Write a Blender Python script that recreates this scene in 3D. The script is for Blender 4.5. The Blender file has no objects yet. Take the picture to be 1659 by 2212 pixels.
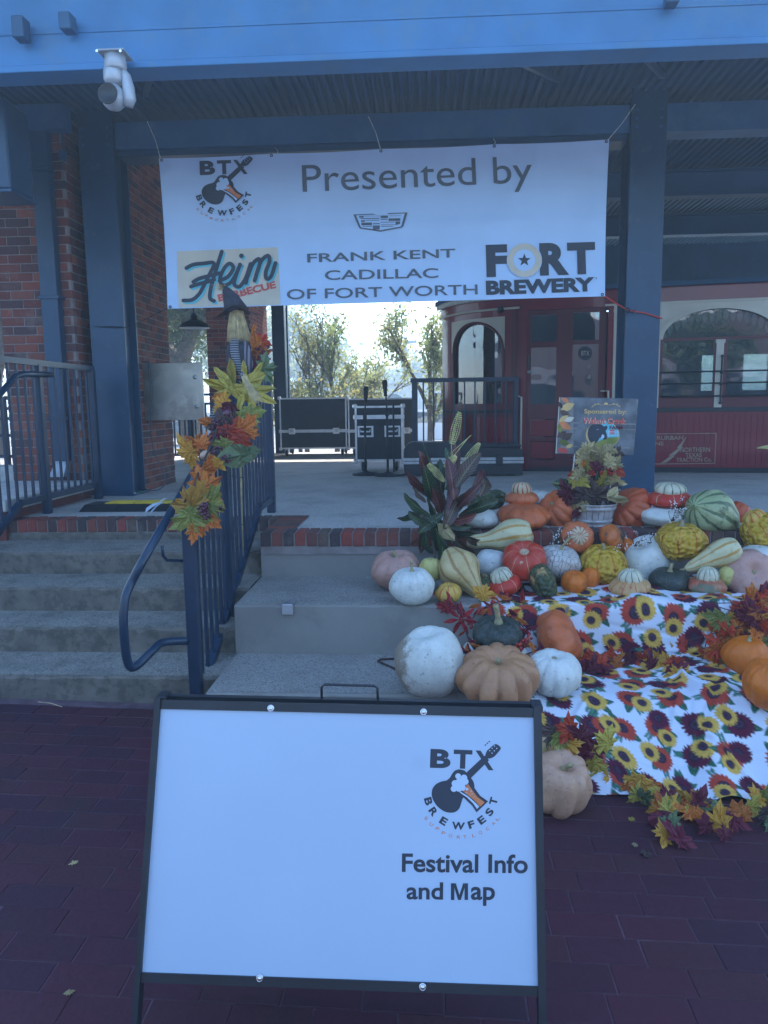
import bpy, math, random
from mathutils import Vector, Matrix, Euler
import numpy as np
random.seed(7)
R = math.radians
SC = bpy.context.scene
COL = SC.collection

# ------------------------------------------------------------------ camera
YAW, PIT, ROL, FOC = R(3.3), R(7.9), R(-0.75), 1661.6
CAM = Vector((0, 0, 1.6))
cam_d = bpy.data.cameras.new('camera')
cam = bpy.data.objects.new('camera', cam_d); COL.objects.link(cam)
RM = Matrix.Rotation(YAW, 3, 'Z') @ Matrix.Rotation(math.pi/2 - PIT, 3, 'X') @ Matrix.Rotation(ROL, 3, 'Z')
cam.matrix_world = Matrix.Translation(CAM) @ RM.to_4x4()
cam_d.sensor_fit = 'VERTICAL'; cam_d.sensor_height = 32.0
cam_d.lens = 32.0 * FOC / 2212.0
cam_d.clip_start = 0.05; cam_d.clip_end = 2000
SC.camera = cam
# ------------------------------------------------------------------ sky, sun, exposure
SUN_EL, SUN_AZ = R(48), R(15)          # sun stands behind the porch, a little to the right (from +Y)
W = bpy.data.worlds.new('World'); SC.world = W; W.use_nodes = True
wn = W.node_tree.nodes; wl = W.node_tree.links
sky = wn.new('ShaderNodeTexSky'); sky.sky_type = 'NISHITA'; sky.sun_disc = False
sky.sun_elevation = SUN_EL; sky.sun_rotation = SUN_AZ
sky.air_density = 1.3; sky.dust_density = 0.4; sky.ozone_density = 5.0
tn = wn.new('ShaderNodeMix'); tn.data_type = 'RGBA'; tn.blend_type = 'MULTIPLY'; tn.inputs[0].default_value = 1
tn.inputs[7].default_value = (1.02, 1.04, 1.07, 1)      # cold white balance of the whole sky
wl.new(sky.outputs[0], tn.inputs[6]); wl.new(tn.outputs[2], wn['Background'].inputs[0]); wn['Background'].inputs[1].default_value = 0.15
sd = bpy.data.lights.new('sun', 'SUN'); sd.energy = 3.0; sd.angle = R(0.5); sd.color = (1.0, 0.93, 0.83)
sun = bpy.data.objects.new('sun', sd); COL.objects.link(sun)
sdir = Vector((math.sin(SUN_AZ)*math.cos(SUN_EL), math.cos(SUN_AZ)*math.cos(SUN_EL), math.sin(SUN_EL)))
sun.rotation_euler = sdir.to_track_quat('Z', 'Y').to_euler()
SC.view_settings.view_transform = 'Standard'; SC.view_settings.look = 'None'
SC.view_settings.gamma = 1.0; SC.view_settings.use_curve_mapping = False
SC.view_settings.exposure = 1.93

# ------------------------------------------------------------------ measuring helpers (survey of the place from its photograph)
def ray(x, y): return RM @ Vector(((x-829.5)/FOC, -(y-1106)/FOC, -1))
def PY(x, y, Y): d = ray(x, y); return CAM + d*(Y/d.y)
def PZ(x, y, Z): d = ray(x, y); return CAM + d*((Z-1.6)/d.z)
def PP(x, y, o, n): d = ray(x, y); return CAM + d*((o-CAM).dot(n)/d.dot(n))
def kq(p): return -(RM.transposed() @ (Vector(p)-CAM)).z / FOC      # metres per unit at a point
def gz(x): return -0.03*(min(max(x, -3.2), 3.5)+1.3)                 # the brick pavement falls to the right
FL = 0.768                                                           # porch floor

# ------------------------------------------------------------------ materials
def nt_of(name):
    m = bpy.data.materials.new(name); m.use_nodes = True
    t = m.node_tree; b = t.nodes['Principled BSDF']; return m, t, b
def N(t, typ, _o=0, _p=None, **kw):
    n = t.nodes.new(typ)
    for k, v in (_p or {}).items(): setattr(n, k, v)
    for k, v in kw.items():
        key = int(k[1:]) if k[0] == '_' and k[1:].isdigit() else k.replace('_', ' ')
        s = n.inputs[key]
        if isinstance(v, bpy.types.NodeSocket): t.links.new(v, s)
        else: s.default_value = v
    return n.outputs[_o]
def Mth(t, op, a, b=0.0, c=0.0):
    n = t.nodes.new('ShaderNodeMath'); n.operation = op
    for i, v in enumerate((a, b, c)):
        if isinstance(v, bpy.types.NodeSocket): t.links.new(v, n.inputs[i])
        else: n.inputs[i].default_value = v
    return n.outputs[0]
def Mix(t, f, a, b, mode='MIX'):
    n = t.nodes.new('ShaderNodeMix'); n.data_type = 'RGBA'; n.blend_type = mode
    for i, v in ((0, f), (6, a), (7, b)):
        if isinstance(v, bpy.types.NodeSocket): t.links.new(v, n.inputs[i])
        else: n.inputs[i].default_value = v if i == 0 else (*v, 1)
    return n.outputs[2]
def Step(t, v, a, b):
    n = t.nodes.new('ShaderNodeMapRange'); n.interpolation_type = 'SMOOTHSTEP'
    t.links.new(v, n.inputs[0]); n.inputs[1].default_value = a; n.inputs[2].default_value = b
    return n.outputs[0]
def Crd(t, what='Object'):
    return t.nodes.new('ShaderNodeTexCoord').outputs[what]
def Bump(t, b, h, s=0.3, d=0.01):
    n = t.nodes.new('ShaderNodeBump'); n.inputs['Strength'].default_value = s; n.inputs['Distance'].default_value = d
    t.links.new(h, n.inputs['Height']); t.links.new(n.outputs[0], b.inputs['Normal'])
def mat(name, col, rough=0.6, metal=0.0, var=0.18, scale=8, bump=0.12, bs=60, rnd=0.0, spec=0.5, dirt=None, coat=0.0):
    m, t, b = nt_of(name)
    co = Crd(t)
    n1 = N(t, 'ShaderNodeTexNoise', Vector=co, Scale=scale, Detail=5.0)
    lo = tuple(c*(1-var) for c in col); hi = tuple(min(1, c*(1+var)) for c in col)
    c = Mix(t, Step(t, n1, .3, .7), lo, hi)
    if rnd:
        r = t.nodes.new('ShaderNodeObjectInfo').outputs['Random']
        g = Mth(t, 'MULTIPLY_ADD', r, rnd*2, 1-rnd)
        hs = t.nodes.new('ShaderNodeHueSaturation'); t.links.new(c, hs.inputs['Color']); t.links.new(g, hs.inputs['Value'])
        c = hs.outputs[0]
    if dirt:
        n2 = N(t, 'ShaderNodeTexNoise', Vector=co, Scale=dirt[1], Detail=6.0, Roughness=.65)
        c = Mix(t, Mth(t, 'MULTIPLY', Step(t, n2, dirt[2], dirt[2]+.15), dirt[3]), c, dirt[0])
    t.links.new(c, b.inputs['Base Color'])
    b.inputs['Roughness'].default_value = rough; b.inputs['Metallic'].default_value = metal
    b.inputs['Specular IOR Level'].default_value = spec; b.inputs['Coat Weight'].default_value = coat
    if bump: Bump(t, b, N(t, 'ShaderNodeTexNoise', Vector=co, Scale=bs, Detail=4.0), bump, .005)
    return m
def rand_mat(name, cols, rough=.85, bump=.4, bs=90, grime=None):
    """one of several clay colours per piece, plus grain"""
    m, t, b = nt_of(name)
    r = t.nodes.new('ShaderNodeObjectInfo').outputs['Random']
    cr = t.nodes.new('ShaderNodeValToRGB'); cr.color_ramp.interpolation = 'CONSTANT'
    e = cr.color_ramp.elements; e[0].color = (*cols[0], 1); e[0].position = 0; e[1].color = (*cols[1], 1); e[1].position = 1/len(cols)
    for i in range(2, len(cols)): x = e.new(i/len(cols)); x.color = (*cols[i], 1)
    t.links.new(r, cr.inputs[0])
    geo = t.nodes.new('ShaderNodeNewGeometry').outputs['Position']
    n1 = N(t, 'ShaderNodeTexNoise', Vector=geo, Scale=35.0, Detail=6.0, Roughness=.7)
    c = Mix(t, Step(t, n1, .3, .75), cr.outputs[0], (0, 0, 0)); 
    c = Mix(t, .22, cr.outputs[0], c)
    if grime:
        n2 = N(t, 'ShaderNodeTexNoise', Vector=geo, Scale=grime[1], Detail=7.0, Roughness=.7)
        c = Mix(t, Mth(t, 'MULTIPLY', Step(t, n2, .5, .72), grime[2]), c, grime[0])
    t.links.new(c, b.inputs['Base Color']); b.inputs['Roughness'].default_value = rough
    b.inputs['Specular IOR Level'].default_value = .3
    Bump(t, b, N(t, 'ShaderNodeTexNoise', Vector=geo, Scale=bs, Detail=5.0), bump, .004)
    return m
def aggregate(name, base, speck, dark=(.12, .12, .12), stain=None):
    m, t, b = nt_of(name)
    geo = t.nodes.new('ShaderNodeNewGeometry').outputs['Position']
    v = N(t, 'ShaderNodeTexVoronoi', _o=1, Vector=geo, Scale=170.0)
    sep = t.nodes.new('ShaderNodeSeparateColor'); t.links.new(v, sep.inputs[0])
    c = Mix(t, Step(t, sep.outputs[0], .62, .72), base, speck)
    c = Mix(t, Step(t, sep.outputs[1], .8, .86), c, dark)
    big = N(t, 'ShaderNodeTexNoise', Vector=geo, Scale=2.2, Detail=7.0, Roughness=.65)
    c = Mix(t, Mth(t, 'MULTIPLY', Step(t, big, .42, .7), .5), c, tuple(x*.5 for x in base))
    if stain:
        s2 = N(t, 'ShaderNodeTexNoise', Vector=geo, Scale=7.0, Detail=8.0, Roughness=.75)
        c = Mix(t, Mth(t, 'MULTIPLY', Step(t, s2, .45, .62), stain), c, (.035, .034, .03))
    t.links.new(c, b.inputs['Base Color']); b.inputs['Roughness'].default_value = .9
    b.inputs['Specular IOR Level'].default_value = .25
    Bump(t, b, N(t, 'ShaderNodeTexVoronoi', Vector=geo, Scale=170.0), .55, .004)
    return m
M = {}
M['steel'] = mat('blue_steel_paint', (.014, .052, .105), .42, 0, .15, 3, .06, 40, dirt=((.07, .11, .15), 9, .58, .45))
M['steel2'] = mat('flare_veiled_blue_steel', (.045, .19, .40), .5, 0, .12, 2, .06, 30, dirt=((.08, .2, .33), 3, .5, .5))  # flare veil put into the colour, brighter than the column steel
M['steel3'] = mat('mid_blue_veiled_steel', (.026, .10, .20), .6, 0, .15, 2, .06, 30, dirt=((.05, .13, .2), 4, .5, .5))  # column steel lightened for the beams, some flare veil in the colour
M['rail'] = mat('blue_black_rail_paint', (.010, .030, .062), .32, 0, .2, 6, .05, 60, dirt=((.06, .08, .10), 30, .62, .5))
M['deck'] = mat('painted_roof_deck', (.03, .085, .16), .8, 0, .12, 1.5, .04, 30)
M['black'] = mat('black_enamel', (.012, .016, .022), .4, 0, .2, 8, .06, 80)
M['plastic'] = mat('black_plastic', (.015, .018, .022), .55, 0, .2, 8, .15, 90)
M['alu'] = mat('aluminium_edging', (.62, .64, .66), .32, .9, .12, 12, .05, 120)
M['chrome'] = mat('zinc_screw', (.75, .76, .78), .18, 1.0, .1, 20, 0)
M['mortar'] = mat('mortar', (.25, .21, .20), .95, 0, .2, 9, .4, 90)
M['joint'] = mat('paver_joint_sand', (.10, .06, .075), .95, 0, .3, 12, .5, 120)
BR = [(.26, .075, .05), (.20, .06, .045), (.30, .10, .065), (.13, .06, .055), (.24, .085, .06), (.17, .05, .04), (.10, .055, .055)]
M['brick'] = rand_mat('red_clay_brick', BR, grime=((.35, .3, .27), 5.0, .3))
M['brickdark'] = rand_mat('old_edging_brick', [(.22, .07, .05), (.09, .055, .05), (.27, .06, .045), (.13, .08, .06), (.16, .06, .05), (.07, .05, .05)], grime=((.25, .22, .2), 9.0, .4))
M['paver'] = rand_mat('maroon_brick_paver', [(.060, .014, .028), (.052, .013, .026), (.068, .015, .028), (.048, .014, .028), (.060, .017, .026)], rough=.62, bump=.5, bs=60, grime=((.03, .018, .024), 3.0, .6))
M['floor'] = aggregate('exposed_aggregate_floor', (.50, .48, .45), (.58, .56, .52), (.30, .29, .28))
M['tread'] = aggregate('worn_aggregate_tread', (.25, .235, .205), (.33, .31, .27), (.13, .12, .11), stain=.25)
M['tread2'] = aggregate('tier_aggregate', (.27, .255, .23), (.34, .325, .3), (.16, .15, .14))
M['riser'] = mat('concrete_riser', (.235, .222, .20), .9, 0, .12, 2, .3, 50, dirt=((.16, .15, .13), 3, .5, .4))
M['oldriser'] = mat('stained_concrete_riser', (.155, .135, .11), .9, 0, .2, 9, .4, 50, dirt=((.06, .055, .045), 16, .46, .55))
M['stone'] = mat('pale_cast_stone', (.55, .53, .5), .8, 0, .12, 4, .2, 50, dirt=((.3, .29, .27), 6, .5, .5))
M['banner'] = mat('white_vinyl_blue_cast', (.46, .64, .88), .45, 0, .03, 3, .04, 30)  # blue flare cast put into the colour of the white vinyl
M['ink'] = mat('dark_blue_black_print', (.022, .032, .05), .55, 0, .1, 8, 0)
M['inkgrey'] = mat('veil_greyed_black_print', (.085, .11, .14), .55, 0, .08, 8, 0)  # black banner lettering greyed, lens veil put into its colour
M['tanp'] = mat('tan_print', (.60, .55, .44), .55, 0, .06, 5, 0)
M['gold'] = mat('gold_print', (.62, .42, .16), .55, 0, .08, 8, 0)
M['cyanp'] = mat('cyan_print', (.12, .52, .60), .55, 0, .06, 8, 0)
M['redp'] = mat('red_print', (.55, .08, .06), .55, 0, .08, 8, 0)
M['orangep'] = mat('amber_print', (.62, .20, .07), .55, 0, .1, 20, 0)
M['whitep'] = mat('white_print', (.46, .57, .70), .5, 0, .02, 8, 0)  # carries the same blue cast in its colour as the sign board
M['panel'] = mat('white_corrugated_board_blue_cast', (.40, .51, .64), .42, 0, .025, 2, .03, 140, dirt=((.33, .42, .52), 9, .62, .35))  # white board with the bluish veil cast put into its colour
M['maroon'] = mat('maroon_coach_paint', (.20, .008, .02), .3, 0, .12, 2, .05, 20, coat=.3)
M['maroon2'] = mat('maroon_coach_paint_frames', (.12, .014, .022), .35, 0, .12, 3, .05, 20)
M['cream'] = mat('cream_coach_paint', (.62, .60, .50), .4, 0, .08, 3, .05, 20)
M['stainless'] = mat('brushed_stainless', (.40, .38, .33), .34, .85, .35, 2.2, .08, 30, dirt=((.22, .2, .17), 4, .45, .6))
M['yellow'] = mat('yellow_cable_cover', (.62, .45, .04), .5, 0, .15, 20, .2, 50)
M['darkwood'] = mat('dark_backing_sheet', (.03, .02, .018), .5, 0, .2, 4, .1, 20)
M['lampwhite'] = mat('white_enamel', (.75, .75, .72), .4, 0, .05, 8, 0)
M['grey'] = mat('light_grey_cast_housing', (.42, .46, .50), .4, .2, .1, 10, .05, 60)
M['wood'] = mat('grey_weathered_wood', (.20, .19, .18), .8, 0, .3, 14, .3, 60)
M['basket'] = mat('whitewashed_basket_wood', (.40, .37, .36), .8, 0, .25, 18, .3, 70)
M['bamboo'] = mat('bamboo_cane', (.42, .33, .16), .55, 0, .25, 20, .1, 40)
M['straw'] = mat('dry_straw', (.55, .43, .22), .8, 0, .3, 30, 0)
M['felt'] = mat('charcoal_felt', (.035, .035, .045), .95, 0, .3, 30, .3, 120)
M['bark'] = mat('bark', (.12, .09, .07), .95, 0, .35, 12, .5, 30)
M['pole'] = mat('weathered_pole_wood', (.10, .08, .065), .95, 0, .3, 5, .2, 30)
M['red'] = mat('red_cord', (.55, .04, .03), .6, 0, .1, 8, 0)
M['green'] = mat('green_cord', (.01, .16, .09), .5, 0, .1, 8, 0)
M['berry'] = mat('glossy_purple_berry', (.10, .022, .045), .25, 0, .3, 60, 0)
M['redberry'] = mat('glossy_red_berry', (.38, .03, .02), .25, 0, .2, 60, 0)
M['twig'] = mat('dark_twig', (.05, .03, .025), .9, 0, .3, 30, 0)
M['vent'] = mat('galvanised_metal', (.5, .52, .53), .4, .8, .2, 10, .05, 60)
M['acorn'] = mat('tan_plastic_acorn', (.45, .30, .20), .4, 0, .2, 30, 0)
M['stem'] = mat('dry_pumpkin_stem', (.30, .25, .13), .85, 0, .35, 40, .4, 90)
def striped(name, a, b_, n, axis=2, rough=.9):
    m, t, b = nt_of(name); sx = t.nodes.new('ShaderNodeSeparateXYZ'); t.links.new(Crd(t), sx.inputs[0])
    w = Mth(t, 'SINE', Mth(t, 'MULTIPLY', sx.outputs[axis], n))
    t.links.new(Mix(t, Step(t, w, -.2, .2), a, b_), b.inputs['Base Color']); b.inputs['Roughness'].default_value = rough
    return m
M['stripe'] = striped('grey_and_black_striped_cloth', (.025, .027, .035), (.22, .22, .24), 420)
M['stripev'] = striped('vertical_striped_cloth', (.05, .045, .06), (.20, .18, .20), 260, 0)
def glassm(name, tint, fac):
    m, t, b = nt_of(name); t.nodes.remove(b)
    gl = t.nodes.new('ShaderNodeBsdfGlossy'); gl.inputs['Roughness'].default_value = .02; gl.inputs[0].default_value = (.9, .95, 1, 1)
    tr = t.nodes.new('ShaderNodeBsdfTransparent'); tr.inputs[0].default_value = (*tint, 1)
    lw = t.nodes.new('ShaderNodeFresnel'); lw.inputs[0].default_value = 1.6
    geo = t.nodes.new('ShaderNodeNewGeometry').outputs['Position']
    bp = t.nodes.new('ShaderNodeBump'); bp.inputs['Strength'].default_value = .25; bp.inputs['Distance'].default_value = .02
    t.links.new(N(t, 'ShaderNodeTexNoise', Vector=geo, Scale=3.0, Detail=1.0), bp.inputs['Height']); t.links.new(bp.outputs[0], gl.inputs['Normal'])
    mx = t.nodes.new('ShaderNodeMixShader'); t.links.new(Mth(t, 'ADD', lw.outputs[0], fac), mx.inputs[0])
    t.links.new(tr.outputs[0], mx.inputs[1]); t.links.new(gl.outputs[0], mx.inputs[2])
    t.links.new(mx.outputs[0], t.nodes['Material Output'].inputs[0]); return m
M['glass'] = glassm('coach_window_glass', (.35, .42, .42), .12)
def leafm(name, col, col2, trans=.35, veins=None, sc=14, rough=.6):
    m, t, b = nt_of(name)
    co = Crd(t); r = t.nodes.new('ShaderNodeObjectInfo').outputs['Random']
    n = N(t, 'ShaderNodeTexNoise', _p={'noise_dimensions': '4D'}, Vector=co, W=Mth(t, 'MULTIPLY', r, 20), Scale=sc, Detail=4.0)
    c = Mix(t, Step(t, n, .38, .62), col, col2)
    if veins:
        sx = t.nodes.new('ShaderNodeSeparateXYZ'); t.links.new(Crd(t, 'UV'), sx.inputs[0])
        ax = Mth(t, 'ABSOLUTE', Mth(t, 'SUBTRACT', sx.outputs[0], .5))
        mid = Step(t, Mth(t, 'MULTIPLY', ax, -1.0), -.05, -.02)
        w = Mth(t, 'SINE', Mth(t, 'MULTIPLY', Mth(t, 'SUBTRACT', sx.outputs[1], Mth(t, 'MULTIPLY', ax, .35)), 70))
        c = Mix(t, Mth(t, 'MULTIPLY', Step(t, w, .75, .95), .7), c, veins); c = Mix(t, mid, c, veins)
    elif sc == 14:
        sx = t.nodes.new('ShaderNodeSeparateXYZ'); t.links.new(Crd(t, 'UV'), sx.inputs[0])
        an = Mth(t, 'ARCTAN2', Mth(t, 'SUBTRACT', sx.outputs[0], .5), Mth(t, 'SUBTRACT', sx.outputs[1], .2))
        w = Mth(t, 'ABSOLUTE', Mth(t, 'SINE', Mth(t, 'MULTIPLY', an, 5.0)))
        c = Mix(t, Mth(t, 'MULTIPLY', Step(t, Mth(t, 'MULTIPLY', w, -1), -.28, -.05), .55), c, tuple(x*.45 for x in col))
        c = Mix(t, Mth(t, 'MULTIPLY', Step(t, N(t, 'ShaderNodeTexNoise', Vector=co, Scale=6.0, Detail=6.0), .5, .75), .5), c, tuple(x*.55 for x in col))
        Bump(t, b, w, .5, .02)
    hs = t.nodes.new('ShaderNodeHueSaturation'); t.links.new(c, hs.inputs['Color'])
    t.links.new(Mth(t, 'MULTIPLY_ADD', r, .5, .75), hs.inputs['Value'])
    t.links.new(hs.outputs[0], b.inputs['Base Color']); b.inputs['Roughness'].default_value = rough
    tl = t.nodes.new('ShaderNodeBsdfTranslucent'); t.links.new(hs.outputs[0], tl.inputs[0])
    mx = t.nodes.new('ShaderNodeMixShader'); mx.inputs[0].default_value = trans
    t.links.new(b.outputs[0], mx.inputs[1]); t.links.new(tl.outputs[0], mx.inputs[2])
    t.links.new(mx.outputs[0], t.nodes['Material Output'].inputs[0]); return m
M['l_orange'] = leafm('orange_fabric_leaf', (.62, .13, .02), (.66, .26, .04))
M['l_gold'] = leafm('golden_fabric_leaf', (.60, .27, .03), (.62, .38, .06))
M['l_yellow'] = leafm('yellow_fabric_leaf', (.55, .40, .05), (.60, .52, .12))
M['l_green'] = leafm('olive_fabric_leaf', (.20, .24, .05), (.36, .34, .08))
M['l_sage'] = leafm('sage_fabric_leaf', (.13, .19, .09), (.2, .26, .12))
M['l_red'] = leafm('red_fabric_leaf', (.50, .035, .015), (.58, .10, .03))
M['l_maroon'] = leafm('maroon_fabric_leaf', (.14, .012, .03), (.20, .02, .05))
M['l_tan'] = leafm('pale_tan_fabric_leaf', (.52, .42, .22), (.58, .48, .22))
M['l_brown'] = leafm('dry_brown_leaf', (.09, .055, .05), (.15, .09, .07))
M['c_green'] = leafm('croton_green_leaf', (.010, .034, .016), (.018, .055, .024), .12, (.16, .20, .07), 9, .35)
M['c_red'] = leafm('croton_red_leaf', (.045, .008, .012), (.09, .014, .016), .12, (.30, .10, .07), 9, .35)
M['c_brown'] = leafm('croton_bronze_leaf', (.03, .02, .015), (.07, .022, .02), .12, (.18, .14, .06), 9, .35)
M['t_oak'] = leafm('live_oak_foliage', (.07, .10, .035), (.13, .16, .06), .45, None, 1.2)
M['t_lt'] = leafm('light_green_foliage', (.20, .24, .09), (.30, .30, .13), .65, None, 1.5)
M['t_au'] = leafm('turning_foliage', (.34, .29, .11), (.25, .27, .10), .65, None, 1.5)

# ------------------------------------------------------------------ mesh building
class MB:
    def __init__(s): s.v = []; s.f = []; s.uv = []
    def add(s, vs, fs, uvs=None):
        o = len(s.v); s.v += [tuple(v) for v in vs]; s.f += [tuple(i+o for i in f) for f in fs]
        s.uv += uvs if uvs else [None]*len(fs)
    def box(s, x0, x1, y0, y1, z0, z1, m=None):
        vs = [Vector((x, y, z)) for z in (z0, z1) for y in (y0, y1) for x in (x0, x1)]
        if m is not None: vs = [m @ v for v in vs]
        s.add(vs, [(0, 2, 3, 1), (4, 5, 7, 6), (0, 1, 5, 4), (2, 6, 7, 3), (0, 4, 6, 2), (1, 3, 7, 5)]); return s
    def cbox(s, x0, x1, y0, y1, z0, z1, c=.004, m=None):
        """box with chamfered edges"""
        vs = []; 
        X, Y, Z = (x0, x1), (y0, y1), (z0, z1)
        idx = {}
        for i in (0, 1):
            for j in (0, 1):
                for k in (0, 1):
                    sx, sy, sz = (c, -c)[i], (c, -c)[j], (c, -c)[k]
                    idx[i, j, k, 0] = len(vs); vs.append(Vector((X[i], Y[j]+sy, Z[k]+sz)))
                    idx[i, j, k, 1] = len(vs); vs.append(Vector((X[i]+sx, Y[j], Z[k]+sz)))
                    idx[i, j, k, 2] = len(vs); vs.append(Vector((X[i]+sx, Y[j]+sy, Z[k])))
        fs = []
        def q(*a): fs.append(tuple(idx[t] for t in a))
        for i in (0, 1): q((i, 0, 0, 0), (i, 1, 0, 0), (i, 1, 1, 0), (i, 0, 1, 0))
        for j in (0, 1): q((0, j, 0, 1), (1, j, 0, 1), (1, j, 1, 1), (0, j, 1, 1))
        for k in (0, 1): q((0, 0, k, 2), (1, 0, k, 2), (1, 1, k, 2), (0, 1, k, 2))
        for i in (0, 1):
            for j in (0, 1): q((i, j, 0, 0), (i, j, 1, 0), (i, j, 1, 1), (i, j, 0, 1))
            for k in (0, 1): q((i, 0, k, 0), (i, 1, k, 0), (i, 1, k, 2), (i, 0, k, 2))
        for j in (0, 1):
            for k in (0, 1): q((0, j, k, 1), (1, j, k, 1), (1, j, k, 2), (0, j, k, 2))
        for i in (0, 1):
            for j in (0, 1):
                for k in (0, 1): fs.append((idx[i, j, k, 0], idx[i, j, k, 1], idx[i, j, k, 2]))
        if m is not None: vs = [m @ v for v in vs]
        cc = sum(vs, Vector())/len(vs); out = []
        for f in fs:
            p = [vs[i] for i in f]; n = (p[1]-p[0]).cross(p[2]-p[0]); ctr = sum(p, Vector())/len(p)
            out.append(f if n.dot(ctr-cc) > 0 else f[::-1])
        s.add(vs, out); return s
    def tube(s, pts, r, n=8, cap=True):
        pts = [Vector(p) for p in pts]; rs = r if isinstance(r, (list, tuple)) else [r]*len(pts)
        L = [0]
        for a, b in zip(pts, pts[1:]): L.append(L[-1]+(b-a).length)
        up = None; vs = []
        for i, p in enumerate(pts):
            d = (pts[min(i+1, len(pts)-1)]-pts[max(i-1, 0)]).normalized()
            if up is None: up = d.orthogonal().normalized()
            up = (up-d*up.dot(d)).normalized(); sd_ = d.cross(up)
            for k in range(n):
                a = 2*math.pi*k/n; vs.append(p+(up*math.cos(a)+sd_*math.sin(a))*rs[i])
        fs = []; uv = []
        for i in range(len(pts)-1):
            for k in range(n):
                k2 = (k+1) % n; fs.append((i*n+k, i*n+k2, (i+1)*n+k2, (i+1)*n+k))
                v0, v1 = L[i]/max(L[-1], 1e-6), L[i+1]/max(L[-1], 1e-6)
                uv.append(((k/n, v0), ((k+1)/n, v0), ((k+1)/n, v1), (k/n, v1)))
        if cap: fs += [tuple(range(n))[::-1], tuple((len(pts)-1)*n+k for k in range(n))]; uv += [None, None]
        s.add(vs, fs, uv); return s
    def lathe(s, prof, n=24, m=None, mod=None):
        """prof: list of (radius, z); mod(theta)->radius factor"""
        vs = []
        for r, z in prof:
            for k in range(n):
                a = 2*math.pi*k/n; rr = r*(mod(a) if mod else 1); vs.append(Vector((rr*math.cos(a), rr*math.sin(a), z)))
        if m is not None: vs = [m @ v for v in vs]
        fs = []; uv = []; P = len(prof)
        for i in range(P-1):
            for k in range(n):
                k2 = (k+1) % n; fs.append((i*n+k, i*n+k2, (i+1)*n+k2, (i+1)*n+k))
                uv.append(((k/n, i/(P-1)), ((k+1)/n, i/(P-1)), ((k+1)/n, (i+1)/(P-1)), (k/n, (i+1)/(P-1))))
        s.add(vs, fs, uv); return s
    def poly(s, pts): s.add(pts, [tuple(range(len(pts)))]); return s
    def prism(s, pts, d):
        pts = [Vector(p) for p in pts]; d = Vector(d); n = len(pts)
        s.add(pts+[p+d for p in pts], [tuple(range(n))[::-1], tuple(range(n, 2*n))]+[(i, (i+1) % n, (i+1) % n+n, i+n) for i in range(n)]); return s
    def mesh(s, name, smooth=False):
        me = bpy.data.meshes.new(name); me.from_pydata(s.v, [], s.f)
        if any(u for u in s.uv):
            ul = me.uv_layers.new(name='UVMap').data; i = 0
            for f, u in zip(s.f, s.uv):
                for k in range(len(f)):
                    ul[i].uv = u[k] if u else (0, 0); i += 1
        if smooth: me.polygons.foreach_set('use_smooth', [True]*len(me.polygons))
        me.update(); return me
    def build(s, name, m, parent=None, smooth=False):
        return obj(name, s.mesh(name, smooth), m, parent)
def obj(name, me, m=None, parent=None, loc=None, rot=None, scale=None):
    o = bpy.data.objects.new(name, me); COL.objects.link(o)
    if m and me and not me.materials: me.materials.append(M[m] if isinstance(m, str) else m)
    if parent: o.parent = parent
    if loc is not None: o.location = loc
    if rot is not None: o.rotation_euler = rot
    if scale is not None: o.scale = scale if hasattr(scale, '__len__') else (scale,)*3
    return o
def tag(o, label, cat, group=None, kind=None):
    o['label'] = label; o['category'] = cat
    if group: o['group'] = group
    if kind: o['kind'] = kind
    return o
def thing(name, label, cat, loc=(0, 0, 0), group=None):
    o = bpy.data.objects.new(name, None); COL.objects.link(o); o.location = loc; o.empty_display_size = .1
    return tag(o, label, cat, group)
def local(root, mb_or_pts):
    L = root.location
    if isinstance(mb_or_pts, MB): mb_or_pts.v = [(a-L.x, b-L.y, c-L.z) for a, b, c in mb_or_pts.v]
    return mb_or_pts
def part(name, mb, m, root, smooth=False):
    """a part whose mesh was laid out in world coordinates, hung under its thing"""
    return local(root, mb).build(name, m, root, smooth)
def struct(name, mb, m, smooth=False):
    o = mb.build(name, m, None, smooth); o['kind'] = 'structure'; return o
def frame_of(d, up=Vector((0, 0, 1))):
    d = Vector(d).normalized(); x = up.cross(d)
    if x.length < 1e-4: x = Vector((1, 0, 0))
    x.normalize(); y = d.cross(x); return Matrix((x, y, d)).transposed().to_4x4()
def beam(mb, a, b, w, h, up=(0, 0, 1)):
    """rectangular bar from a to b, w across, h up"""
    a = Vector(a); b = Vector(b); d = b-a; L = d.length; m = Matrix.Translation(a) @ frame_of(d, Vector(up))
    mb.box(-w/2, w/2, -h/2, h/2, 0, L, m); return mb
def text_geo(s, bold=0.0, _c={}):
    if (s, bold) not in _c:
        cu = bpy.data.curves.new('lettering', 'FONT'); cu.body = s; cu.size = 1; cu.offset = bold; cu.resolution_u = 6
        o = bpy.data.objects.new('lettering', cu); me = bpy.data.meshes.new_from_object(o)
        v = [(p.co.x, p.co.y) for p in me.vertices]; f = [tuple(p.vertices) for p in me.polygons]
        xs = [p[0] for p in v]; ys = [p[1] for p in v]; x0, x1, y0, y1 = min(xs), max(xs), min(ys), max(ys)
        _c[s, bold] = ([((x-x0)/(x1-x0), (y-y0)/(y1-y0)) for x, y in v], f, (x1-x0)/(y1-y0))
        bpy.data.objects.remove(o); bpy.data.curves.remove(cu); bpy.data.meshes.remove(me)
    return _c[s, bold]
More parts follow.
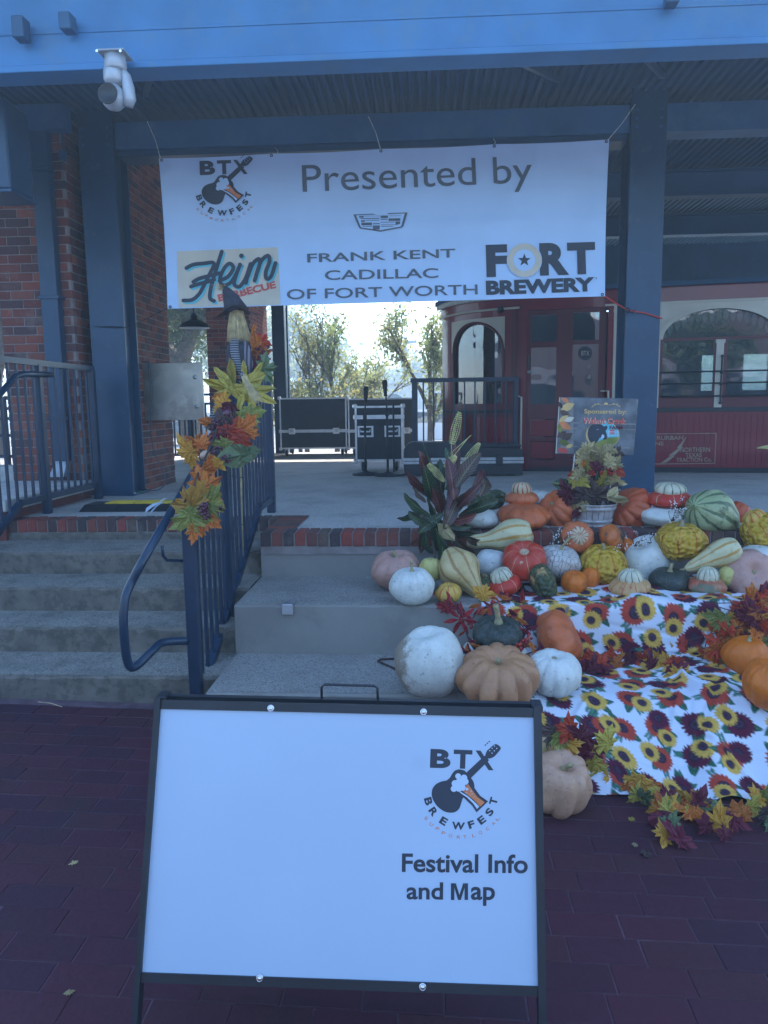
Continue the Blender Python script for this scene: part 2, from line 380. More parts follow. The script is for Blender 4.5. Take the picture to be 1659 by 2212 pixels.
class Print:
    """flat print laid on a surface; surf(x, y, off) -> point"""
    def __init__(s, surf, root): s.surf = surf; s.root = root; s.lay = {}
    def mb(s, m, off): return s.lay.setdefault((m, off), MB())
    def text(s, t, lb, rb, h, m, off=.002, bold=0.0, shear=0):
        v, f, _ = text_geo(t, bold); lb = Vector(lb); rb = Vector(rb); e = rb-lb; up = Vector((e.y, -e.x)).normalized()*h
        s.mb(m, off).add([s.surf(*(lb+e*x+up*y+Vector((shear*y*h, 0))), off) for x, y in v], f)
    def glyph(s, ch, c, w, h, ang, m, off=.002, bold=0.0):
        v, f, _ = text_geo(ch, bold); ca, sa = math.cos(ang), math.sin(ang)
        s.mb(m, off).add([s.surf(c[0]+(x-.5)*w*ca+(y-.5)*h*sa, c[1]+(x-.5)*w*sa-(y-.5)*h*ca, off) for x, y in v], f)
    def poly(s, pts, m, off=.002):
        s.mb(m, off).add([s.surf(x, y, off) for x, y in pts], [tuple(range(len(pts)))])
    def panel(s, q, m, off=.002, n=24):
        A, B_, C_, D_ = [Vector(p) for p in q]; vs = []
        for j in range(n+1):
            for i in range(n+1): u, v = i/n, j/n; p = (1-v)*((1-u)*A+u*B_)+v*((1-u)*D_+u*C_); vs.append(s.surf(p.x, p.y, off))
        s.mb(m, off).add(vs, [(j*(n+1)+i, (j+1)*(n+1)+i, (j+1)*(n+1)+i+1, j*(n+1)+i+1) for j in range(n) for i in range(n)])
    def disc(s, x, y, r, m, off=.002, n=24, ry=None):
        s.poly([(x+r*math.cos(a*2*math.pi/n), y+(ry or r)*math.sin(a*2*math.pi/n)) for a in range(n)], m, off)
    def stroke(s, pts, w, m, off=.002):
        P = [Vector(p) for p in smooth2(pts)]; vs = []
        for i, p in enumerate(P):
            d = (P[min(i+1, len(P)-1)]-P[max(i-1, 0)]); n = Vector((-d.y, d.x)).normalized()*w/2
            o = off+i*1.5e-5; vs += [s.surf(*(p+n), o), s.surf(*(p-n), o)]
        s.mb(m, off).add(vs, [(2*i, 2*i+2, 2*i+3, 2*i+1) for i in range(len(P)-1)])
        s.disc(*P[0], w/2, m, off+.0006, 12); s.disc(*P[-1], w/2, m, off+.0006, 12)
    def done(s, name='lettering', names=None):
        for (m, off), mb in s.lay.items():
            part((names or {}).get(m, name), mb, m, s.root)
def smooth2(pts, k=4):
    if len(pts) < 3: return [tuple(p) for p in pts]
    P = [pts[0]]+list(pts)+[pts[-1]]; out = []
    for i in range(1, len(P)-2):
        a, b, c, d = (np.array(P[j], float) for j in (i-1, i, i+1, i+2))
        for j in range(k):
            t = j/k; out.append(tuple(.5*((2*b)+(-a+c)*t+(2*a-5*b+4*c-d)*t*t+(-a+3*b-3*c+d)*t**3)))
    out.append(tuple(pts[-1])); return out
# ================================================================== THE GROUND
def sheet(name, x0, x1, y0, y1, m, dz, nx=14):
    mb = MB(); xs = [x0+(x1-x0)*i/nx for i in range(nx+1)]
    mb.add([(x, y, gz(x)+dz) for y in (y0, y1) for x in xs], [(i, i+1, nx+2+i, nx+1+i) for i in range(nx)])
    return struct(name, mb, m)
def pave_mat():
    m, t, b = nt_of('maroon_pavers_far'); geo = t.nodes.new('ShaderNodeNewGeometry').outputs['Position']
    n = t.nodes.new('ShaderNodeTexBrick'); t.links.new(geo, n.inputs['Vector'])
    for k, v in (('Color1', (.060, .015, .028, 1)), ('Color2', (.050, .014, .027, 1)), ('Mortar', (.11, .07, .085, 1)), ('Scale', 1.0), ('Mortar Size', .003), ('Brick Width', .226), ('Row Height', .116)): n.inputs[k].default_value = v
    t.links.new(n.outputs[0], b.inputs['Base Color']); b.inputs['Roughness'].default_value = .75; return m
M['pavefar'] = pave_mat()
M['bounce_street'] = mat('pale_concrete_bounce_street', (.36, .38, .42), .9, 0, .2, 1, .3, 30)  # unseen street toned pale to bounce sun under the roof
pav = sheet('brick_pavement', -2.9, 2.9, 1.25, 4.2, 'joint', -.0035)
sheet('pavement_front', -14, 14, -1.5, 1.25, 'pavefar', 0)
sheet('pavement_side', -14, -2.9, 1.25, 5.6, 'pavefar', 0, 6); sheet('pavement_side', 2.9, 14, 1.25, 5.6, 'pavefar', 0, 6)
g = MB(); g.add([(-120, -68, -.32), (120, -68, -.32), (120, 13.9, -.32), (-120, 13.9, -.32)], [(0, 1, 2, 3)]); struct('ground', g, 'bounce_street')
g = MB(); g.add([(-120, 13.9, -.05), (120, 13.9, -.05), (120, 260, -.05), (-120, 260, -.05)], [(0, 1, 2, 3)])
M['dryground'] = mat('pale_dry_ground', (.30, .27, .21), .95, 0, .3, .3, .3, 5)
struct('ground_behind', g, 'dryground')
pm = []
for k in range(5):
    mb = MB(); a = random.uniform(-.0012, .0012)
    mb.cbox(-.1115+a, .1115+a*.5, -.0567, .0567-a, -.05, 0, .003)
    me = mb.mesh('paver'); me.materials.append(M['paver']); pm.append(me)
spots = []
for j in range(26):
    y = 1.36+j*.116
    for i in range(-16, 17):
        x = (i+(j % 2)*.5)*.226+.05*math.sin(j*1.7)
        if abs(x+.0576*y) > .53*y+.22 or abs(x) > 2.75: continue
        if (x < -1.1 and y > 3.9) or (x >= -1.1 and y > 3.60): continue
        spots.append((y, x))
spots.sort()
tilt = math.atan(.03)
for n, (y, x) in enumerate(spots[:298]):
    o = obj('paver', pm[n % 5], None, pav, (x, y, gz(x)+random.uniform(-.0012, .0012)), (random.uniform(-.006, .006), tilt+random.uniform(-.006, .006), random.uniform(-.006, .006)))
mb = MB()
for y, x in spots[298:]:
    mb.cbox(-.1115, .1115, -.0567, .0567, -.05, 0, .0035, Matrix.Translation((x, y, gz(x)+random.uniform(-.0015, .0015))) @ Matrix.Rotation(tilt, 4, 'Y'))
if mb.v: o = mb.build('paver_far_rows', 'paver', pav); o['kind'] = 'stuff'

# ================================================================== STEPS AND TIERS
def chipped(mb, x0, x1, y0, y1, z0, z1, c=.012, n=60):
    """concrete block whose front top arris is slightly uneven"""
    xs = [x0+(x1-x0)*i/n for i in range(n+1)]; vs = []
    for x in xs:
        w = random.uniform(-.003, .003); e = c*random.uniform(.5, 1.5)
        if random.random() < .03: e *= 2.5
        vs += [(x, y0, z0), (x, y0, z1-e), (x, y0+e*.8, z1+w*.3), (x, y1, z1)]
    fs = []
    for i in range(n):
        for k in range(3): a = i*4+k; fs.append((a, a+4, a+5, a+1))
    e = n*4; fs += [(0, 1, 2, 3), (e+3, e+2, e+1, e)]
    vs += [(x0, y1, z0), (x1, y1, z0)]; k = len(vs); fs += [(0, 3, k-2), (e, k-1, e+3)]
    mb.add(vs, fs)
stairs = bpy.data.objects.new('staircase', None); COL.objects.link(stairs); stairs.location = (-2.2, 3.94, 0); stairs['kind'] = 'structure'
SY = [3.94, 4.35, 4.72, 5.13, 5.63]
for k, y in enumerate(SY):
    z1 = .153*(k+1) if k < 4 else .674; y1 = SY[k+1]+.02 if k < 4 else 5.86
    mb = MB(); chipped(mb, -3.45, -1.135, y, y1, -.12 if k == 0 else .153*k-.02, z1); o = part('step', mb, 'oldriser', stairs)
    if k < 4:
        mb = MB(); xs = [(-3.45, -1.135)]; mb.box(-3.45, -1.135, y+.022, y1-.021, z1-.01, z1+.004)
        part('tread', mb, 'tread', stairs)
tiers = bpy.data.objects.new('stone_tiers', None); COL.objects.link(tiers); tiers.location = (0, 3.65, 0); tiers['kind'] = 'structure'
for y0, y1, z0, z1 in ((3.65, 4.29, -.4, .176), (4.27, 5.04, .0, .466), (5.02, 5.3, .3, .668)):
    mb = MB(); chipped(mb, -1.12, 5.2, y0, y1, z0, z1, .01, 120); part('tier', mb, 'riser', tiers)
    if z1 < .6:
        mb = MB(); mb.box(-1.105, 5.2, y0+.025, y1-.02, z1-.01, z1+.004); part('tread', mb, 'tread2', tiers)
        br = MB()
floor = MB(); floor.box(-1.12+.22, 9, 5.2, 14.0, .3, FL-.002); floor.box(-3.2, -.9, 5.83, 14.0, .3, FL-.002); floor.box(-9, -3.2, 7.0, 14.0, .3, FL-.002)
floor = struct('porch_floor', floor, 'floor')
rm = []
for k in range(4):
    mb = MB(); mb.cbox(-.0335, .0335, 0, .2+random.uniform(-.002, .002), -.092, 0, .004); me = mb.mesh('edging_brick'); me.materials.append(M['brickdark']); rm.append(me)
mb = MB(); mb.box(-3.45, -1.14, 5.64, 5.83, .66, FL-.006); mb.box(-1.115, 5.2, 5.012, 5.2, .62, FL-.006); mb.box(-1.115, -.9, 5.2, 5.83, .62, FL-.006)
ed = struct('brick_edging', mb, 'mortar')
x = -3.4; n = 0
while x < -1.15:
    obj('brick', rm[n % 4], None, ed, (x, 5.632+random.uniform(-.003, .003), FL+random.uniform(-.002, .002)), (0, random.uniform(-.01, .01), random.uniform(-.01, .01))); x += .0775; n += 1
x = -1.083
while x < 3.6:
    obj('brick', rm[n % 4], None, ed, (x, 5.003+random.uniform(-.003, .003), FL+random.uniform(-.002, .002)), (0, random.uniform(-.01, .01), random.uniform(-.01, .01))); x += .0775; n += 1
y = 5.245
while y < 5.81:
    obj('brick', rm[n % 4], None, ed, (-1.118, y, FL+random.uniform(-.002, .002)), (0, 0, R(-90)+random.uniform(-.01, .01))); y += .0775; n += 1

# ================================================================== BRICK PIERS
def brick_face(root, o, u, nrm, width, z0, z1, ch, bl, limit=999, name='brick', start=0.0):
    """bricks laid one by one on a face: o corner, u along, nrm outward"""
    u = Vector(u); nrm = Vector(nrm); j = .010; rz = math.atan2(u.y, u.x)
    ms = {}
    def m_for(L):
        key = round(L, 2)
        if key not in ms:
            mb = MB(); mb.cbox(0, L, -.006 if nrm.dot(Vector((-u.y, u.x, 0))) < 0 else -.04, .04 if nrm.dot(Vector((-u.y, u.x, 0))) < 0 else .006, 0, ch-j, .003)
            me = mb.mesh('brick'); me.materials.append(M['brick']); ms[key] = me
        return ms[key]
    out = []; rows = int((z1-z0)/ch)
    for r in range(rows):
        x = start+(-(bl+j)/2 if r % 2 else 0)
        while x < width-.03:
            a = max(x, start); b = min(x+bl, width)
            if b-a > .03: out.append((a, b-a, z0+r*ch))
            x += bl+j
    big = out if len(out) <= limit else out[:limit]
    for a, L, z in big:
        p = Vector(o)+u*a-root.location; p.z = z-root.location.z
        obj(name, m_for(L), None, root, p+nrm*random.uniform(-.0015, .0015), (0, 0, rz))
    if len(out) > limit:
        mb = MB()
        for a, L, z in out[limit:]:
            p = Vector(o)+u*a; p.z = z; mm = Matrix.Translation(p) @ Matrix.Rotation(rz, 4, 'Z')
            s_ = nrm.dot(Vector((-u.y, u.x, 0))) < 0
            mb.cbox(0, L, -.006 if s_ else -.04, .04 if s_ else .006, 0, ch-j, .003, mm)
        q = part('brickwork', mb, 'brick', root); q['kind'] = 'stuff'
pa = thing('brick_pier', 'red brick pier behind the left railing with a square downspout running down its face', 'pier', (-3.6, 7.15, FL))
mb = MB(); mb.box(-3.96, -3.275, 7.15, 7.85, FL, 4.3); part('mortar', mb, 'mortar', pa)
brick_face(pa, (-3.966, 7.15, 0), (1, 0, 0), (0, -1, 0), .697, FL, 4.3, .0805, .215)
brick_face(pa, (-3.275, 7.194, 0), (0, 1, 0), (1, 0, 0), .45, FL, 4.3, .0805, .215, start=0)
pb = thing('brick_pier', 'deep red brick pier wall beside the left steel column carrying a stainless cabinet', 'pier', (-3.2, 7.6, FL))
mb = MB(); mb.box(-3.55, -2.86, 7.62, 8.55, FL, 4.3); part('mortar', mb, 'mortar', pb)
brick_face(pb, (-2.86, 7.62, 0), (0, 1, 0), (1, 0, 0), .93, FL, 4.3, .0677, .194, limit=250)
mb = MB(); mb.box(-3.27, -2.9, 7.60, 7.63, FL, 4.3); part('return_face', mb, 'brick', pb)
pc = thing('brick_pier', 'far red brick pier at the back of the porch with sunlight raking its right side', 'pier', (-3.2, 12.6, FL))
mb = MB(); mb.box(-3.57, -2.86, 12.6, 13.95, FL, 4.2); part('mortar', mb, 'mortar', pc)
brick_face(pc, (-3.576, 12.6, 0), (1, 0, 0), (0, -1, 0), .722, FL, 3.5, .0677, .194)
brick_face(pc, (-2.86, 12.644, 0), (0, 1, 0), (1, 0, 0), 1.306, FL, 3.5, .0677, .194, limit=120)
# low wall with pale stone cap, left
lw = thing('low_wall', 'low brick wall with a wide pale stone cap behind the left railing', 'wall', (-4.2, 6.2, .3))
mb = MB(); mb.box(-5.2, -3.2, 5.6, 7.1, -.2, .84); part('wall_core', mb, 'brick', lw)
mb = MB(); mb.cbox(-5.25, -3.16, 5.55, 7.12, .842, .93, .006); part('stone_cap', mb, 'stone', lw)
mb = MB(); mb.cbox(-5.2, -4.05, 7.3, 7.6, FL, 1.05, .006); part('stone_block', mb, 'stone', lw)
# ================================================================== STEEL
def hcol(x0, x1, y0, y1, z0, z1, label):
    c = thing('steel_column', label, 'column', ((x0+x1)/2, (y0+y1)/2, z0)); xm = (x0+x1)/2
    for a, b in ((y0, y0+.022), (y1-.022, y1)): mb = MB(); mb.cbox(x0, x1, a, b, z0, z1, .003); part('flange', mb, 'steel', c)
    mb = MB(); mb.box(x0+.06, x0+.075, y0+.022, y1-.022, z0, z1); mb.box(x1-.075, x1-.06, y0+.022, y1-.022, z0, z1); part('web', mb, 'steel', c)
    mb = MB(); mb.cbox(x0-.03, x1+.03, y0-.03, y1+.03, z0, z0+.018, .003); part('base_plate', mb, 'steel', c)
    for bx in (x0-.012, x1+.012):
        for by in (y0-.012, y1+.012): mb = MB(); mb.lathe([(0, .03), (.012, .03), (.012, .018)], 6, Matrix.Translation((bx, by, z0))); part('bolt', mb, 'vent', c)
    for bz in (3.98, 4.05, 4.12):
        for bx in (x0+.05, x1-.05): mb = MB(); mb.lathe([(0, .012), (.013, .012), (.014, 0)], 6, Matrix.Translation((bx, y0, bz)) @ frame_of((0, -1, 0))); part('bolt', mb, 'steel3', c)
    return c
hcol(-3.165, -2.835, 7.24, 7.56, FL, 4.5, 'blue steel column left of the banner with a grey light fixture near its head')
hcol(1.79, 2.10, 7.24, 7.56, FL, 4.5, 'blue steel column right of the banner in front of the red coach')
mb_ = [(-2.71, 13.82, .16, 'slim dark steel post at the back edge of the porch left of the flight cases')]
c = thing('steel_post', mb_[0][3], 'post', (-2.63, 13.85, FL)); mb = MB(); mb.cbox(-2.74, -2.52, 13.78, 13.96, FL, 4.2, .004); part('shaft', mb, 'steel', c)
mb = MB(); mb.cbox(-2.49, -2.46, 13.80, 13.9, FL, 4.2, .002); part('cover_strip', mb, 'steel', c)
def ibeam(x0, x1, y, z0, z1, w, label, m='steel2'):
    b = thing('steel_beam', label, 'beam', ((x0+x1)/2, y, z0))
    for a, c_ in ((z0, z0+.018), (z1-.018, z1)): mb = MB(); mb.cbox(x0, x1, y-w/2, y+w/2, a, c_, .003); part('flange', mb, m, b)
    mb = MB(); mb.box(x0, x1, y-.008, y+.008, z0+.018, z1-.018); part('web', mb, m, b)
    return b
b = thing('steel_beam', 'blue steel beam spanning the two columns just above the white banner', 'beam', (0, 7.4, 3.95))
mb = MB(); mb.cbox(-2.832, 1.787, 7.27, 7.5, 3.945, 4.18, .004); part('box_section', mb, 'steel3', b)
mb = MB(); mb.cbox(-2.832, 1.787, 7.30, 7.56, 3.89, 3.944, .004); part('lower_plate', mb, 'steel', b)
b = thing('steel_beam', 'blue steel beam running on to the right of the right hand column', 'beam', (5, 7.4, 3.95))
mb = MB(); mb.cbox(2.103, 9, 7.27, 7.5, 3.945, 4.18, .004); part('box_section', mb, 'steel3', b)
b = thing('steel_beam', 'blue steel beam running left from the left hand column over the brick piers', 'beam', (-5, 7.4, 3.95))
ibeam(-2.84, 9, 9.55, 3.95, 4.24, .18, 'first inner roof beam above the red coach', 'deck')
mb = MB(); mb.cbox(-9, -3.168, 7.0, 7.14, 4.05, 4.26, .004); part('box_section', mb, 'steel3', b)
ibeam(-9, 9, 11.7, 3.95, 4.24, .18, 'second inner roof beam deep inside the porch roof', 'deck')
fa = thing('porch_roof', 'broad blue porch roof with deep front fascia and ribbed metal deck', 'roof', (0, 5.5, 4.3))
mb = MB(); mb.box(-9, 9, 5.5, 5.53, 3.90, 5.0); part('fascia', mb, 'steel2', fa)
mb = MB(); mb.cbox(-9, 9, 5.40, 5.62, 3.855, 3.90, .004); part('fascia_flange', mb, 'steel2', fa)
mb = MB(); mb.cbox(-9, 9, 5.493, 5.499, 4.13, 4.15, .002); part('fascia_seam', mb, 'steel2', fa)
mb = MB(); mb.box(-9, 9, 4.5, 14.6, 5.0, 5.08); part('roof_slab', mb, 'deck', fa)  # front overhang out of view, added to keep the pavement sign in shade
mb = MB(); mb.box(-9, 9, 13.98, 14.05, 3.62, 4.99); part('rear_fascia', mb, 'steel', fa)
mb = MB(); mb.box(9, 9.05, 5.5, 14.05, 3.9, 4.99); part('end_fascia', mb, 'steel', fa)
n = 230; mb = MB(); vs = []; xs = []
for i in range(n):
    x = -9+18*i/n; p = 18/n
    xs += [(x, 4.30), (x+p*.18, 4.27), (x+p*.5, 4.27), (x+p*.68, 4.30)]
mb.add([(x, y, z) for y in (5.54, 13.97) for x, z in xs], [(i, i+1, len(xs)+i+1, len(xs)+i) for i in range(len(xs)-1)])
part('ribbed_deck', mb, 'deck', fa)
for x in (-1.9, .6, 1.45, 2.6):
    mb = MB(); beam(mb, (x, 5.6, 3.9), (x+.5*(1 if x > 0 else -1), 6.9, 4.26), .04, .04); part('brace_rod', mb, 'steel', fa)
for q in ((50, 68, 26, 44), (150, 55, 26, 34), (1448, 5, 26, 22)):
    p = PY(q[0], q[1], 5.44); k = kq(p); mb = MB(); mb.cbox(p.x-q[2]*k/2, p.x+q[2]*k/2, 5.36, 5.465, p.z-q[3]*k/2, p.z+q[3]*k/2, .006)
    o = part('junction_box', mb, 'steel3', fa)
# downspout on left pier
ds = thing('downspout', 'square dark blue downspout on the left brick pier ending in a bright metal spout', 'downspout', (-3.5, 7.1, 1.0))
a = PY(97, 700, 7.08); b_ = PY(133, 700, 7.08)
mb = MB(); mb.cbox(a.x, b_.x, 7.03, 7.135, 1.12, 4.2, .006); part('pipe', mb, 'steel', ds)
mb = MB()
x0, x1 = a.x+.03, b_.x-.01
mb.add([(x0, 7.02, 1.12), (x1, 7.02, 1.12), (x1, 6.93, .98), (x0-.02, 6.93, .98), (x0, 7.13, 1.119), (x1, 7.13, 1.119), (x1, 7.02, .975), (x0-.02, 7.02, .975)], [(0, 1, 2, 3), (4, 7, 6, 5), (0, 3, 7, 4), (1, 5, 6, 2)])
part('spout', mb, 'vent', ds)
for z in (1.5, 2.6, 3.7):
    mb = MB(); mb.cbox(a.x-.02, b_.x+.02, 7.02, 7.14, z, z+.03, .003); part('strap', mb, 'steel', ds)
hb = thing('leader_head', 'large dark blue rainwater box hanging high at the far left edge', 'rainwater head', (-3.4, 5.8, 3.0))
a = PY(-60, 480, 6.0); b_ = PY(38, 415, 6.0)
mb = MB(); mb.cbox(a.x-.2, b_.x, 5.9, 6.25, b_.z, 3.9, .012); part('box', mb, 'steel', hb)
mb = MB(); mb.cbox(a.x-.22, b_.x+.015, 5.88, 6.27, b_.z-.03, b_.z, .006); part('rim', mb, 'steel', hb)
# conduit on dark pier face
cd = thing('conduit', 'thin grey conduit with a fitting on the brick pier left of the column', 'conduit', PY(135, 330, 7.1))
mb = MB(); mb.tube([PY(133, 150, 7.13), PY(134, 240, 7.13), PY(137, 330, 7.13)], .011, 8); part('pipe', mb, 'steel', cd, True)
mb = MB(); p = PY(138, 338, 7.12); mb.cbox(p.x-.03, p.x+.03, 7.08, 7.13, p.z-.04, p.z+.04, .005); part('fitting', mb, 'steel', cd)

# ================================================================== RAILINGS
def bar(mb, a, b, w=.03, h=.03, up=(0, 0, 1)): return beam(mb, a, b, w, h, up)
g1 = thing('railing', 'blue black steel stair railing in the middle, wound with autumn leaves', 'railing', (-1.24, 3.95, 0))
X = -1.24
mb = MB(); mb.tube([(X, 3.86, 1.13), (X, 5.35, 1.86), (X, 6.02, 1.865)], .028, 10); part('top_rail', mb, 'rail', g1, True)
mb = MB(); bar(mb, (X, 3.90, .02), (X, 5.55, .865), .045, .045); bar(mb, (X, 5.53, .868), (X, 6.0, .875), .045, .044); part('bottom_rail', mb, 'rail', g1)
for y, z0, z1 in ((3.88, gz(X), 1.15), (4.62, .30, 1.52), (6.0, FL, 1.86)):
    mb = MB(); mb.cbox(X-.031, X+.031, y-.031, y+.031, z0, z1, .004); part('post', mb, 'rail', g1)
def rail_top(y): return min(1.13+(y-3.86)*.49, 1.86)
y = 4.0
while y < 5.92:
    if abs(y-4.62) > .05:
        zb = max(.03+(y-3.9)*.512, 0); zb = min(zb, .87); mb = MB(); mb.box(X-.009, X+.009, y-.009, y+.009, zb, rail_top(y)); part('baluster', mb, 'rail', g1)
    y += .107
HX = X-.075
pts = [Vector((HX, 5.2, 1.62)), PY(345, 1148, 3.72), PY(282, 1262, 3.52), PY(268, 1310, 3.47), PY(268, 1370, 3.46), PY(276, 1430, 3.50), PY(292, 1440, 3.54), PY(330, 1405, 3.66), PY(352, 1388, 3.75), Vector((X-.03, 3.86, PY(378, 1384, 3.86).z))]
pts = [Vector((p.x, p.y, p.z)) for p in pts]
hp = []
P4 = pts[:1]+pts+pts[-1:]
for i in range(1, len(P4)-2):
    a, b, c, d = P4[i-1:i+3]
    for j in range(5):
        t = j/5; hp.append(.5*((2*b)+(c-a)*t+(2*a-5*b+4*c-d)*t*t+(3*b-a-3*c+d)*t**3))
hp.append(pts[-1])
hp = [pts[0]]+[p for p in hp if p.y < 3.75 or p.z < .9]
mb = MB(); mb.tube(hp, .0215, 12); o = part('handrail', mb, 'rail', g1, True)
mb = MB(); p = PY(350, 1180, 3.74); mb.tube([p, PY(352, 1200, 3.76), PY(360, 1210, 3.80), (X-.03, 3.87, PY(375, 1212, 3.87).z)], .009, 8); part('bracket', mb, 'rail', g1, True)
mb = MB(); mb.tube([(X, 3.83, .9), (X, 3.83, 1.13)], .004, 6); 
g2 = thing('railing', 'blue black steel railing along the left side of the porch', 'railing', (-3.07, 6, FL))
X = -3.07; zt = 1.985
mb = MB(); bar(mb, (X, 4.6, zt-.02), (X, 7.0, zt-.02), .05, .045); part('top_rail', mb, 'rail', g2)
zb = PY(205, 1046, 6.98).z; zb2 = PY(30, 1083, 5.6).z
mb = MB(); bar(mb, (X, 5.58, zb), (X, 6.98, zb), .04, .045); bar(mb, (X, 5.6, zb), (X, 4.5, zb-.55), .04, .044); part('bottom_rail', mb, 'rail', g2)
for y in (6.98, 6.0): mb = MB(); mb.cbox(X-.03, X+.03, y-.03, y+.03, FL, zt-.03, .004); part('post', mb, 'rail', g2)
y = 4.85
while y < 6.9:
    if abs(y-6.0) > .05:
        z0 = zb if y > 5.6 else zb-.5*(5.6-y); mb = MB(); mb.box(X-.009, X+.009, y-.009, y+.009, z0, zt-.03); part('baluster', mb, 'rail', g2)
    y += .119
HX = X+.09
mb = MB(); mb.tube([(HX, 4.6, 1.32), (HX, 5.5, PY(32, 807, 5.5).z-.02), (HX, 5.62, PY(32, 807, 5.55).z), (HX, 6.05, PY(85, 810, 6.05).z)], .022, 10); part('handrail', mb, 'rail', g2, True)
g3 = thing('railing', 'blue black picket railing panel standing before the bowed end of the coach', 'railing', (.4, 9.42, FL))
Y = 9.42; a = PY(892, 822, Y); b_ = PY(1116, 818, Y); zt = a.z
mb = MB(); bar(mb, (a.x-.03, Y, zt), (b_.x+.03, Y, zt), .045, .05); part('top_rail', mb, 'rail', g3)
mb = MB(); bar(mb, (a.x, Y, FL+.12), (b_.x, Y, FL+.12), .04, .04); part('bottom_rail', mb, 'rail', g3)
for x, w in ((a.x+.02, .035), (b_.x-.01, .028)): mb = MB(); mb.cbox(x-w, x+w, Y-.03, Y+.03, FL, zt-.02, .004); part('post', mb, 'rail', g3)
n = 10
for i in range(1, n): x = a.x+(b_.x-a.x)*i/n; mb = MB(); mb.box(x-.009, x+.009, Y-.009, Y+.009, FL+.13, zt-.02); part('baluster', mb, 'rail', g3)
g4 = thing('railing', 'far dark railing with two top bars between the brick piers at the back left', 'railing', (-3.7, 11.9, FL))
Y = 11.9
for z in (1.80, 1.66, FL+.1): mb = MB(); bar(mb, (-4.4, Y, z), (-3.05, Y, z), .04, .035); part('rail_bar', mb, 'rail', g4)
x = -4.38
while x < -3.04: mb = MB(); mb.box(x-.011, x+.011, Y-.011, Y+.011, FL+.1, 1.66); part('picket', mb, 'rail', g4); x += .085
for x in (-4.4, -3.72, -3.05): mb = MB(); mb.cbox(x-.04, x+.04, Y+.05, Y+.12, FL, 1.82, .004); part('post', mb, 'rail', g4)
g5 = thing('railing', 'dark grid panelled railing glimpsed at the far left edge', 'railing', (-5, 9, FL))
mb = MB()
for i in range(8): x = -5.6+i*.14; mb.box(x-.02, x+.02, 8.98, 9.02, FL, 1.75)
for z in (.85, 1.05, 1.3, 1.5, 1.62, 1.74): mb.box(-5.6, -4.55, 8.985, 9.015, z-.018, z+.018)
part('grid_panel', mb, 'rail', g5)
# ================================================================== THE COACH
A0 = R(-10.6); P0 = Vector((1.236, 9.581, 0))
plan = {0: (P0.copy(), Vector((math.cos(A0), math.sin(A0), 0)))}
_bow = []; p = P0.copy(); a = A0; ds_ = .02
for i in range(110):
    _bow.append((p.copy(), a)); a2 = a
    s_ = i*ds_
    a = A0 - R(4) - R(62)*max(0, min(1, (s_-.05)/1.35))**1.1 * 1.0 if s_ > .03 else A0
    p = p - Vector((math.cos(a), math.sin(a), 0))*ds_
def T(s, z, off=0.0):
    if s >= 0: p = P0+Vector((math.cos(A0), math.sin(A0), 0))*s; a = A0
    else:
        f = -s/ds_; i = min(int(f), len(_bow)-2); t = f-i; p = _bow[i][0].lerp(_bow[i+1][0], min(t, 1)); a = _bow[i][1]*(1-t)+_bow[i+1][1]*t
    n = Vector((math.sin(a), -math.cos(a), 0)); q = p+n*off; q.z = z; return q
def proj(P): q = RM.transposed() @ (Vector(P)-CAM); return 829.5-q.x/q.z*FOC, 1106+q.y/q.z*FOC
_st = [(-2.0+i*.01) for i in range(700)]
def TQ(x, y):
    z = 1.8
    for _ in range(3):
        s = min((s for s in _st if s > -1.75), key=lambda s: abs(proj(T(s, z))[0]-x)); P = T(s, z); d = ray(x, y); z = 1.6+d.z*(P.y/d.y)
    return s, z
coach = thing('tram_coach', 'maroon and cream wooden interurban coach standing on the porch with arched windows', 'tram', (2.2, 9.6, FL))
def tslab(mb, s0, s1, z0, z1, off, th, n=None):
    n = n or max(1, int(abs(s1-s0)/.08)) if s0 < 0 else 1
    vs = []
    for i in range(n+1):
        s = s0+(s1-s0)*i/n
        vs += [T(s, z0, off), T(s, z1, off), T(s, z1, off-th), T(s, z0, off-th)]
    fs = []
    for i in range(n):
        for k in range(4): fs.append((i*4+k, i*4+4+k, i*4+4+(k+1) % 4, i*4+(k+1) % 4)[::-1])
    fs += [(0, 1, 2, 3), tuple(n*4+k for k in (3, 2, 1, 0))]; mb.add(vs, fs); return mb
def tp(name, m, rects, off=0, th=.03, parent=None, kind=None):
    mb = MB()
    for r in rects: tslab(mb, *r, off, th)
    o = part(name, mb, m, coach)
    if parent: o.parent = parent
    if kind: o['kind'] = kind
    return o
def col_strip(mb, s0, s1, zlo, zhi, off, n=24):
    vs = []
    for i in range(n+1):
        s = s0+(s1-s0)*i/n; vs += [T(s, zlo(s), off), T(s, zhi(s), off)]
    mb.add(vs, [(2*i, 2*i+2, 2*i+3, 2*i+1) for i in range(n)])
sL = -1.62; sR = 5.2
sD0, sD1 = TQ(1127, 850)[0], TQ(1320, 850)[0]
zS = TQ(1500, 886)[1]; zW0 = TQ(1500, 858)[1]; zW1 = TQ(1500, 735)[1]; zTop = TQ(1500, 655)[1]; zRoof = TQ(1500, 617)[1]
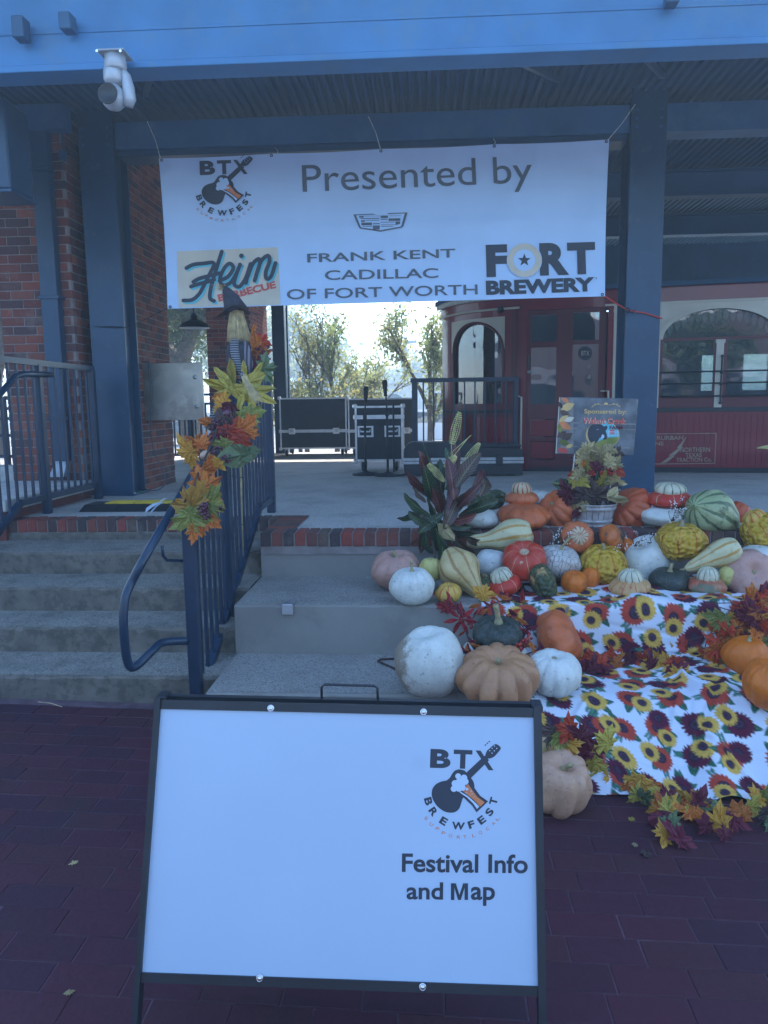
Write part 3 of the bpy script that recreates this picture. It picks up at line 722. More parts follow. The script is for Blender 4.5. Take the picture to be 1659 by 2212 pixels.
# lower siding of narrow boards
def boards(name, s0, s1, z0, z1, w, m, off=0.0):
    mb = MB(); s = s0
    while s < s1-.01: tslab(mb, s+.003, min(s+w, s1)-.003, z0, z1, off+.004, .02, 1); s += w
    tslab(mb, s0, s1, z0, z1, off-.004, .02, 20 if s0 < 0 else 1); o = part(name, mb, m, coach); o['kind'] = 'stuff'; return o
boards('siding_boards', sD1+.0, sR, FL+.06, zS-.06, .062, 'maroon'); boards('siding_boards', sL, sD0, FL+.06, zS-.06, .062, 'maroon')
tp('belt_rail', 'black', [(sD1, sR, zS-.02, zS+.03)], .03, .05); tp('sill_board', 'maroon', [(sD1, sR, zS-.06, zS-.021)], .018, .03)
tp('window_rail', 'maroon2', [(sD1, sR, zS+.031, zW0)], .0, .04)
tp('sill', 'black', [(TQ(968, 888)[0], TQ(1118, 888)[0], TQ(1040, 892)[1], TQ(1040, 886)[1])], .03, .05)
tp('window_rail', 'maroon2', [(sL, sD0, zS-.06, TQ(1040, 872)[1])], .0, .04)
tp('letterboard', 'maroon', [(sL, sR, zTop+.03, zRoof)], .02, .05)
tp('cream_bead', 'cream', [(sD1-.1, sR, zTop+.005, zTop+.029)], .03, .04)
tp('roof_edge', 'deck', [(sL, sR, zRoof, zRoof+.05)], .10, .16)
tp('skirt', 'black', [(sL, sR, FL+.0, FL+.06)], -.02, .05)
# doors
zD1 = TQ(1225, 650)[1]
tp('door_surround', 'maroon', [(sD0, sD0+.06, FL+.02, zD1), (sD1-.06, sD1, FL+.02, zD1), (sD0+.06, sD1-.06, zD1-.09, zTop+.03)], .025, .08)
sM = TQ(1224, 800)[0]
for side, (l, r, l2, r2, yu0, yu1, yl0, yl1) in enumerate(((1135, 1222, 1146, 1201, 680, 738, 750, 873), (1227, 1308, 1237, 1293, 674, 735, 743, 861))):
    a0, a1, b0, b1 = (TQ(q, 800)[0] for q in (l, r, l2, r2)); zz = [TQ((l+r)/2, q)[1] for q in (yu0, yu1, yl0, yl1)]
    zt = zD1-.095
    mb = MB()
    for rc in ((a0, b0, FL+.03, zt), (b1, a1, FL+.03, zt), (b0, b1, zz[0], zt), (b0, b1, zz[2], zz[1]), (b0, b1, FL+.03, FL+.14), (b0, b1, TQ((l+r)/2, 953)[1], TQ((l+r)/2, 945)[1]), (b0, b1, TQ((l+r)/2, 905)[1], zz[3])): tslab(mb, *rc, -.02, .04)
    dr = part('door', mb, 'maroon2', coach)
    for z0, z1 in ((FL+.14, TQ((l+r)/2, 953)[1]), (TQ((l+r)/2, 945)[1], TQ((l+r)/2, 905)[1])):
        o = tp('door_panel', 'maroon', [(b0+.01, b1-.01, z0+.015, z1-.015)], -.035, .02); o.parent = dr
    for z0, z1 in ((zz[1], zz[0]), (zz[3], zz[2])):
        o = tp('pane', 'glass', [(b0, b1, z0, z1)], -.045, .004); o.parent = dr
    if side == 0:
        p = T(*TQ(1143, 803), .0); mb = MB(); mb.lathe([(0, -.001), (.022, 0), (.026, .02), (.0, .03)], 14, Matrix.Translation(p) @ frame_of((0, -1, 0))); o = part('lock', mb, 'vent', coach, True); o.parent = dr
        mb = MB(); mb.tube([T(*TQ(1141, 770), .0), T(*TQ(1141, 770), .04), T(*TQ(1141, 792), .04), T(*TQ(1141, 792), .0)], .012, 6); o = part('handle', mb, 'black', coach); o.parent = dr
mb = MB(); sq, z1q = TQ(1123, 855); _, z0q = TQ(1123, 985)
mb.tube([T(sq-.02, z1q, 0), T(sq-.02, z1q, .07), T(sq+.03, z1q-.02, .07), T(sq+.03, z0q, .07), T(sq+.03, z0q, 0)], .013, 8); part('grab_handle', mb, 'cream', coach, True)
mb = MB(); s_, z_ = TQ(1298, 845); mb.tube([T(s_, z_, 0), T(s_, z_, .07), T(s_+.08, z_, .07), T(s_+.08, z_-.25, .07)], .012, 8); part('grab_handle', mb, 'cream', coach, True)
tp('meeting_stile', 'maroon2', [(TQ(1219, 800)[0], TQ(1230, 800)[0], FL+.03, zD1-.095)], -.03, .05); tp('door_head', 'maroon2', [(sD0+.05, sD1-.05, zD1-.12, zTop)], -.03, .05)
# round seal on door glass
def surfT(x, y, off): s, z = TQ(x, y); return T(s, z, off)
pr_ = Print(lambda x, y, off: PP(x, y, T(0, 0, off-.045), Vector((math.sin(A0), -math.cos(A0), 0))), coach)
pr_.disc(1264, 763, 15, 'ink', .003); pr_.disc(1264, 763, 12.5, 'inkgrey', .004); pr_.disc(1264, 763, 11.5, 'ink', .005)
pr_.text('BTX', (1256, 768), (1273, 768), 10, 'tanp', .007)
pr_.done('door_seal')
# cream wall right of door
boards('cream_boards', sD1+.003, TQ(1424, 800)[0], zS+.03, zTop+.004, .075, 'cream', .01)
# windows to the right
sA, sB = TQ(1425, 800)[0], TQ(1680, 800)[0]
sc, ha = (sA+sB)/2, (sB-sA)/2; zA = TQ(1550, 664)[1]; zTr = TQ(1550, 730)[1]; hz = zA-zTr
def arch(s, c=sc, w=ha, b=zTr, h=hz): return b+h*math.sqrt(max(0, 1-((s-c)/w)**2))
mb = MB(); col_strip(mb, sA, sB, arch, lambda s: zTop+.005, .012, 40); part('arch_spandrel', mb, 'cream', coach)
mb = MB()
for i in range(40):
    a_, b2 = math.pi*i/40, math.pi*(i+1)/40
    for rr, rr2, of in ((1.0, 1.05, .03),):
        vs = [T(sc-ha*r*math.cos(t), zTr+hz*r*math.sin(t), of_) for t in (a_, b2) for r, of_ in ((rr-.04, of-.02), (rr-.04, of), (rr2, of), (rr2, of-.02))]
        mb.add(vs, [(0, 4, 5, 1), (1, 5, 6, 2), (2, 6, 7, 3)])
    vs = [T(sc-ha*r*math.cos(t), zTr+hz*r*math.sin(t), .02) for t in (a_, b2) for r in (1.13, 1.145)]
part('arch_moulding', mb, 'cream', coach)
mb = MB(); col_strip(mb, sA, sB, lambda s: zTr, arch, -.03, 40); part('arched_pane', mb, 'glass', coach)
fr = tp('window_frame', 'maroon2', [(sA-.02, sR, zW1, zTr+.012), (sA-.02, sA+.03, zW0, zW1), (TQ(1541, 800)[0], TQ(1547, 800)[0], zW0, zW1), (TQ(1561, 800)[0], TQ(1570, 800)[0], zW0, zW1)], .0, .04)
o = tp('pane', 'glass', [(sA+.03, TQ(1541, 800)[0], zW0, zW1)], -.02, .004); o.parent = fr
o = tp('pane', 'glass', [(TQ(1570, 800)[0], sR, zW0, zW1)], -.02, .004); o.parent = fr
tp('pilaster', 'cream', [(TQ(1546, 800)[0], TQ(1562, 800)[0], zS+.03, zW1)], .02, .05)
tp('pilaster_cap', 'cream', [(TQ(1544, 800)[0], TQ(1564, 800)[0], zW1-.04, zW1)], .032, .05)
tp('cream_wall', 'cream', [(sB, sR, zTr+.012, zTop+.005)], .01, .03)
mb = MB()
for yy in (805, 830, 857): s0, z0 = TQ(1424, yy); mb.tube([T(s0, z0, .06), T(sR, z0, .06)], .009, 6)
part('window_guard_rods', mb, 'black', coach)
s0, z0 = TQ(1553, 870); _, z1 = TQ(1553, 768)
mb = MB(); mb.tube([T(s0, z0, .06), T(s0, z1, .06)], .012, 8)
for yy in (770, 805, 830, 870): mb.lathe([(0, -.02), (.02, -.01), (.02, .01), (0, .02)], 10, Matrix.Translation(T(s0, TQ(1553, yy)[1], .065)))
part('guard_bracket', mb, 'black', coach)
# lace band behind the arched pane and clerestory curtain
mb = MB(); n = 17
for i in range(n):
    c = sA+(sB-sA)*(i+.5)/n; w = (sB-sA)/n*.42; zt_ = arch(c)-.02; h = .13
    for k in range(6):
        t0, t1 = k/6, (k+1)/6
        w0, w1 = w*math.sin(math.pi*(.15+.85*t0)), w*math.sin(math.pi*min(1, .15+.85*t1))
        mb.add([T(c-w0, zt_-h*t0, -.07), T(c+w0, zt_-h*t0, -.07), T(c+w1, zt_-h*t1, -.07), T(c-w1, zt_-h*t1, -.07)], [(0, 1, 2, 3)])
M['lace'] = mat('pale_lace', (.6, .64, .6), .8, 0, .2, 60, 0)
part('lace_band', mb, 'lace', coach)
for s0_, s1_, nn in ((sA+.05, TQ(1541, 800)[0], 9), (TQ(1570, 800)[0], sR, 24)):
    mb = MB()
    for i in range(nn):
        c = s0_+(s1_-s0_)*(i+.5)/nn; w = (s1_-s0_)/nn*.46
        for k in range(5):
            t0, t1 = k/5, (k+1)/5; w0, w1 = w*math.cos(t0*math.pi/2), w*math.cos(t1*math.pi/2)
            mb.add([T(c-w0, zW1-.16*t0, -.09), T(c+w0, zW1-.16*t0, -.09), T(c+w1, zW1-.16*t1, -.09), T(c-w1, zW1-.16*t1, -.09)], [(0, 1, 2, 3)])
    part('window_valance', mb, 'l_sage', coach)
# bowed end window
b0, b1 = TQ(980, 800)[0], TQ(1086, 800)[0]; zb0 = TQ(1030, 872)[1]; zsp = TQ(1080, 755)[1]; zap = TQ(1035, 697)[1]; bc, bw = (b0+b1)/2, (b1-b0)/2
def arch2(s): return zsp+(zap-zsp)*math.sqrt(max(0, 1-((s-bc)/bw)**2))
mb = MB(); col_strip(mb, b0, b1, lambda s: zb0, arch2, -.03, 20); part('bow_pane', mb, 'glass', coach)
zc = TQ(1080, 684)[1]
mb = MB(); col_strip(mb, b0-.04, b1+.02, lambda s: arch2(s) if b0 < s < b1 else zsp, lambda s: zc, .008, 26); part('bow_spandrel', mb, 'cream', coach)
mb = MB(); pts = [T(b0, zb0, .0)]+[T(bc-bw*math.cos(math.pi*i/20), zsp+(zap-zsp)*math.sin(math.pi*i/20), .0) for i in range(21)]+[T(b1, zb0, .0)]
mb.tube(pts, .02, 6); part('bow_window_frame', mb, 'maroon2', coach)
tp('bow_wall', 'maroon', [(b1+.02, sD0, zS-.06, zTop+.03), (sL, b0-.02, zS-.06, zTop+.03), (b0-.06, b1+.03, zc+.001, zTop+.03)], .0, .04)
tp('bow_wall_trim', 'maroon2', [(sD0-.12, sD0-.06, zS, zTop)], .02, .03)
mb = MB(); pts = [T(sL+i*.1, zTop+.03-.0*i, .03) for i in range(int((sD0-sL)/.1)+1)]; mb.tube(pts, .014, 6); part('roof_bead', mb, 'cream', coach)
mb = MB(); pts = [T(sL+i*.1, zRoof-.02, .05) for i in range(int((sD0-sL)/.1)+1)]; mb.tube(pts, .035, 8); part('gutter', mb, 'lace', coach)
p = T(*TQ(1083, 670), .03); mb = MB(); mb.lathe([(0, -.02), (.035, -.01), (.045, .02), (.02, .05), (0, .055)], 14, Matrix.Translation(p) @ frame_of((.2, -1, 0))); part('marker_lamp', mb, 'black', coach, True)
# far side wall, ends, floor, ceiling, seats inside
def back(s, z, o): return T(max(s, -.2), z, -2.35+o)
mb = MB()
def bslab(s0, s1, z0, z1):
    vs = [back(s, z, o) for s in (s0, s1) for z in (z0, z1) for o in (0, .05)]
    mb.add(vs, [(0, 1, 3, 2), (4, 6, 7, 5), (0, 4, 5, 1), (2, 3, 7, 6), (0, 2, 6, 4), (1, 5, 7, 3)])
bslab(-.2, sR, FL, zW0+.1); bslab(-.2, sR, zW1-.05, zRoof)
bslab(-.2, 2.3, zW0+.1, zW1-.05)  # far windows closed off here so the near panes stay dark
for i in range(6): bslab(2.55+i*.62, 2.85+i*.62, zW0+.1, zW1-.05)
part('far_wall', mb, 'darkwood', coach)
mb = MB(); a_, b_, c_, d_ = T(sL, FL+.08, -.05), T(sR, FL+.08, -.05), T(sR, FL+.08, -2.3), T(-.4, FL+.08, -2.3); mb.prism([a_, b_, c_, d_], (0, 0, .02)); part('coach_floor', mb, 'wood', coach)
mb = MB(); mb.prism([T(sL, zRoof, -.05), T(sR, zRoof, -.05), T(sR, zRoof, -2.4), T(-.9, zRoof, -2.4), T(-1.2, zRoof, -1.4)], (0, 0, .06)); part('coach_roof', mb, 'deck', coach)
mb = MB(); vs = [T(sL, FL, 0), T(sL, zRoof, 0), back(-.2, zRoof, 0), back(-.2, FL, 0)]; mb.add(vs, [(0, 1, 2, 3)]); part('end_wall', mb, 'maroon', coach)
for s_ in (3.35, 3.75, 4.25, 4.7, 2.9, 2.4):
    mb = MB(); mb.cbox(-.22, .22, -.05, .05, FL+.1, zW0+.24, .04, Matrix.Translation(T(s_, 0, -.7)) @ Matrix.Rotation(A0+1.4, 4, 'Z')); part('seat_back', mb, 'plastic', coach)
mb = MB(); tslab(mb, sL, sD0-.1, FL+.1, zTop, -.45, .03); part('added_dark_backing', mb, 'darkwood', coach)  # dark sheet added behind the bowed glass to keep it dark
# painted lettering on the side
sp = Print(lambda x, y, off: PP(x, y, T(0, 0, off+.004), Vector((math.sin(A0), -math.cos(A0), 0))), coach)
M['fadedgold'] = mat('faded_gold_leaf', (.36, .28, .20), .6, 0, .15, 20, 0)
for a_, b_ in (((1340, 938), (1547, 936)), ((1547, 936), (1544, 1001)), ((1544, 1001), (1340, 1003))): sp.stroke([a_, b_], 1.6, 'fadedgold', .003)
sp.text('INTERURBAN', (1388, 951), (1476, 950), 9, 'fadedgold', .003, .01); sp.text('LINE', (1404, 963), (1434, 962), 8.5, 'fadedgold', .003, .01)
sp.poly([(1484, 941), (1462, 968), (1466, 968), (1444, 984), (1449, 984), (1427, 1001), (1440, 999), (1458, 985), (1455, 985), (1476, 966), (1472, 966)][::-1], 'fadedgold', .003)
sp.text('NORTHERN', (1469, 977), (1534, 976), 10, 'fadedgold', .003, .01); sp.text('TEXAS', (1481, 988), (1516, 987), 9, 'fadedgold', .003, .01); sp.text('TRACTION Co.', (1461, 998), (1537, 997), 9, 'fadedgold', .003, .01)
sp.done()

# ================================================================== THINGS ON THE PORCH
def case(q0, q1, Y, depth, casters=.11, split=None, latches=(), handles=(), label=''):
    a = PY(q0[0], q1[1], Y); b = PY(q1[0], q0[1], Y); x0, x1, z0, z1 = a.x, b.x, FL+casters, b.z; y0, y1 = Y, Y+depth
    c = thing('flight_case', label, 'flight case', ((x0+x1)/2, Y+depth/2, FL), 'black flight cases at the back of the porch')
    zs = z0+(z1-z0)*split
    mb = MB(); mb.box(x0+.004, x1-.004, y0+.004, y1-.004, z0+.004, zs-.02); part('body', mb, 'plastic', c)
    mb = MB(); mb.box(x0+.004, x1-.004, y0+.004, y1-.004, zs+.02, z1-.004); part('lid', mb, 'plastic', c)
    e = .024
    for nm, zz in (('edge_trim', (z0, zs-.001)), ('edge_trim', (zs+.001, z1))):
        mb = MB(); za, zb = zz
        for z in (za, zb-e):
            mb.box(x0, x1, y0, y0+e, z, z+e); mb.box(x0, x1, y1-e, y1, z, z+e); mb.box(x0, x0+e, y0+e, y1-e, z, z+e); mb.box(x1-e, x1, y0+e, y1-e, z, z+e)
        for x in (x0, x1-e):
            for y in (y0, y1-e): mb.box(x, x+e, y, y+e, za+e, zb-e)
        part(nm, mb, 'alu', c)
    for x in (x0, x1):
        for z in (z0, z1): mb = MB(); mb.cbox(x-.028, x+.028, y0-.008, y0+.05, z-.028, z+.028, .012); part('corner', mb, 'alu', c)
    for x in (x0, x1):
        mb = MB(); mb.cbox(x-.02, x+.02, y0-.006, y0+.03, zs-.03, zs+.03, .008); part('corner', mb, 'alu', c)
    for l in latches:
        x = x0+(x1-x0)*l; mb = MB(); mb.cbox(x-.055, x+.055, y0-.012, y0-.001, zs-.05, zs+.05, .005); f = part('latch', mb, 'alu', c)
        mb = MB(); mb.cbox(x-.03, x+.03, y0-.022, y0-.013, zs-.02, zs+.025, .004); o = part('latch_tongue', mb, 'vent', c); o.parent = f
    for hx, hzz in handles:
        x = x0+(x1-x0)*hx; z = z0+(z1-z0)*hzz; mb = MB()
        mb.box(x-.10, x+.10, y0-.008, y0+.002, z-.07, z+.07); f = part('handle_dish', mb, 'alu', c)
        mb = MB(); mb.box(x-.075, x+.075, y0-.0095, y0-.0085, z-.05, z+.05); o = part('dish_recess', mb, 'plastic', c); o.parent = f
        mb = MB(); mb.tube([(x-.06, y0-.01, z+.02), (x-.06, y0-.03, z), (x+.06, y0-.03, z), (x+.06, y0-.01, z+.02)], .011, 8); o = part('handle', mb, 'alu', c); o.parent = f
    for x in (x0+.09, x1-.09):
        for y in (y0+.09, y1-.09):
            mb = MB(); r = casters*.44; mb.lathe([(0, -.02), (r*.8, -.02), (r, -.012), (r, .012), (r*.8, .02), (0, .02)], 18, Matrix.Translation((x, y, FL+r)) @ Matrix.Rotation(math.pi/2, 4, 'Y')); w = part('caster', mb, 'plastic', c, False)
            mb = MB(); mb.box(x-.032, x+.032, y-.03, y+.03, z0-.015, z0-.001); mb.box(x-.028, x-.022, y-.018, y+.018, FL+r-.01, z0-.015); mb.box(x+.022, x+.028, y-.018, y+.018, FL+r-.01, z0-.015); o = part('caster_fork', mb, 'vent', c); o.parent = w
    return c
case((606, 858), (748, 970), 12.9, .75, .12, .35, (.18, .84), (), 'left black flight case with aluminium edges at the back of the porch')
case((753, 859), (893, 970), 12.88, .75, .12, .35, (.9,), (), 'middle black flight case partly hidden behind the small handled case')
case((768, 876), (870, 998), 9.75, .55, .13, .80, (), ((.22, .54), (.78, .54)), 'smaller black flight case with two recessed handles on big casters')
def mic_stand(qx, qb, qt, Y, label, clipd):
    b = PY(qx, qb, Y); b.z = FL; c = thing('microphone_stand', label, 'microphone stand', b, 'black microphone stands')
    mb = MB(); mb.lathe([(0, 0), (.16, 0), (.165, .012), (.15, .025), (.05, .035), (.02, .05), (0, .05)], 32, Matrix.Translation(b)); part('base', mb, 'plastic', c, True)
    zt = PY(qx, qt, Y).z
    mb = MB(); mb.tube([b+Vector((0, 0, .04)), (b.x, b.y, zt-.35)], .014, 10); part('lower_tube', mb, 'plastic', c, True)
    mb = MB(); mb.tube([(b.x, b.y, zt-.36), (b.x+clipd*.3, b.y, zt-.12)], .009, 8); part('upper_tube', mb, 'black', c, True)
    mb = MB(); mb.tube([(b.x, b.y, zt-.42), (b.x, b.y, zt-.34)], .024, 12); part('clutch', mb, 'plastic', c, True)
    mb = MB(); mb.lathe([(.0, 0), (.018, 0), (.022, .05), (.032, .15), (.028, .19), (0, .19)], 14, Matrix.Translation((b.x+clipd*.3, b.y, zt-.19)) @ Matrix.Rotation(clipd, 4, 'Y')); part('microphone', mb, 'plastic', c, True)
    return c
c1 = mic_stand(824, 1026, 834, 9.25, 'left microphone stand on a round base before the small case', .04)
c2 = mic_stand(876, 1030, 820, 9.1, 'right microphone stand with a taller head beside the long black case', -.05)
c2.location.x += 0
for c in (c1, c2): c.location.x -= .19 if c is c1 else .21
mb = MB(); r0 = c2.location; mb.tube([(r0.x+.07, r0.y+.1, FL+.04), (r0.x+.07, r0.y+.1, 1.62)], .012, 8); mb.lathe([(0, 0), (.14, 0), (.14, .02), (0, .03)], 24, Matrix.Translation((r0.x+.07, r0.y+.1, FL+.002))); 
c3 = thing('microphone_stand', 'bare microphone stand pole just behind the right hand stand', 'microphone stand', (r0.x+.07, r0.y+.1, FL), 'black microphone stands'); part('pole', mb, 'plastic', c3)
# long case
tk = thing('keyboard_case', 'long black wheeled equipment case with a bright aluminium band lying by the coach', 'case', (.4, 9.0, FL))
a = PY(872, 1026, 8.95); b_ = PY(1130, 1024, 8.95); x0, x1 = a.x, b_.x; zt = PY(900, 955, 8.95).z; zb1, zb2 = PY(900, 1003, 8.95).z, PY(900, 989, 8.95).z
mb = MB()
prof = [(x0+.01, FL+.02), (x1-.01, FL+.02), (x1, zb1), (x0, zb1)]
mb.prism([(x, 8.95, z) for x, z in prof], (0, .36, 0)); part('base_shell', mb, 'plastic', tk)
mb = MB(); mb.cbox(x0-.006, x1+.006, 8.94, 9.32, zb1, zb2, .005); part('valance', mb, 'alu', tk)
mb = MB(); mb.box(x0-.002, x1+.002, 8.936, 8.939, (zb1+zb2)/2-.004, (zb1+zb2)/2+.004); part('valance_groove', mb, 'black', tk)
prof = [(x0, zb2), (x1, zb2), (x1, zt-.11), (x1-.03, zt-.09), (x0+(x1-x0)*.62, zt-.07), (x0+(x1-x0)*.55, zt-.01)]+[(x0+.12-.12*math.sin(t*math.pi/10), zt-.12+.12*math.cos(t*math.pi/10)) for t in range(6)]
mb = MB(); mb.prism([(x, 8.955, z) for x, z in prof], (0, .35, 0)); part('lid', mb, 'plastic', tk)
mb = MB(); mb.cbox(x0+(x1-x0)*.55, x1-.02, 8.97, 9.29, zt-.085, zt-.03, .02); part('soft_cover', mb, 'felt', tk)
for f in (.2, .8): x = x0+(x1-x0)*f; mb = MB(); mb.cbox(x-.04, x+.04, 8.925, 8.94, zb1-.02, zb2+.03, .004); part('catch', mb, 'plastic', tk)
# stainless cabinet
cb = thing('electrical_cabinet', 'stainless steel cabinet on the brick wall with its door swung open', 'cabinet', (-2.6, 7.9, 1.45))
z0, z1 = PY(370, 908, 7.72).z, PY(370, 784, 7.72).z
a = PY(306, 800, 7.7); b_ = PY(437, 800, 7.7)
mb = MB(); mb.cbox(-2.853, -2.60, 7.78, 8.32, z0+.01, z1-.01, .004); part('box', mb, 'stainless', cb)
mb = MB(); mb.cbox(a.x, b_.x, 7.70, 7.728, z0, z1, .004); d = part('door', mb, 'stainless', cb)
mb = MB(); mb.box(a.x-.012, a.x-.001, 7.705, 7.78, z0+.02, z1-.02); o = part('hinge', mb, 'vent', cb)
for q in ((421, 815), (425, 878)):
    p = PY(*q, 7.7); mb = MB(); mb.lathe([(0, .012), (.012, .012), (.014, .006), (.02, .004), (.02, 0)], 16, Matrix.Translation(p) @ frame_of((0, -1, 0))); o = part('latch', mb, 'vent', cb, True); o.parent = d
cv = thing('cable', 'thin grey cable hanging over the cabinet door down to the porch floor', 'cable', PY(320, 784, 7.65))
pts = smooth2([tuple(PY(*q)) for q in ((309, 783, 7.76), (320, 781, 7.66), (321, 800, 7.66), (327, 850, 7.66), (325, 908, 7.66), (329, 960, 7.66), (342, 1000, 7.66), (358, 1034, 7.66), (352, 1052, 7.5), (330, 1060, 7.4), (300, 1052, 7.62))])
pts = [Vector(p) for p in pts]; 
for p in pts: p.z = max(p.z, FL+.004)
mb = MB(); mb.tube(pts, .0045, 6); part('cord', mb, 'steel', cv, True)
sk = thing('wall_outlet', 'small round metal outlet cover on the brick beside the left column', 'outlet cover', PY(295, 948, 7.7))
mb = MB(); p = PY(296, 948, 7.62); mb.lathe([(0, .05), (.03, .05), (.045, .02), (.045, 0)], 18, Matrix.Translation(p) @ frame_of((.6, -1, .1))); mb.cbox(p.x-.035, p.x+.035, 7.62, 7.66, p.z-.06, p.z+.06, .006); part('cover', mb, 'vent', sk, True)
# cable ramp
cr = thing('cable_ramp', 'black rubber cable ramp with a yellow lid lying on the porch beside the rail', 'cable ramp', (-2.2, 6.1, FL))
a = PZ(222, 1090, FL); b_ = PZ(372, 1096, FL)
mb = MB(); 
for j in range(3):
    x0 = a.x+j*.30; mb.prism([(x0, 6.08, FL+.001), (x0, 6.20, FL+.045), (x0, 6.42, FL+.045), (x0, 6.54, FL+.001)], (.295, 0, 0))
part('rubber_base', mb, 'plastic', cr)
for j in range(3):
    mb = MB(); x0 = a.x+.16+j*.25; mb.cbox(x0, x0+.245, 6.22, 6.41, FL+.046, FL+.056, .003); l = part('yellow_lid', mb, 'yellow', cr)
    for i in range(6): mb = MB(); mb.box(x0+.015, x0+.23, 6.235+i*.028, 6.245+i*.028, FL+.0565, FL+.060); o = part('tread_rib', mb, 'yellow', cr); o.parent = l
gc = thing('green_cord', 'coil of dark green cord on the porch floor by the column foot', 'cord', (-2.7, 7.0, FL))
pts = [PZ(300+36*math.cos(i*.7)*(.6+.1*(i % 4))*.5, 1057+4*math.sin(i*.7), FL+.006+.002*i) for i in range(16)]
pts = [Vector((p[0], p[1], FL+.008+.001*i)) for i, p in enumerate(pts)]; mb = MB(); mb.tube(pts, .006, 6); part('cord', mb, 'green', gc, True)
tg = thing('torn_ribbon', 'torn white plastic ribbon tied to the stair rail lying on the porch edge', 'ribbon', PZ(340, 1095, FL))
mb = MB()
for q0, q1, w in (((314, 1104), (345, 1086), 9), ((325, 1108), (352, 1084), 6), ((343, 1087), (362, 1076), 3)):
    A = PY(*q0, 5.8); B = PY(*q1, 5.75); A.z = max(A.z, FL+.01); B.z = max(B.z, FL+.02); n = Vector((.3, 0, 1)).normalized()*w*.0018
    C_ = (A+B)/2+Vector((0, 0, .012)); mb.add([A-n, A+n*1.5, C_+n, B+n*.4, B-n*.4, C_-n], [(0, 5, 2, 1), (5, 4, 3, 2)])
part('strip', mb, 'whitep', tg)
# pendant lamp
pl = thing('pendant_lamp', 'black barn pendant lamp with white inner shade hanging below the banner corner', 'lamp', PY(420, 700, 9.6))
p = PY(420, 709, 9.6); k = kq(p); r = 33*k
mb = MB(); mb.lathe([(r, 0), (r*.98, 2*k), (r*.85, 9*k), (r*.5, 15*k), (r*.22, 18*k), (r*.2, 26*k), (r*.08, 32*k), (0, 32*k)], 32, Matrix.Translation(p)); part('shade', mb, 'black', pl, True)
mb = MB(); mb.lathe([(r*.97, .002), (r*.84, 8*k), (r*.45, 13*k), (0, 15*k)], 32, Matrix.Translation(p)); part('inner_shade', mb, 'lampwhite', pl, True)
mb = MB(); mb.lathe([(0, .01), (r*.16, .03), (r*.2, .06), (r*.1, .12), (0, .13)], 16, Matrix.Translation(p)); part('bulb', mb, 'lampwhite', pl, True)
mb = MB(); mb.tube([p+Vector((0, 0, 31*k)), (p.x, p.y, 4.28)], .012, 8); part('stem', mb, 'black', pl)
# light fixture on the left column
fx = thing('floodlight', 'grey swivelling floodlight fixture bolted near the top of the left column', 'light fixture', PY(255, 170, 5.28))
def fq(x, y): return PY(.5*x, .5*y, 5.28)
k = kq(fq(500, 300))*.5
mb = MB(); p = fq(495, 240); mb.cbox(p.x-60*k, p.x+60*k, 5.20, 5.38, p.z, p.z+8*k, .004); part('mounting_plate', mb, 'grey', fx)
mb = MB(); mb.lathe([(0, 0), (44*k, 0), (46*k, -30*k), (46*k, -55*k), (40*k, -62*k), (0, -62*k)], 28, Matrix.Translation(fq(497, 240))); part('upper_housing', mb, 'grey', fx, True)
mb = MB(); mb.lathe([(0, 40*k), (36*k, 36*k), (42*k, 10*k), (42*k, -20*k), (34*k, -34*k), (0, -38*k)], 24, Matrix.Translation(fq(490, 325))); part('swivel_body', mb, 'grey', fx, True)
mb = MB(); mb.tube([fq(528, 300), fq(545, 330), fq(555, 380), fq(560, 430), fq(556, 462)], [12*k, 20*k, 26*k, 28*k, 18*k], 14); part('arm', mb, 'grey', fx, True)
mb = MB(); mb.lathe([(0, 56*k), (30*k, 50*k), (50*k, 22*k), (52*k, -4*k), (46*k, -26*k), (28*k, -44*k), (0, -50*k)], 28, Matrix.Translation(fq(492, 425))); part('lens_body', mb, 'grey', fx, True)
p = fq(486, 424); mb = MB(); mb.lathe([(0, 0), (34*k, 0), (40*k, 6*k), (44*k, 0)], 28, Matrix.Translation((p.x, p.y-52*k, p.z)) @ frame_of((0, -1, 0))); part('lens_ring', mb, 'black', fx, True)
for q in ((443, 246), (543, 246)): p = fq(*q); mb = MB(); mb.lathe([(0, .01), (6*k, .01), (7*k, 0)], 8, Matrix.Translation((p.x, 5.2, p.z)) @ frame_of((0, -1, 0))); part('bolt', mb, 'chrome', fx)
# ================================================================== PRINTED BANNER
def quad_uv(p, TL, TR, BR, BL):
    # inverse bilinear by iteration
    u = v = .5
    for _ in range(8):
        q = (1-v)*((1-u)*TL+u*TR)+v*((1-u)*BL+u*BR); e = p-q
        du = (1-v)*(TR-TL)+v*(BR-BL); dv = (1-u)*(BL-TL)+u*(BR-TR); D = du.x*dv.y-du.y*dv.x
        u += (e.x*dv.y-e.y*dv.x)/D; v += (du.x*e.y-du.y*e.x)/D
    return u, v
BQ = [Vector(q) for q in ((343, 342), (1316, 301), (1307, 640), (362, 667))]
GR = [0.006, .25, .493, .745, .994]
def bwave(u, v):
    w = .012*math.sin(u*9+1)+.008*math.sin(u*23+v*5)+.005*math.sin(v*8+u*4)+.003*math.sin(u*61+v*9)
    for c_ in (.17, .34, .5, .67, .84): w += .005*math.exp(-((u-c_)/.008)**2)
    w += .005*math.exp(-((v-.5)/.03)**2)
    for g_ in GR: w += .022*math.exp(-((u-g_)/.03)**2-v*6)*(1-v)
    for cx, cy in ((0, 0), (1, 0), (1, 1), (0, 1)):
        d = math.hypot((u-cx)*3, v-cy); w -= .008*math.sin(d*40)*math.exp(-d*5)
    return w
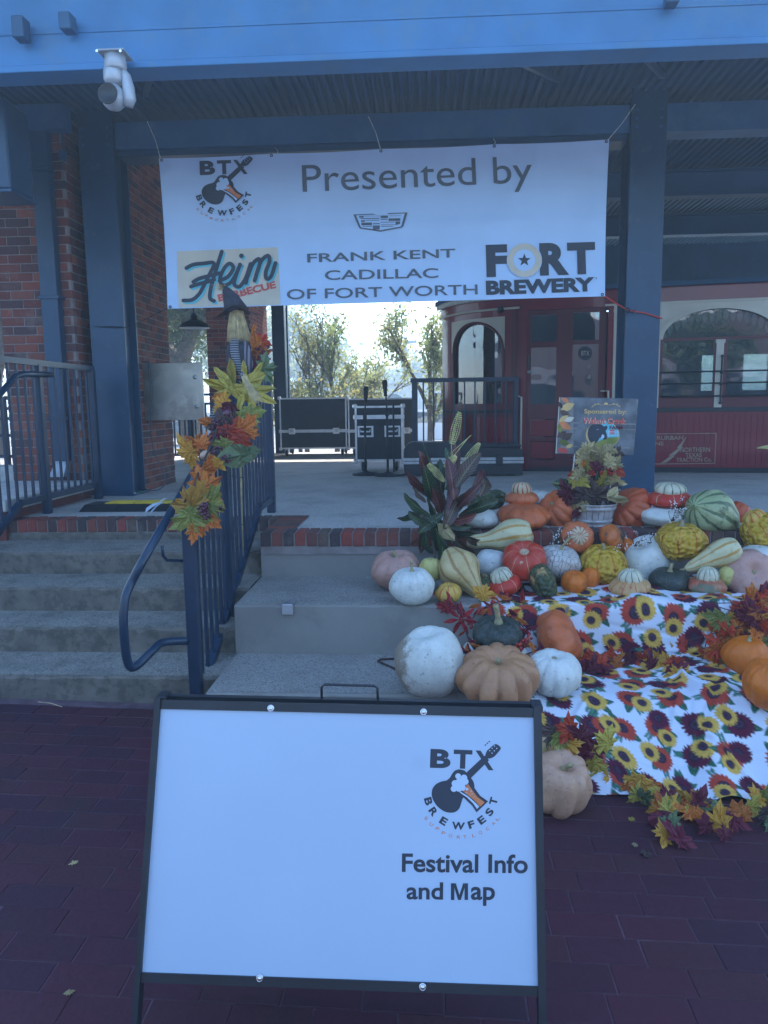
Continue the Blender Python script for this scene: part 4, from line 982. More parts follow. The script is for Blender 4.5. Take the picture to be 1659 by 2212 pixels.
def bsurf(x, y, off=0):
    u, v = quad_uv(Vector((x, y)), *BQ); return PY(x, y, 7.10-bwave(u, v)-off*2)
def edge(u, v):
    TL, TR, BR, BL = BQ; p = (1-v)*((1-u)*TL+u*TR)+v*((1-u)*BL+u*BR)
    sag = 2.2*math.sin(math.pi*((u*4) % 1)) if u < 1 else 0
    return p+Vector((0, sag*(1-v)**3))+Vector((2.5*math.sin(v*math.pi)*(1 if u < .01 else -1 if u > .99 else 0), 0))
ban = thing('banner', 'wide white vinyl sponsor banner reading Presented by, hung between the blue columns', 'banner', (-.4, 7.1, 2.5))
mb = MB(); nu, nv = 160, 50
vs = []
for j in range(nv+1):
    for i in range(nu+1):
        p = edge(i/nu, j/nv); vs.append(bsurf(p.x, p.y))
mb.add(vs, [(j*(nu+1)+i, (j+1)*(nu+1)+i, (j+1)*(nu+1)+i+1, j*(nu+1)+i+1) for j in range(nv) for i in range(nu)])
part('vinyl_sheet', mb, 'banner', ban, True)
def cu(pts): return [tuple(p) for p in pts]
B = Print(bsurf, ban)
B.text('Presented by', (655, 434), (1151, 413), 77, 'inkgrey', .004)
B.text('FRANK KENT', (664, 567), (984, 556), 19, 'inkgrey', .004, .012); B.text('CADILLAC', (702, 605), (947, 600), 21, 'inkgrey', .004, .01)
B.text('OF FORT WORTH', (620, 647), (1032, 636), 22, 'inkgrey', .004, .008)
def q2(x, y): return (743.1+.3542*x-90, 0)
def R2(x, y): return (860/1.15732+.3542*x, 500/1.15732+.3542*y)
crest = [(57, 88), (387, 75), (362, 160), (352, 168), (222, 193), (98, 174), (90, 164)]
B.poly([R2(*p) for p in crest], 'inkgrey', .004)
B.poly([R2(*p) for p in [(74, 94), (370, 82), (350, 156), (344, 162), (222, 184), (106, 168), (100, 160)]], 'banner', .005)
for x0, y0, x1, y1 in ((92, 98, 120, 108), (123, 97, 218, 99), (224, 95, 268, 110), (276, 96, 350, 98), (100, 111, 216, 116), (272, 112, 344, 128), (104, 124, 128, 134), (132, 123, 216, 126), (224, 116, 266, 121), (106, 138, 170, 154), (176, 142, 218, 147), (224, 134, 310, 137), (314, 131, 342, 148), (112, 160, 170, 163), (176, 156, 218, 180), (226, 150, 330, 153), (226, 160, 300, 163)):
    B.poly([R2(x0, y0), R2(x1, y0-1), R2(x1, y1-1), R2(x0, y1)], 'inkgrey', .0065)
B.text('F', R2(870, 471), R2(1000, 467), 70, 'ink', .004, .055); B.text('R', R2(1196, 461), R2(1374, 456), 70, 'ink', .004, .055); B.text('T', R2(1366, 455), R2(1536, 450), 69, 'ink', .0045, .055)
c_ = R2(1100, 367); B.disc(*c_, 38, 'banner', .0055, 40); B.disc(*c_, 36.5, 'tanp', .007, 40); B.disc(*c_, 23.5, 'banner', .0085, 40)
B.poly([(c_[0]+(14.5 if i % 2 == 0 else 6)*math.sin(i*math.pi/5), c_[1]-(14.5 if i % 2 == 0 else 6)*math.cos(i*math.pi/5)) for i in range(10)], 'ink', .010)
B.text('BREWERY', R2(868, 580), R2(1530, 557), 31, 'ink', .004, .05); B.text("'", R2(1536, 482), R2(1541, 482), 4, 'ink', .004)
B.panel([(382, 543), (600, 534), (606, 658), (386, 664)], 'tanp', .002)
Hs = [[(805, 1158), (835, 1143), (880, 1138), (925, 1137), (905, 1185), (880, 1235), (860, 1270), (830, 1295), (792, 1298)],
      [(958, 1087), (938, 1150), (920, 1210), (908, 1260), (908, 1290), (925, 1300)],
      [(835, 1218), (862, 1203), (910, 1190), (950, 1180)], [(825, 1238), (855, 1228), (905, 1215), (925, 1208)],
      [(948, 1212), (985, 1195), (1008, 1158), (992, 1138), (968, 1160), (950, 1205), (962, 1232), (995, 1222), (1022, 1180), (1037, 1142)],
      [(1037, 1142), (1020, 1190), (1012, 1228), (1035, 1238), (1062, 1200), (1082, 1140)],
      [(1082, 1140), (1072, 1180), (1062, 1222)], [(1070, 1195), (1092, 1140), (1118, 1118), (1122, 1140), (1110, 1180), (1100, 1212)],
      [(1106, 1190), (1128, 1128), (1158, 1104), (1164, 1130), (1148, 1175), (1152, 1205), (1172, 1192), (1190, 1136)]]
for st in Hs: B.stroke([((x+8)*.5, (y+8)*.5) for x, y in st], 7.6, 'cyanp', .0045)
for i, st in enumerate(Hs): B.stroke([(x*.5, y*.5) for x, y in st], 8.2, 'ink', .0065+i*.0003)
B.disc(525, 556, 5.2, 'cyanp', .005); B.disc(521.5, 552.5, 5, 'ink', .008)
B.text('BARBECUE', (473, 652), (597, 622), 16, 'redp', .0045, .04)
def logo(P, M3, o, beer='orangep', dark='ink', wh='whitep'):
    """guitar and beer glass emblem; M3 maps emblem units to the surface"""
    def t(x, y): return (M3[0]*x+M3[1]*y+M3[2], M3[3]*x+M3[4]*y+M3[5])
    sx = math.hypot(M3[0], M3[3])
    def poly(pts, m, off, sm=False):
        if sm: pts = smooth2(list(pts)+[pts[0]], 4)[:-1]
        P.poly([t(*p) for p in pts], m, off)
    for ch, x0, x1, y0, y1 in (('B', 252, 488, 240, 458), ('T', 520, 735, 248, 465), ('X', 765, 985, 258, 480)):
        P.text(ch, t(x0, y1), t(x1, y1+8), (y1-y0)*sx, dark, o, .045)
    poly([(655, 530), (880, 320), (935, 370), (722, 580)], dark, o*1.3)
    poly([(885, 330), (905, 270), (935, 240), (1003, 186), (1050, 205), (1068, 238), (1030, 290), (985, 335), (930, 352)], dark, o*1.6, True)
    for i in range(3):
        for s_ in (-1, 1):
            x, y = 955+i*27+s_*13, 275-i*27+s_*14; P.disc(*t(x, y), 7*sx, wh, o*1.9, 10)
            x, y = 930+i*22+s_*38, 238-i*20+s_*42; P.disc(*t(x+(10 if s_ > 0 else 0), y), 9*sx, dark, o*1.5, 8)
    poly([(590, 476), (650, 490), (685, 530), (725, 575), (757, 625), (765, 690), (740, 760), (700, 790), (640, 800), (615, 860), (592, 925), (550, 965), (490, 977), (420, 962), (350, 915), (300, 850), (273, 775), (282, 700), (325, 645), (390, 615), (440, 605), (480, 575), (510, 525), (545, 488)], dark, o*1.1, True)
    poly([(700, 640), (765, 690), (830, 780), (922, 845), (790, 972), (740, 895), (640, 800), (578, 738)], dark, o*2.2)
    poly([(694, 645), (738, 712), (800, 795), (884, 856), (832, 905), (760, 830), (680, 765), (612, 715)], beer, o*2.8)
    poly([(600, 730), (690, 785), (765, 850), (822, 905), (795, 934), (752, 870), (680, 800), (592, 740)], wh, o*3.1)
    for i, (x, y, r) in enumerate(((577, 555, 33), (645, 575, 38), (542, 640, 40), (600, 640, 62), (660, 618, 38), (528, 700, 36), (585, 692, 42), (630, 690, 34), (680, 705, 16))): P.disc(*t(x, y), r*sx, wh, o*3.5+i*.00012, 20)
    for x, y, r in ((672, 745, 9), (728, 728, 10), (740, 760, 7), (765, 790, 5), (715, 770, 5)): P.disc(*t(x, y), r*sx, wh, o*3.6, 10); P.disc(*t(x, y), r*sx*.6, beer, o*3.9, 10)
    ang0 = math.atan2(M3[3], M3[0])
    C = (612, 742)
    for ch, x, y, w in (('B', 235, 845, 88), ('R', 293, 965, 92), ('E', 410, 1072, 80), ('W', 580, 1128, 150), ('F', 730, 1112, 74), ('E', 848, 1060, 80), ('S', 938, 968, 78), ('T', 985, 842, 84)):
        a = math.atan2(x-C[0], y-C[1]); P.glyph(ch, t(x, y), w*sx, 88*sx, ang0-a, dark, o, .04)
    for ch, x, y in zip('SUPPORTLOCAL', (207, 268, 340, 410, 490, 583, 655, 760, 835, 915, 985, 1032), (1040, 1110, 1162, 1212, 1242, 1258, 1255, 1240, 1205, 1160, 1100, 1045)):
        a = math.atan2(x-C[0], y-C[1]); P.glyph(ch, t(x, y), 40*sx, 38*sx, ang0-a, 'orangep', o)
def affine(src, dst):
    A = np.array([[x, y, 1, 0, 0, 0] for x, y in src]+[[0, 0, 0, x, y, 1] for x, y in src], float); b = np.array([p[0] for p in dst]+[p[1] for p in dst], float)
    return list(np.linalg.solve(A, b))
def R7(x, y): return (397.5+.1771*x, 328.3+.1771*y)
logo(B, affine([(252, 240), (1065, 235), (610, 1185)], [R7(190, 128), R7(835, 85), R7(490, 782)]), .004, wh='banner')
B.done('lettering', {'tanp': 'tan_print', 'banner': 'white_print', 'cyanp': 'cyan_print'})
for u in GR:
    for v in ((.012, .988) if u in (GR[0], GR[-1]) else (.012,)):
        p = edge(u, v); P_ = bsurf(p.x, p.y, .002); mb = MB()
        mb.lathe([(.006, 0), (.007, .004), (.013, .004), (.014, 0)], 14, Matrix.Translation(P_) @ frame_of((0, -1, 0))); part('grommet', mb, 'black', ban, True)
ties = thing('banner_ties', 'thin zip ties and cords holding the banner top to the steel beam', 'cord', (-.4, 7.15, 3.9))
mb = MB()
for a_, b_, y2 in (((347, 343), (318, 262), 7.24), ((600, 333), (594, 318), 7.25), ((822, 322), (796, 252), 7.24), ((1068, 313), (1066, 300), 7.25), ((1312, 304), (1372, 226), 7.2)): mb.tube([PY(*a_, 7.09), PY((a_[0]+b_[0])/2+3, (a_[1]+b_[1])/2, 7.15), PY(*b_, y2)], .0035, 5)
part('tie', mb, 'lace', ties)
bc_ = thing('bungee_cord', 'red elastic cord tied from the lower right banner corner round the steel column', 'cord', PY(1357, 670, 7.1))
mb = MB(); mb.tube([PY(1308, 640, 7.08), PY(1330, 655, 7.1), PY(1356, 670, 7.17), PY(1392, 676, 7.225), PY(1430, 688, 7.225)], .0065, 8); part('cord', mb, 'red', bc_, True)
p = PY(1356, 670, 7.15); mb = MB(); mb.lathe([(.018, -.006), (.026, 0), (.018, .006), (.014, 0), (.018, -.006)], 12, Matrix.Translation(p) @ frame_of((.3, -1, 0))); mb.tube([p, p+Vector((.05, .0, -.03)), p+Vector((.07, 0, .02))], .005, 6); part('hook', mb, 'black', bc_)
wt = thing('wire_tie', 'thin wire wound round the left column and running to the banner corner', 'wire', PY(230, 705, 7.2))
mb = MB(); mb.tube([PY(215, 706, 7.225), PY(240, 705, 7.222), PY(272, 707, 7.222), PY(285, 704, 7.28), PY(362, 666, 7.1)], .003, 5); mb.tube([PY(205, 704, 7.222), PY(250, 708, 7.22), PY(282, 705, 7.225)], .003, 5); part('wire', mb, 'black', wt)

# ================================================================== FOREGROUND SIGN
TL = PY(350, 1530, 1.765); 
sgn_o = PY(751, 1530, 1.775); sgn_b = PY(751, 2100, 1.60)
upv = (sgn_o-sgn_b).normalized(); xa = PP(1100, 1800, sgn_o, Vector((0, upv.z, -upv.y)))  # level row direction
nS = Vector((.0, upv.z, -upv.y)).normalized(); nS = (Matrix.Rotation(R(1.2), 3, 'Z') @ nS).normalized()
if nS.y > 0: nS = -nS
def ssurf(x, y, off=0): return PP(x, y, sgn_o+nS*off, nS)
tl, tr, brr, bl = ssurf(350, 1530), ssurf(1152, 1550), ssurf(1160, 2107), ssurf(313, 2068)
sg = thing('a_frame_sign', 'black framed pavement sign board reading Festival Info and Map with festival emblem', 'sign', (sgn_b.x, sgn_b.y, gz(0)))
def off(p, o): return p+nS*o
def plate(a, b, c, d, o0, o1):
    mb = MB(); mb.prism([off(p, o0) for p in (a, b, c, d)], nS*(o1-o0)); return mb
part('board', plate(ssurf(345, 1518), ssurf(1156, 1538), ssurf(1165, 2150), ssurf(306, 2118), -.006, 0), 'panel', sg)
xh = (tr-tl).normalized()
def fbar(pa, pb, w, o0, o1, name='frame_bar'):
    d = (pb-pa).normalized(); s_ = d.cross(nS).normalized()*w/2; mb = MB(); mb.prism([off(pa+s_, o0), off(pb+s_, o0), off(pb-s_, o0), off(pa-s_, o0)], nS*(o1-o0))
    return part(name, mb, 'black', sg)
fbar(ssurf(338, 1521), ssurf(1168, 1540), .022, -.004, .004)
fbar(ssurf(298, 2110), ssurf(1174, 2141), .021, -.004, .004)
fbar(ssurf(343, 1508), ssurf(291, 2230), .014, -.022, .010, 'leg'); fbar(ssurf(1160, 1524), ssurf(1172, 2240), .018, -.022, .010, 'leg')
back_dir = Vector((0, .36, -1))
for q, e in (((348, 1506), (0)), ((1164, 1524), (1))):
    a = off(ssurf(*q), -.03); b = a+back_dir*(a.z/1.0+.02); mb = MB(); beam(mb, a, b, .018, .026); part('rear_leg', mb, 'black', sg)
a, b = off(ssurf(339, 1512), -.030), off(ssurf(1168, 1530), -.030); mb = MB(); beam(mb, a+Vector((0, 0, .005)), b+Vector((0, 0, .005)), .016, .012); part('rear_top_bar', mb, 'black', sg)
p = a+back_dir*.06; p2 = b+back_dir*.06; p3 = b+back_dir*.62; p4 = a+back_dir*.62
mb = MB(); mb.prism([p, p2, p3, p4], (0, .006, .001)); part('rear_board', mb, 'panel', sg)
for q0 in ((336, 1500), (1150, 1520)):
    a = off(ssurf(q0[0], q0[1]+6), -.03); mb = MB(); mb.cbox(a.x, a.x+.026, a.y-.03, a.y+.015, a.z-.004, a.z+.010, .002); part('hinge', mb, 'black', sg)
for q in ((585, 1530), (915, 1538), (561, 2116-3), (913, 2130+2)):
    c = ssurf(*q, .004); mb = MB(); mm = Matrix.Translation(c) @ frame_of(nS)
    mb.lathe([(.0085, 0), (.008, .002), (.006, .0022), (.0055, .001)], 20, mm); mb.lathe([(.0058, .0), (.005, .0035), (.003, .0048), (0, .005)], 16, mm); o = part('bolt', mb, 'chrome', sg, True)
h0, h1 = off(ssurf(692, 1516), -.03), off(ssurf(815, 1519), -.03); up_ = Vector((0, .002, 1))*.042
mb = MB(); mb.tube([h0, h0+up_*.85, h0+up_+Vector((.008, 0, 0)), h1+up_+Vector((-.008, 0, 0)), h1+up_*.85, h1], .0032, 8); part('carry_handle', mb, 'black', sg, True)
F_ = Print(ssurf, sg)
F_.text('Festival Info', (868, 1884), (1140, 1887), 41, 'ink', .0007, .022); F_.text('and', (878, 1943), (957, 1944), 38, 'ink', .0007, .022); F_.text('ap', (1017, 1956.5), (1069, 1957), 41, 'ink', .0007, .022)
for r_ in ([(974, 1944), (974, 1908), (981.5, 1908), (981.5, 1944)], [(1003.5, 1944), (1003.5, 1908), (1011, 1908), (1011, 1944)]): F_.poly(r_, 'ink', .0007)
F_.poly([(981.6, 1908), (984.5, 1908), (992.5, 1933), (1000.5, 1908), (1003.4, 1908), (1003.4, 1918), (995.5, 1944), (989.5, 1944), (981.6, 1918)], 'ink', .0007)
k_ = .18745
logo(F_, (k_, 0, 881.4, 0, k_, 1572.6), .0004)
F_.done('lettering', {'whitep': 'white_print', 'orangep': 'amber_print'})

# ================================================================== LEAVES
MAP = [(0, 1), (.10, .74), (.27, .80), (.21, .50), (.46, .62), (.58, .54), (.96, .46), (.70, .25), (.80, .08), (.44, .04), (.50, -.24), (.24, -.16), (.04, -.26)]
OAK = [(0, 1), (.16, .86), (.30, .80), (.14, .62), (.42, .60), (.46, .46), (.14, .36), (.44, .26), (.40, .12), (.12, .06), (.26, -.10), (.16, -.22), (.03, -.26)]
LAN = [(0, 1), (.10, .80), (.17, .55), (.19, .30), (.14, .05), (.05, -.2), (.0, -.28)]
OVA = [(0, 1), (.20, .80), (.36, .50), (.40, .20), (.26, -.06), (.08, -.22), (.0, -.26)]
def leaf_mesh(kind, seed):
    rnd = random.Random(seed); prof = {'maple': MAP, 'oak': OAK, 'lance': LAN, 'oval': OVA}[kind]
    P = prof+[(-x, y) for x, y in prof[::-1] if abs(x) > .001]
    cup = rnd.uniform(-.35, .45); tw = rnd.uniform(-.3, .3); droop = rnd.uniform(.0, .5)
    def d3(x, y): return (x*(1+rnd.uniform(-.05, .05)), .18*abs(x)*cup*2+tw*x*y+.5*droop*max(0, y)**2*.6+rnd.uniform(-.03, .03), y)
    vs = []; uv = []
    for x, y in P: vs.append(d3(x, y)); uv.append((x*.5+.5, (y+.3)/1.3))
    n = len(P); ph = rnd.uniform(0, 6)
    for k, (x, y) in enumerate(P):                       # tips curl, lobes buckle
        v = vs[k]; r = math.hypot(x, y-.15); vs[k] = (v[0], v[1]+.12*math.sin(k*1.9+ph)*r+.22*cup*max(0, r-.5), v[2])
    for k, (x, y) in enumerate(P):
        mx_, my_ = x*.5, .15+(y-.15)*.5; vs.append((mx_, .5*vs[k][1]*.6+.05*math.sin(k*2.6+ph)+rnd.uniform(-.02, .02), my_)); uv.append((mx_*.5+.5, (my_+.3)/1.3))
    cid = len(vs); vs.append((0, 0, .15)); uv.append((.5, .35)); fs = []; us = []
    for i in range(n):
        a, b = i, (i+1) % n
        fs += [(a, b, n+b), (a, n+b, n+a), (n+a, n+b, cid)]; us += [(uv[a], uv[b], uv[n+b]), (uv[a], uv[n+b], uv[n+a]), (uv[n+a], uv[n+b], uv[cid])]
    mb = MB(); mb.add(vs, fs, us)
    st = MB(); st.tube([(0, 0, -.26), (0, .02, -.42)], .012, 4)
    mb.add(st.v, st.f, [None]*len(st.f)); return mb.mesh('leaf', False)
def croton_mesh(kind, seed):
    rnd = random.Random(seed); bend = rnd.uniform(.2, .75); tw = rnd.uniform(-.5, .5); wv = rnd.uniform(0, 6); vs = []; uv = []; n = 9; fs = []; us = []
    for i in range(n+1):
        t = i/n; w = .20*math.sin(math.pi*min(1, t*.93+.05))**.75; a = tw*t; cy, cz = -.25*bend*math.sin(t*1.8)+bend*.5*t*t, t*1.26*(1-.22*bend*t)-.28
        for s_ in (-1, -.5, 0, .5, 1):
            x = w*s_; fold = .35*abs(x)+.03*math.sin(t*14+wv+s_)*abs(s_); vs.append((x*math.cos(a)-fold*math.sin(a), cy-fold*math.cos(a)-x*math.sin(a), cz)); uv.append((.5+s_*.5, t))
    for i in range(n):
        for k in range(4): q = (i*5+k, i*5+k+1, i*5+k+6, i*5+k+5); fs.append(q); us.append(tuple(uv[j] for j in q))
    mb = MB(); mb.add(vs, fs, us); return mb.mesh('leaf', True)
LM = {k: [leaf_mesh(k, i*7+len(k)) for i in range(5)] for k in ('maple', 'oak', 'lance', 'oval')}
LM['croton'] = [croton_mesh('croton', i) for i in range(7)]
_lm = {}
def leaf_me(kind, m):
    i = random.randrange(5)
    if (kind, i, m) not in _lm: me = LM[kind][i].copy(); me.materials.append(M[m]); _lm[kind, i, m] = me
    return _lm[kind, i, m]
def leaf(root, p, size, kind, m, ang=0.0, tilt=0.0, lean=0.0, name='leaf'):
    """p: where the middle of the blade is (world); size: full height (m); ang: turn in the leaf's own plane"""
    rot = Euler((tilt, 0, lean)).to_matrix() @ Matrix.Rotation(ang, 3, 'Y')
    o = obj(name, leaf_me(kind, m), None, root, Vector(p)-root.location-rot @ Vector((0, 0, .3))*size/1.26, rot.to_euler(), size/1.26)
    return o
def berries(root, p, r, n, m='berry', br=.0075, name='berry_cluster'):
    mb = MB()
    for i in range(n):
        d = Vector((random.gauss(0, 1), random.gauss(0, 1), random.gauss(0, 1))).normalized()*r*random.uniform(.4, 1); c = Vector(p)+d
        mb.lathe([(0, br), (br*.75, br*.65), (br, 0), (br*.75, -br*.65), (0, -br)], 7, Matrix.Translation(c))
    part(name, mb, m, root, True)
def Lq(root, lst, Yf, jit=.02):
    for x, y, s, k, m, a in lst:
        Y = Yf(x, y) if callable(Yf) else Yf
        p = PY(x, y, Y+random.uniform(-jit, jit)); leaf(root, p, s*kq(p), k, m, R(a), R(random.uniform(-25, 25)), R(random.uniform(-30, 30)))
# rail garland
def railY(x, y): return max(3.70, min(5.2, 3.74+(1072-y)/230*.95 if y < 1072 else 3.72))
gar = thing('leaf_garland', 'garland of orange yellow and olive fabric leaves with purple berries wound up the stair rail', 'garland', (-1.2, 4.2, 1.2))
G = [(402, 978, 62, 'maple', 'l_gold', -100), (432, 962, 52, 'maple', 'l_orange', -60), (448, 912, 38, 'oval', 'l_orange', -80), (425, 957, 44, 'maple', 'l_orange', 20), (470, 950, 40, 'maple', 'l_maroon', 30),
 (483, 965, 46, 'maple', 'l_green', 200), (512, 985, 88, 'oval', 'l_sage', -95), (540, 980, 60, 'oval', 'l_sage', -110), (492, 940, 56, 'maple', 'l_red', 170), (532, 932, 64, 'maple', 'l_orange', 110), (515, 925, 44, 'maple', 'l_red', 60), (540, 900, 58, 'maple', 'l_green', 150), (498, 892, 44, 'maple', 'l_maroon', 10), (458, 1000, 44, 'oval', 'l_orange', 170), (440, 1022, 50, 'maple', 'l_orange', 150), (446, 1050, 74, 'maple', 'l_orange', 60), (468, 1002, 34, 'maple', 'l_gold', 210), (410, 1085, 78, 'maple', 'l_gold', -20), (430, 1075, 60, 'maple', 'l_gold', 100), (460, 1090, 70, 'maple', 'l_green', 100), (412, 1125, 74, 'maple', 'l_green', 170), (445, 1125, 56, 'maple', 'l_orange', 190), (425, 1145, 46, 'maple', 'l_orange', 120), (450, 1098, 38, 'maple', 'l_maroon', 190),
 (500, 812, 74, 'lance', 'l_yellow', 5), (480, 835, 80, 'lance', 'l_yellow', -70), (482, 815, 66, 'lance', 'l_yellow', -50), (545, 822, 60, 'oval', 'l_yellow', 60), (560, 843, 70, 'lance', 'l_yellow', 85), (565, 858, 66, 'lance', 'l_yellow', 110), (535, 850, 56, 'oval', 'l_yellow', 150), (520, 865, 60, 'lance', 'l_yellow', 190), (545, 878, 56, 'lance', 'l_yellow', 165), (515, 845, 50, 'oval', 'l_yellow', 130), (488, 848, 56, 'lance', 'l_yellow', -100), (555, 800, 44, 'lance', 'l_yellow', 30), (528, 802, 44, 'lance', 'l_yellow', -5), (478, 870, 40, 'maple', 'l_gold', -60), (495, 880, 40, 'oval', 'l_maroon', 120), (478, 862, 34, 'maple', 'l_orange', 200),
 (553, 745, 56, 'oval', 'l_orange', -10), (560, 770, 44, 'maple', 'l_orange', 150), (568, 735, 34, 'maple', 'l_red', 40), (575, 795, 50, 'maple', 'l_sage', 80), (560, 790, 34, 'maple', 'l_maroon', 100), (548, 712, 30, 'lance', 'l_orange', 20), (505, 910, 50, 'maple', 'l_brown', 10), (478, 905, 50, 'oval', 'l_brown', -30), (470, 925, 40, 'maple', 'l_brown', 190), (520, 955, 44, 'maple', 'l_red', 200), (450, 985, 36, 'maple', 'l_brown', 30)]
Lq(gar, G, railY, .03)
for x, y, r, n in ((475, 920, .045, 34), (486, 932, .04, 26), (456, 948, .032, 20), (470, 977, .04, 26), (484, 990, .034, 22), (440, 1096, .03, 20), (478, 1098, .018, 10), (442, 1112, .03, 16), (565, 765, .05, 30), (577, 758, .035, 18)):
    p = PY(x, y, railY(x, y)-.03); berries(gar, p, r*kq(p)/.0024, n)
p = PY(443, 997-14, railY(443, 983)-.05); k = kq(p)
mb = MB(); mb.lathe([(0, 11*k), (7*k, 9*k), (10*k, 2*k), (9*k, -6*k), (4*k, -11*k), (0, -12*k)], 16, Matrix.Translation(p) @ Matrix.Rotation(R(60), 4, 'Y')); part('acorn', mb, 'acorn', gar, True)
p = PY(492, 893, railY(492, 893)-.06); mb = MB(); mb.lathe([(0, 11*k), (7*k, 9*k), (11*k, 2*k), (9*k, -7*k), (0, -12*k)], 16, Matrix.Translation(p) @ Matrix.Rotation(R(80), 4, 'Y')); part('acorn', mb, 'berry', gar, True)
mb = MB(); mb.tube([PY(398, 1085, 3.74), PY(420, 1050, 3.78), PY(432, 1010, 3.9), PY(450, 975, 4.05), PY(478, 905, 4.4), PY(520, 830, 5.0)], .006, 6); part('vine', mb, 'twig', gar, True)
# ------------------------------------------------------------------ straw witch
def W1(x, y, Y=4.95): return PY(328.4+.2083*x, 604.9+.2083*y, Y)
wi = thing('witch_doll', 'straw witch doll with pointed charcoal hat and striped clothes riding a broom on the rail', 'doll', W1(900, 1000))
k = kq(W1(900, 500))*.2083
pts = [W1(735, 55), W1(775, 120), W1(815, 190), W1(845, 260), W1(868, 320)]; mb = MB(); mb.tube(pts, [8*k, 52*k, 85*k, 108*k, 125*k], 18)
for i, v in enumerate(mb.v): mb.v[i] = tuple(Vector(v)+Vector((random.uniform(-1, 1), random.uniform(-1, 1), random.uniform(-1, 1)))*4*k)
part('hat_crown', mb, 'felt', wi, True)
mb = MB(); n = 40; c = W1(878, 318); vs = []
for i in range(n):
    a = 2*math.pi*i/n
    for r_ in (.5, 1):
        x = math.cos(a)*225*k*r_; y_ = math.sin(a)*150*k*r_; z = -abs(math.cos(a)) * 90*k*r_*r_ + (40*k if math.cos(a) > 0 else 20*k)*r_ + 10*k*math.sin(a*3)*r_; vs.append(c+Vector((x, y_, z)))
mb.add(vs+[c], [(2*i, 2*i+1, 2*((i+1) % n)+1, 2*((i+1) % n)) for i in range(n)]+[(len(vs), 2*i, 2*((i+1) % n)) for i in range(n)]); part('hat_brim', mb, 'felt', wi, True)
def straws(mb, a, b, ra, rb, n, w, jit=.1):
    a = Vector(a); b = Vector(b)
    for i in range(n):
        t = random.uniform(0, 2*math.pi); q = math.sqrt(random.random()); o = Vector((math.cos(t)*q, math.sin(t)*q, 0)); e = b+o*rb+Vector((0, 0, random.uniform(-1, 1)*jit*(b-a).length))+Vector((random.uniform(-1, 1), 0, 0))*jit*rb
        s_ = a+o*ra; m_ = (s_+e)/2+Vector((random.uniform(-1, 1)*.06*rb, random.uniform(-1, 1)*.06*rb, 0)); d = Vector((w, 0, 0)); mb.add([s_-d, s_+d, m_+d, e, m_-d], [(0, 1, 2, 3, 4)])
mb = MB(); straws(mb, W1(875, 320), W1(905, 640), 70*k, 130*k, 480, .0012, .08); part('straw_hair', mb, 'straw', wi)
mb = MB(); straws(mb, W1(745, 75), W1(680, 70), 10*k, 80*k, 110, .0016, .5); straws(mb, W1(745, 70), W1(720, 110), 6*k, 70*k, 70, .0016, .5); part('straw_tuft', mb, 'straw', wi)
mb = MB(); mb.tube([W1(895, 610, 4.98), W1(900, 700, 4.98), W1(905, 850, 4.98), W1(915, 980, 4.98)], [70*k, 125*k, 140*k, 95*k], 18); part('dress', mb, 'felt', wi, True)
mb = MB(); mb.tube([W1(860, 620, 4.93), W1(855, 740, 4.90), W1(880, 860, 4.88), W1(925, 960, 4.87), W1(960, 1010, 4.87)], [40*k, 48*k, 42*k, 34*k, 30*k], 14); part('sleeve', mb, 'stripe', wi, True)
mb = MB(); mb.tube([W1(960, 640, 4.95), W1(985, 760, 4.94), W1(1000, 880, 4.93), W1(1010, 970, 4.93)], [30*k, 50*k, 52*k, 34*k], 14); part('skirt', mb, 'stripev', wi, True)
mb = MB(); mb.tube([W1(890, 1040, 4.93), W1(900, 1100, 4.92), W1(950, 1170, 4.92)], [44*k, 50*k, 20*k], 14); part('boot', mb, 'felt', wi, True)
mb = MB(); mb.tube([W1(770, 1180, 4.8), W1(700, 1240, 4.75), W1(650, 1370, 4.7), W1(620, 1460, 4.6)], [24*k, 30*k, 34*k, 38*k], 12); part('striped_leg', mb, 'stripe', wi, True)
br_ = thing('straw_broom', 'small straw broom held slanting below the witch doll', 'broom', W1(960, 1010))
mb = MB()
a = W1(955, 1005, 4.5); b = W1(1105, 1270, 4.46)
for i in range(220):
    o1 = Vector((random.gauss(0, 1), random.gauss(0, 1), random.gauss(0, 1)))*10*k; o2 = Vector((random.gauss(0, 1), random.gauss(0, 1), random.gauss(0, .5)))*30*k; d = Vector((.0016, 0, .0008)); mb.add([a+o1-d, a+o1+d, b+o2], [(0, 1, 2)])
part('bristles', mb, 'straw', br_)
mb = MB(); mb.tube([W1(925, 960, 4.52), W1(965, 1020, 4.5)], [16*k, 20*k], 10); part('binding', mb, 'stripe', br_, True)
bp = thing('bamboo_pole', 'bamboo cane tied upright against the stair railing below the witch doll', 'pole', (-1.15, 5.0, .5))
def R2q(x, y, Y): return PY(328.4+.2083*x, 907.3+.2083*y, Y)
pts = [R2q(895, -200, 5.0), R2q(905, 430, 5.0), R2q(912, 640, 5.0), R2q(916, 940, 5.0), R2q(925, 1300, 5.0), R2q(935, 1560, 5.0)]; k2 = kq(pts[2])*.2083
mb = MB(); mb.tube(pts, [23*k2]*5+[16*k2], 12)
for i in (1, 2, 3, 4): mb.lathe([(23*k2, -6*k2), (27*k2, 0), (23*k2, 6*k2)], 12, Matrix.Translation(pts[i]))
part('cane', mb, 'bamboo', bp, True)
mb = MB()
for yy in (590, 1075): p = R2q(910, yy, 5.0); mb.tube([p+Vector((-.09, .05, .01)), p+Vector((-.03, -.016, 0)), p+Vector((.03, -.016, -.004)), p+Vector((.03, .02, 0))], .0025, 5)
part('wire_tie', mb, 'black', bp)
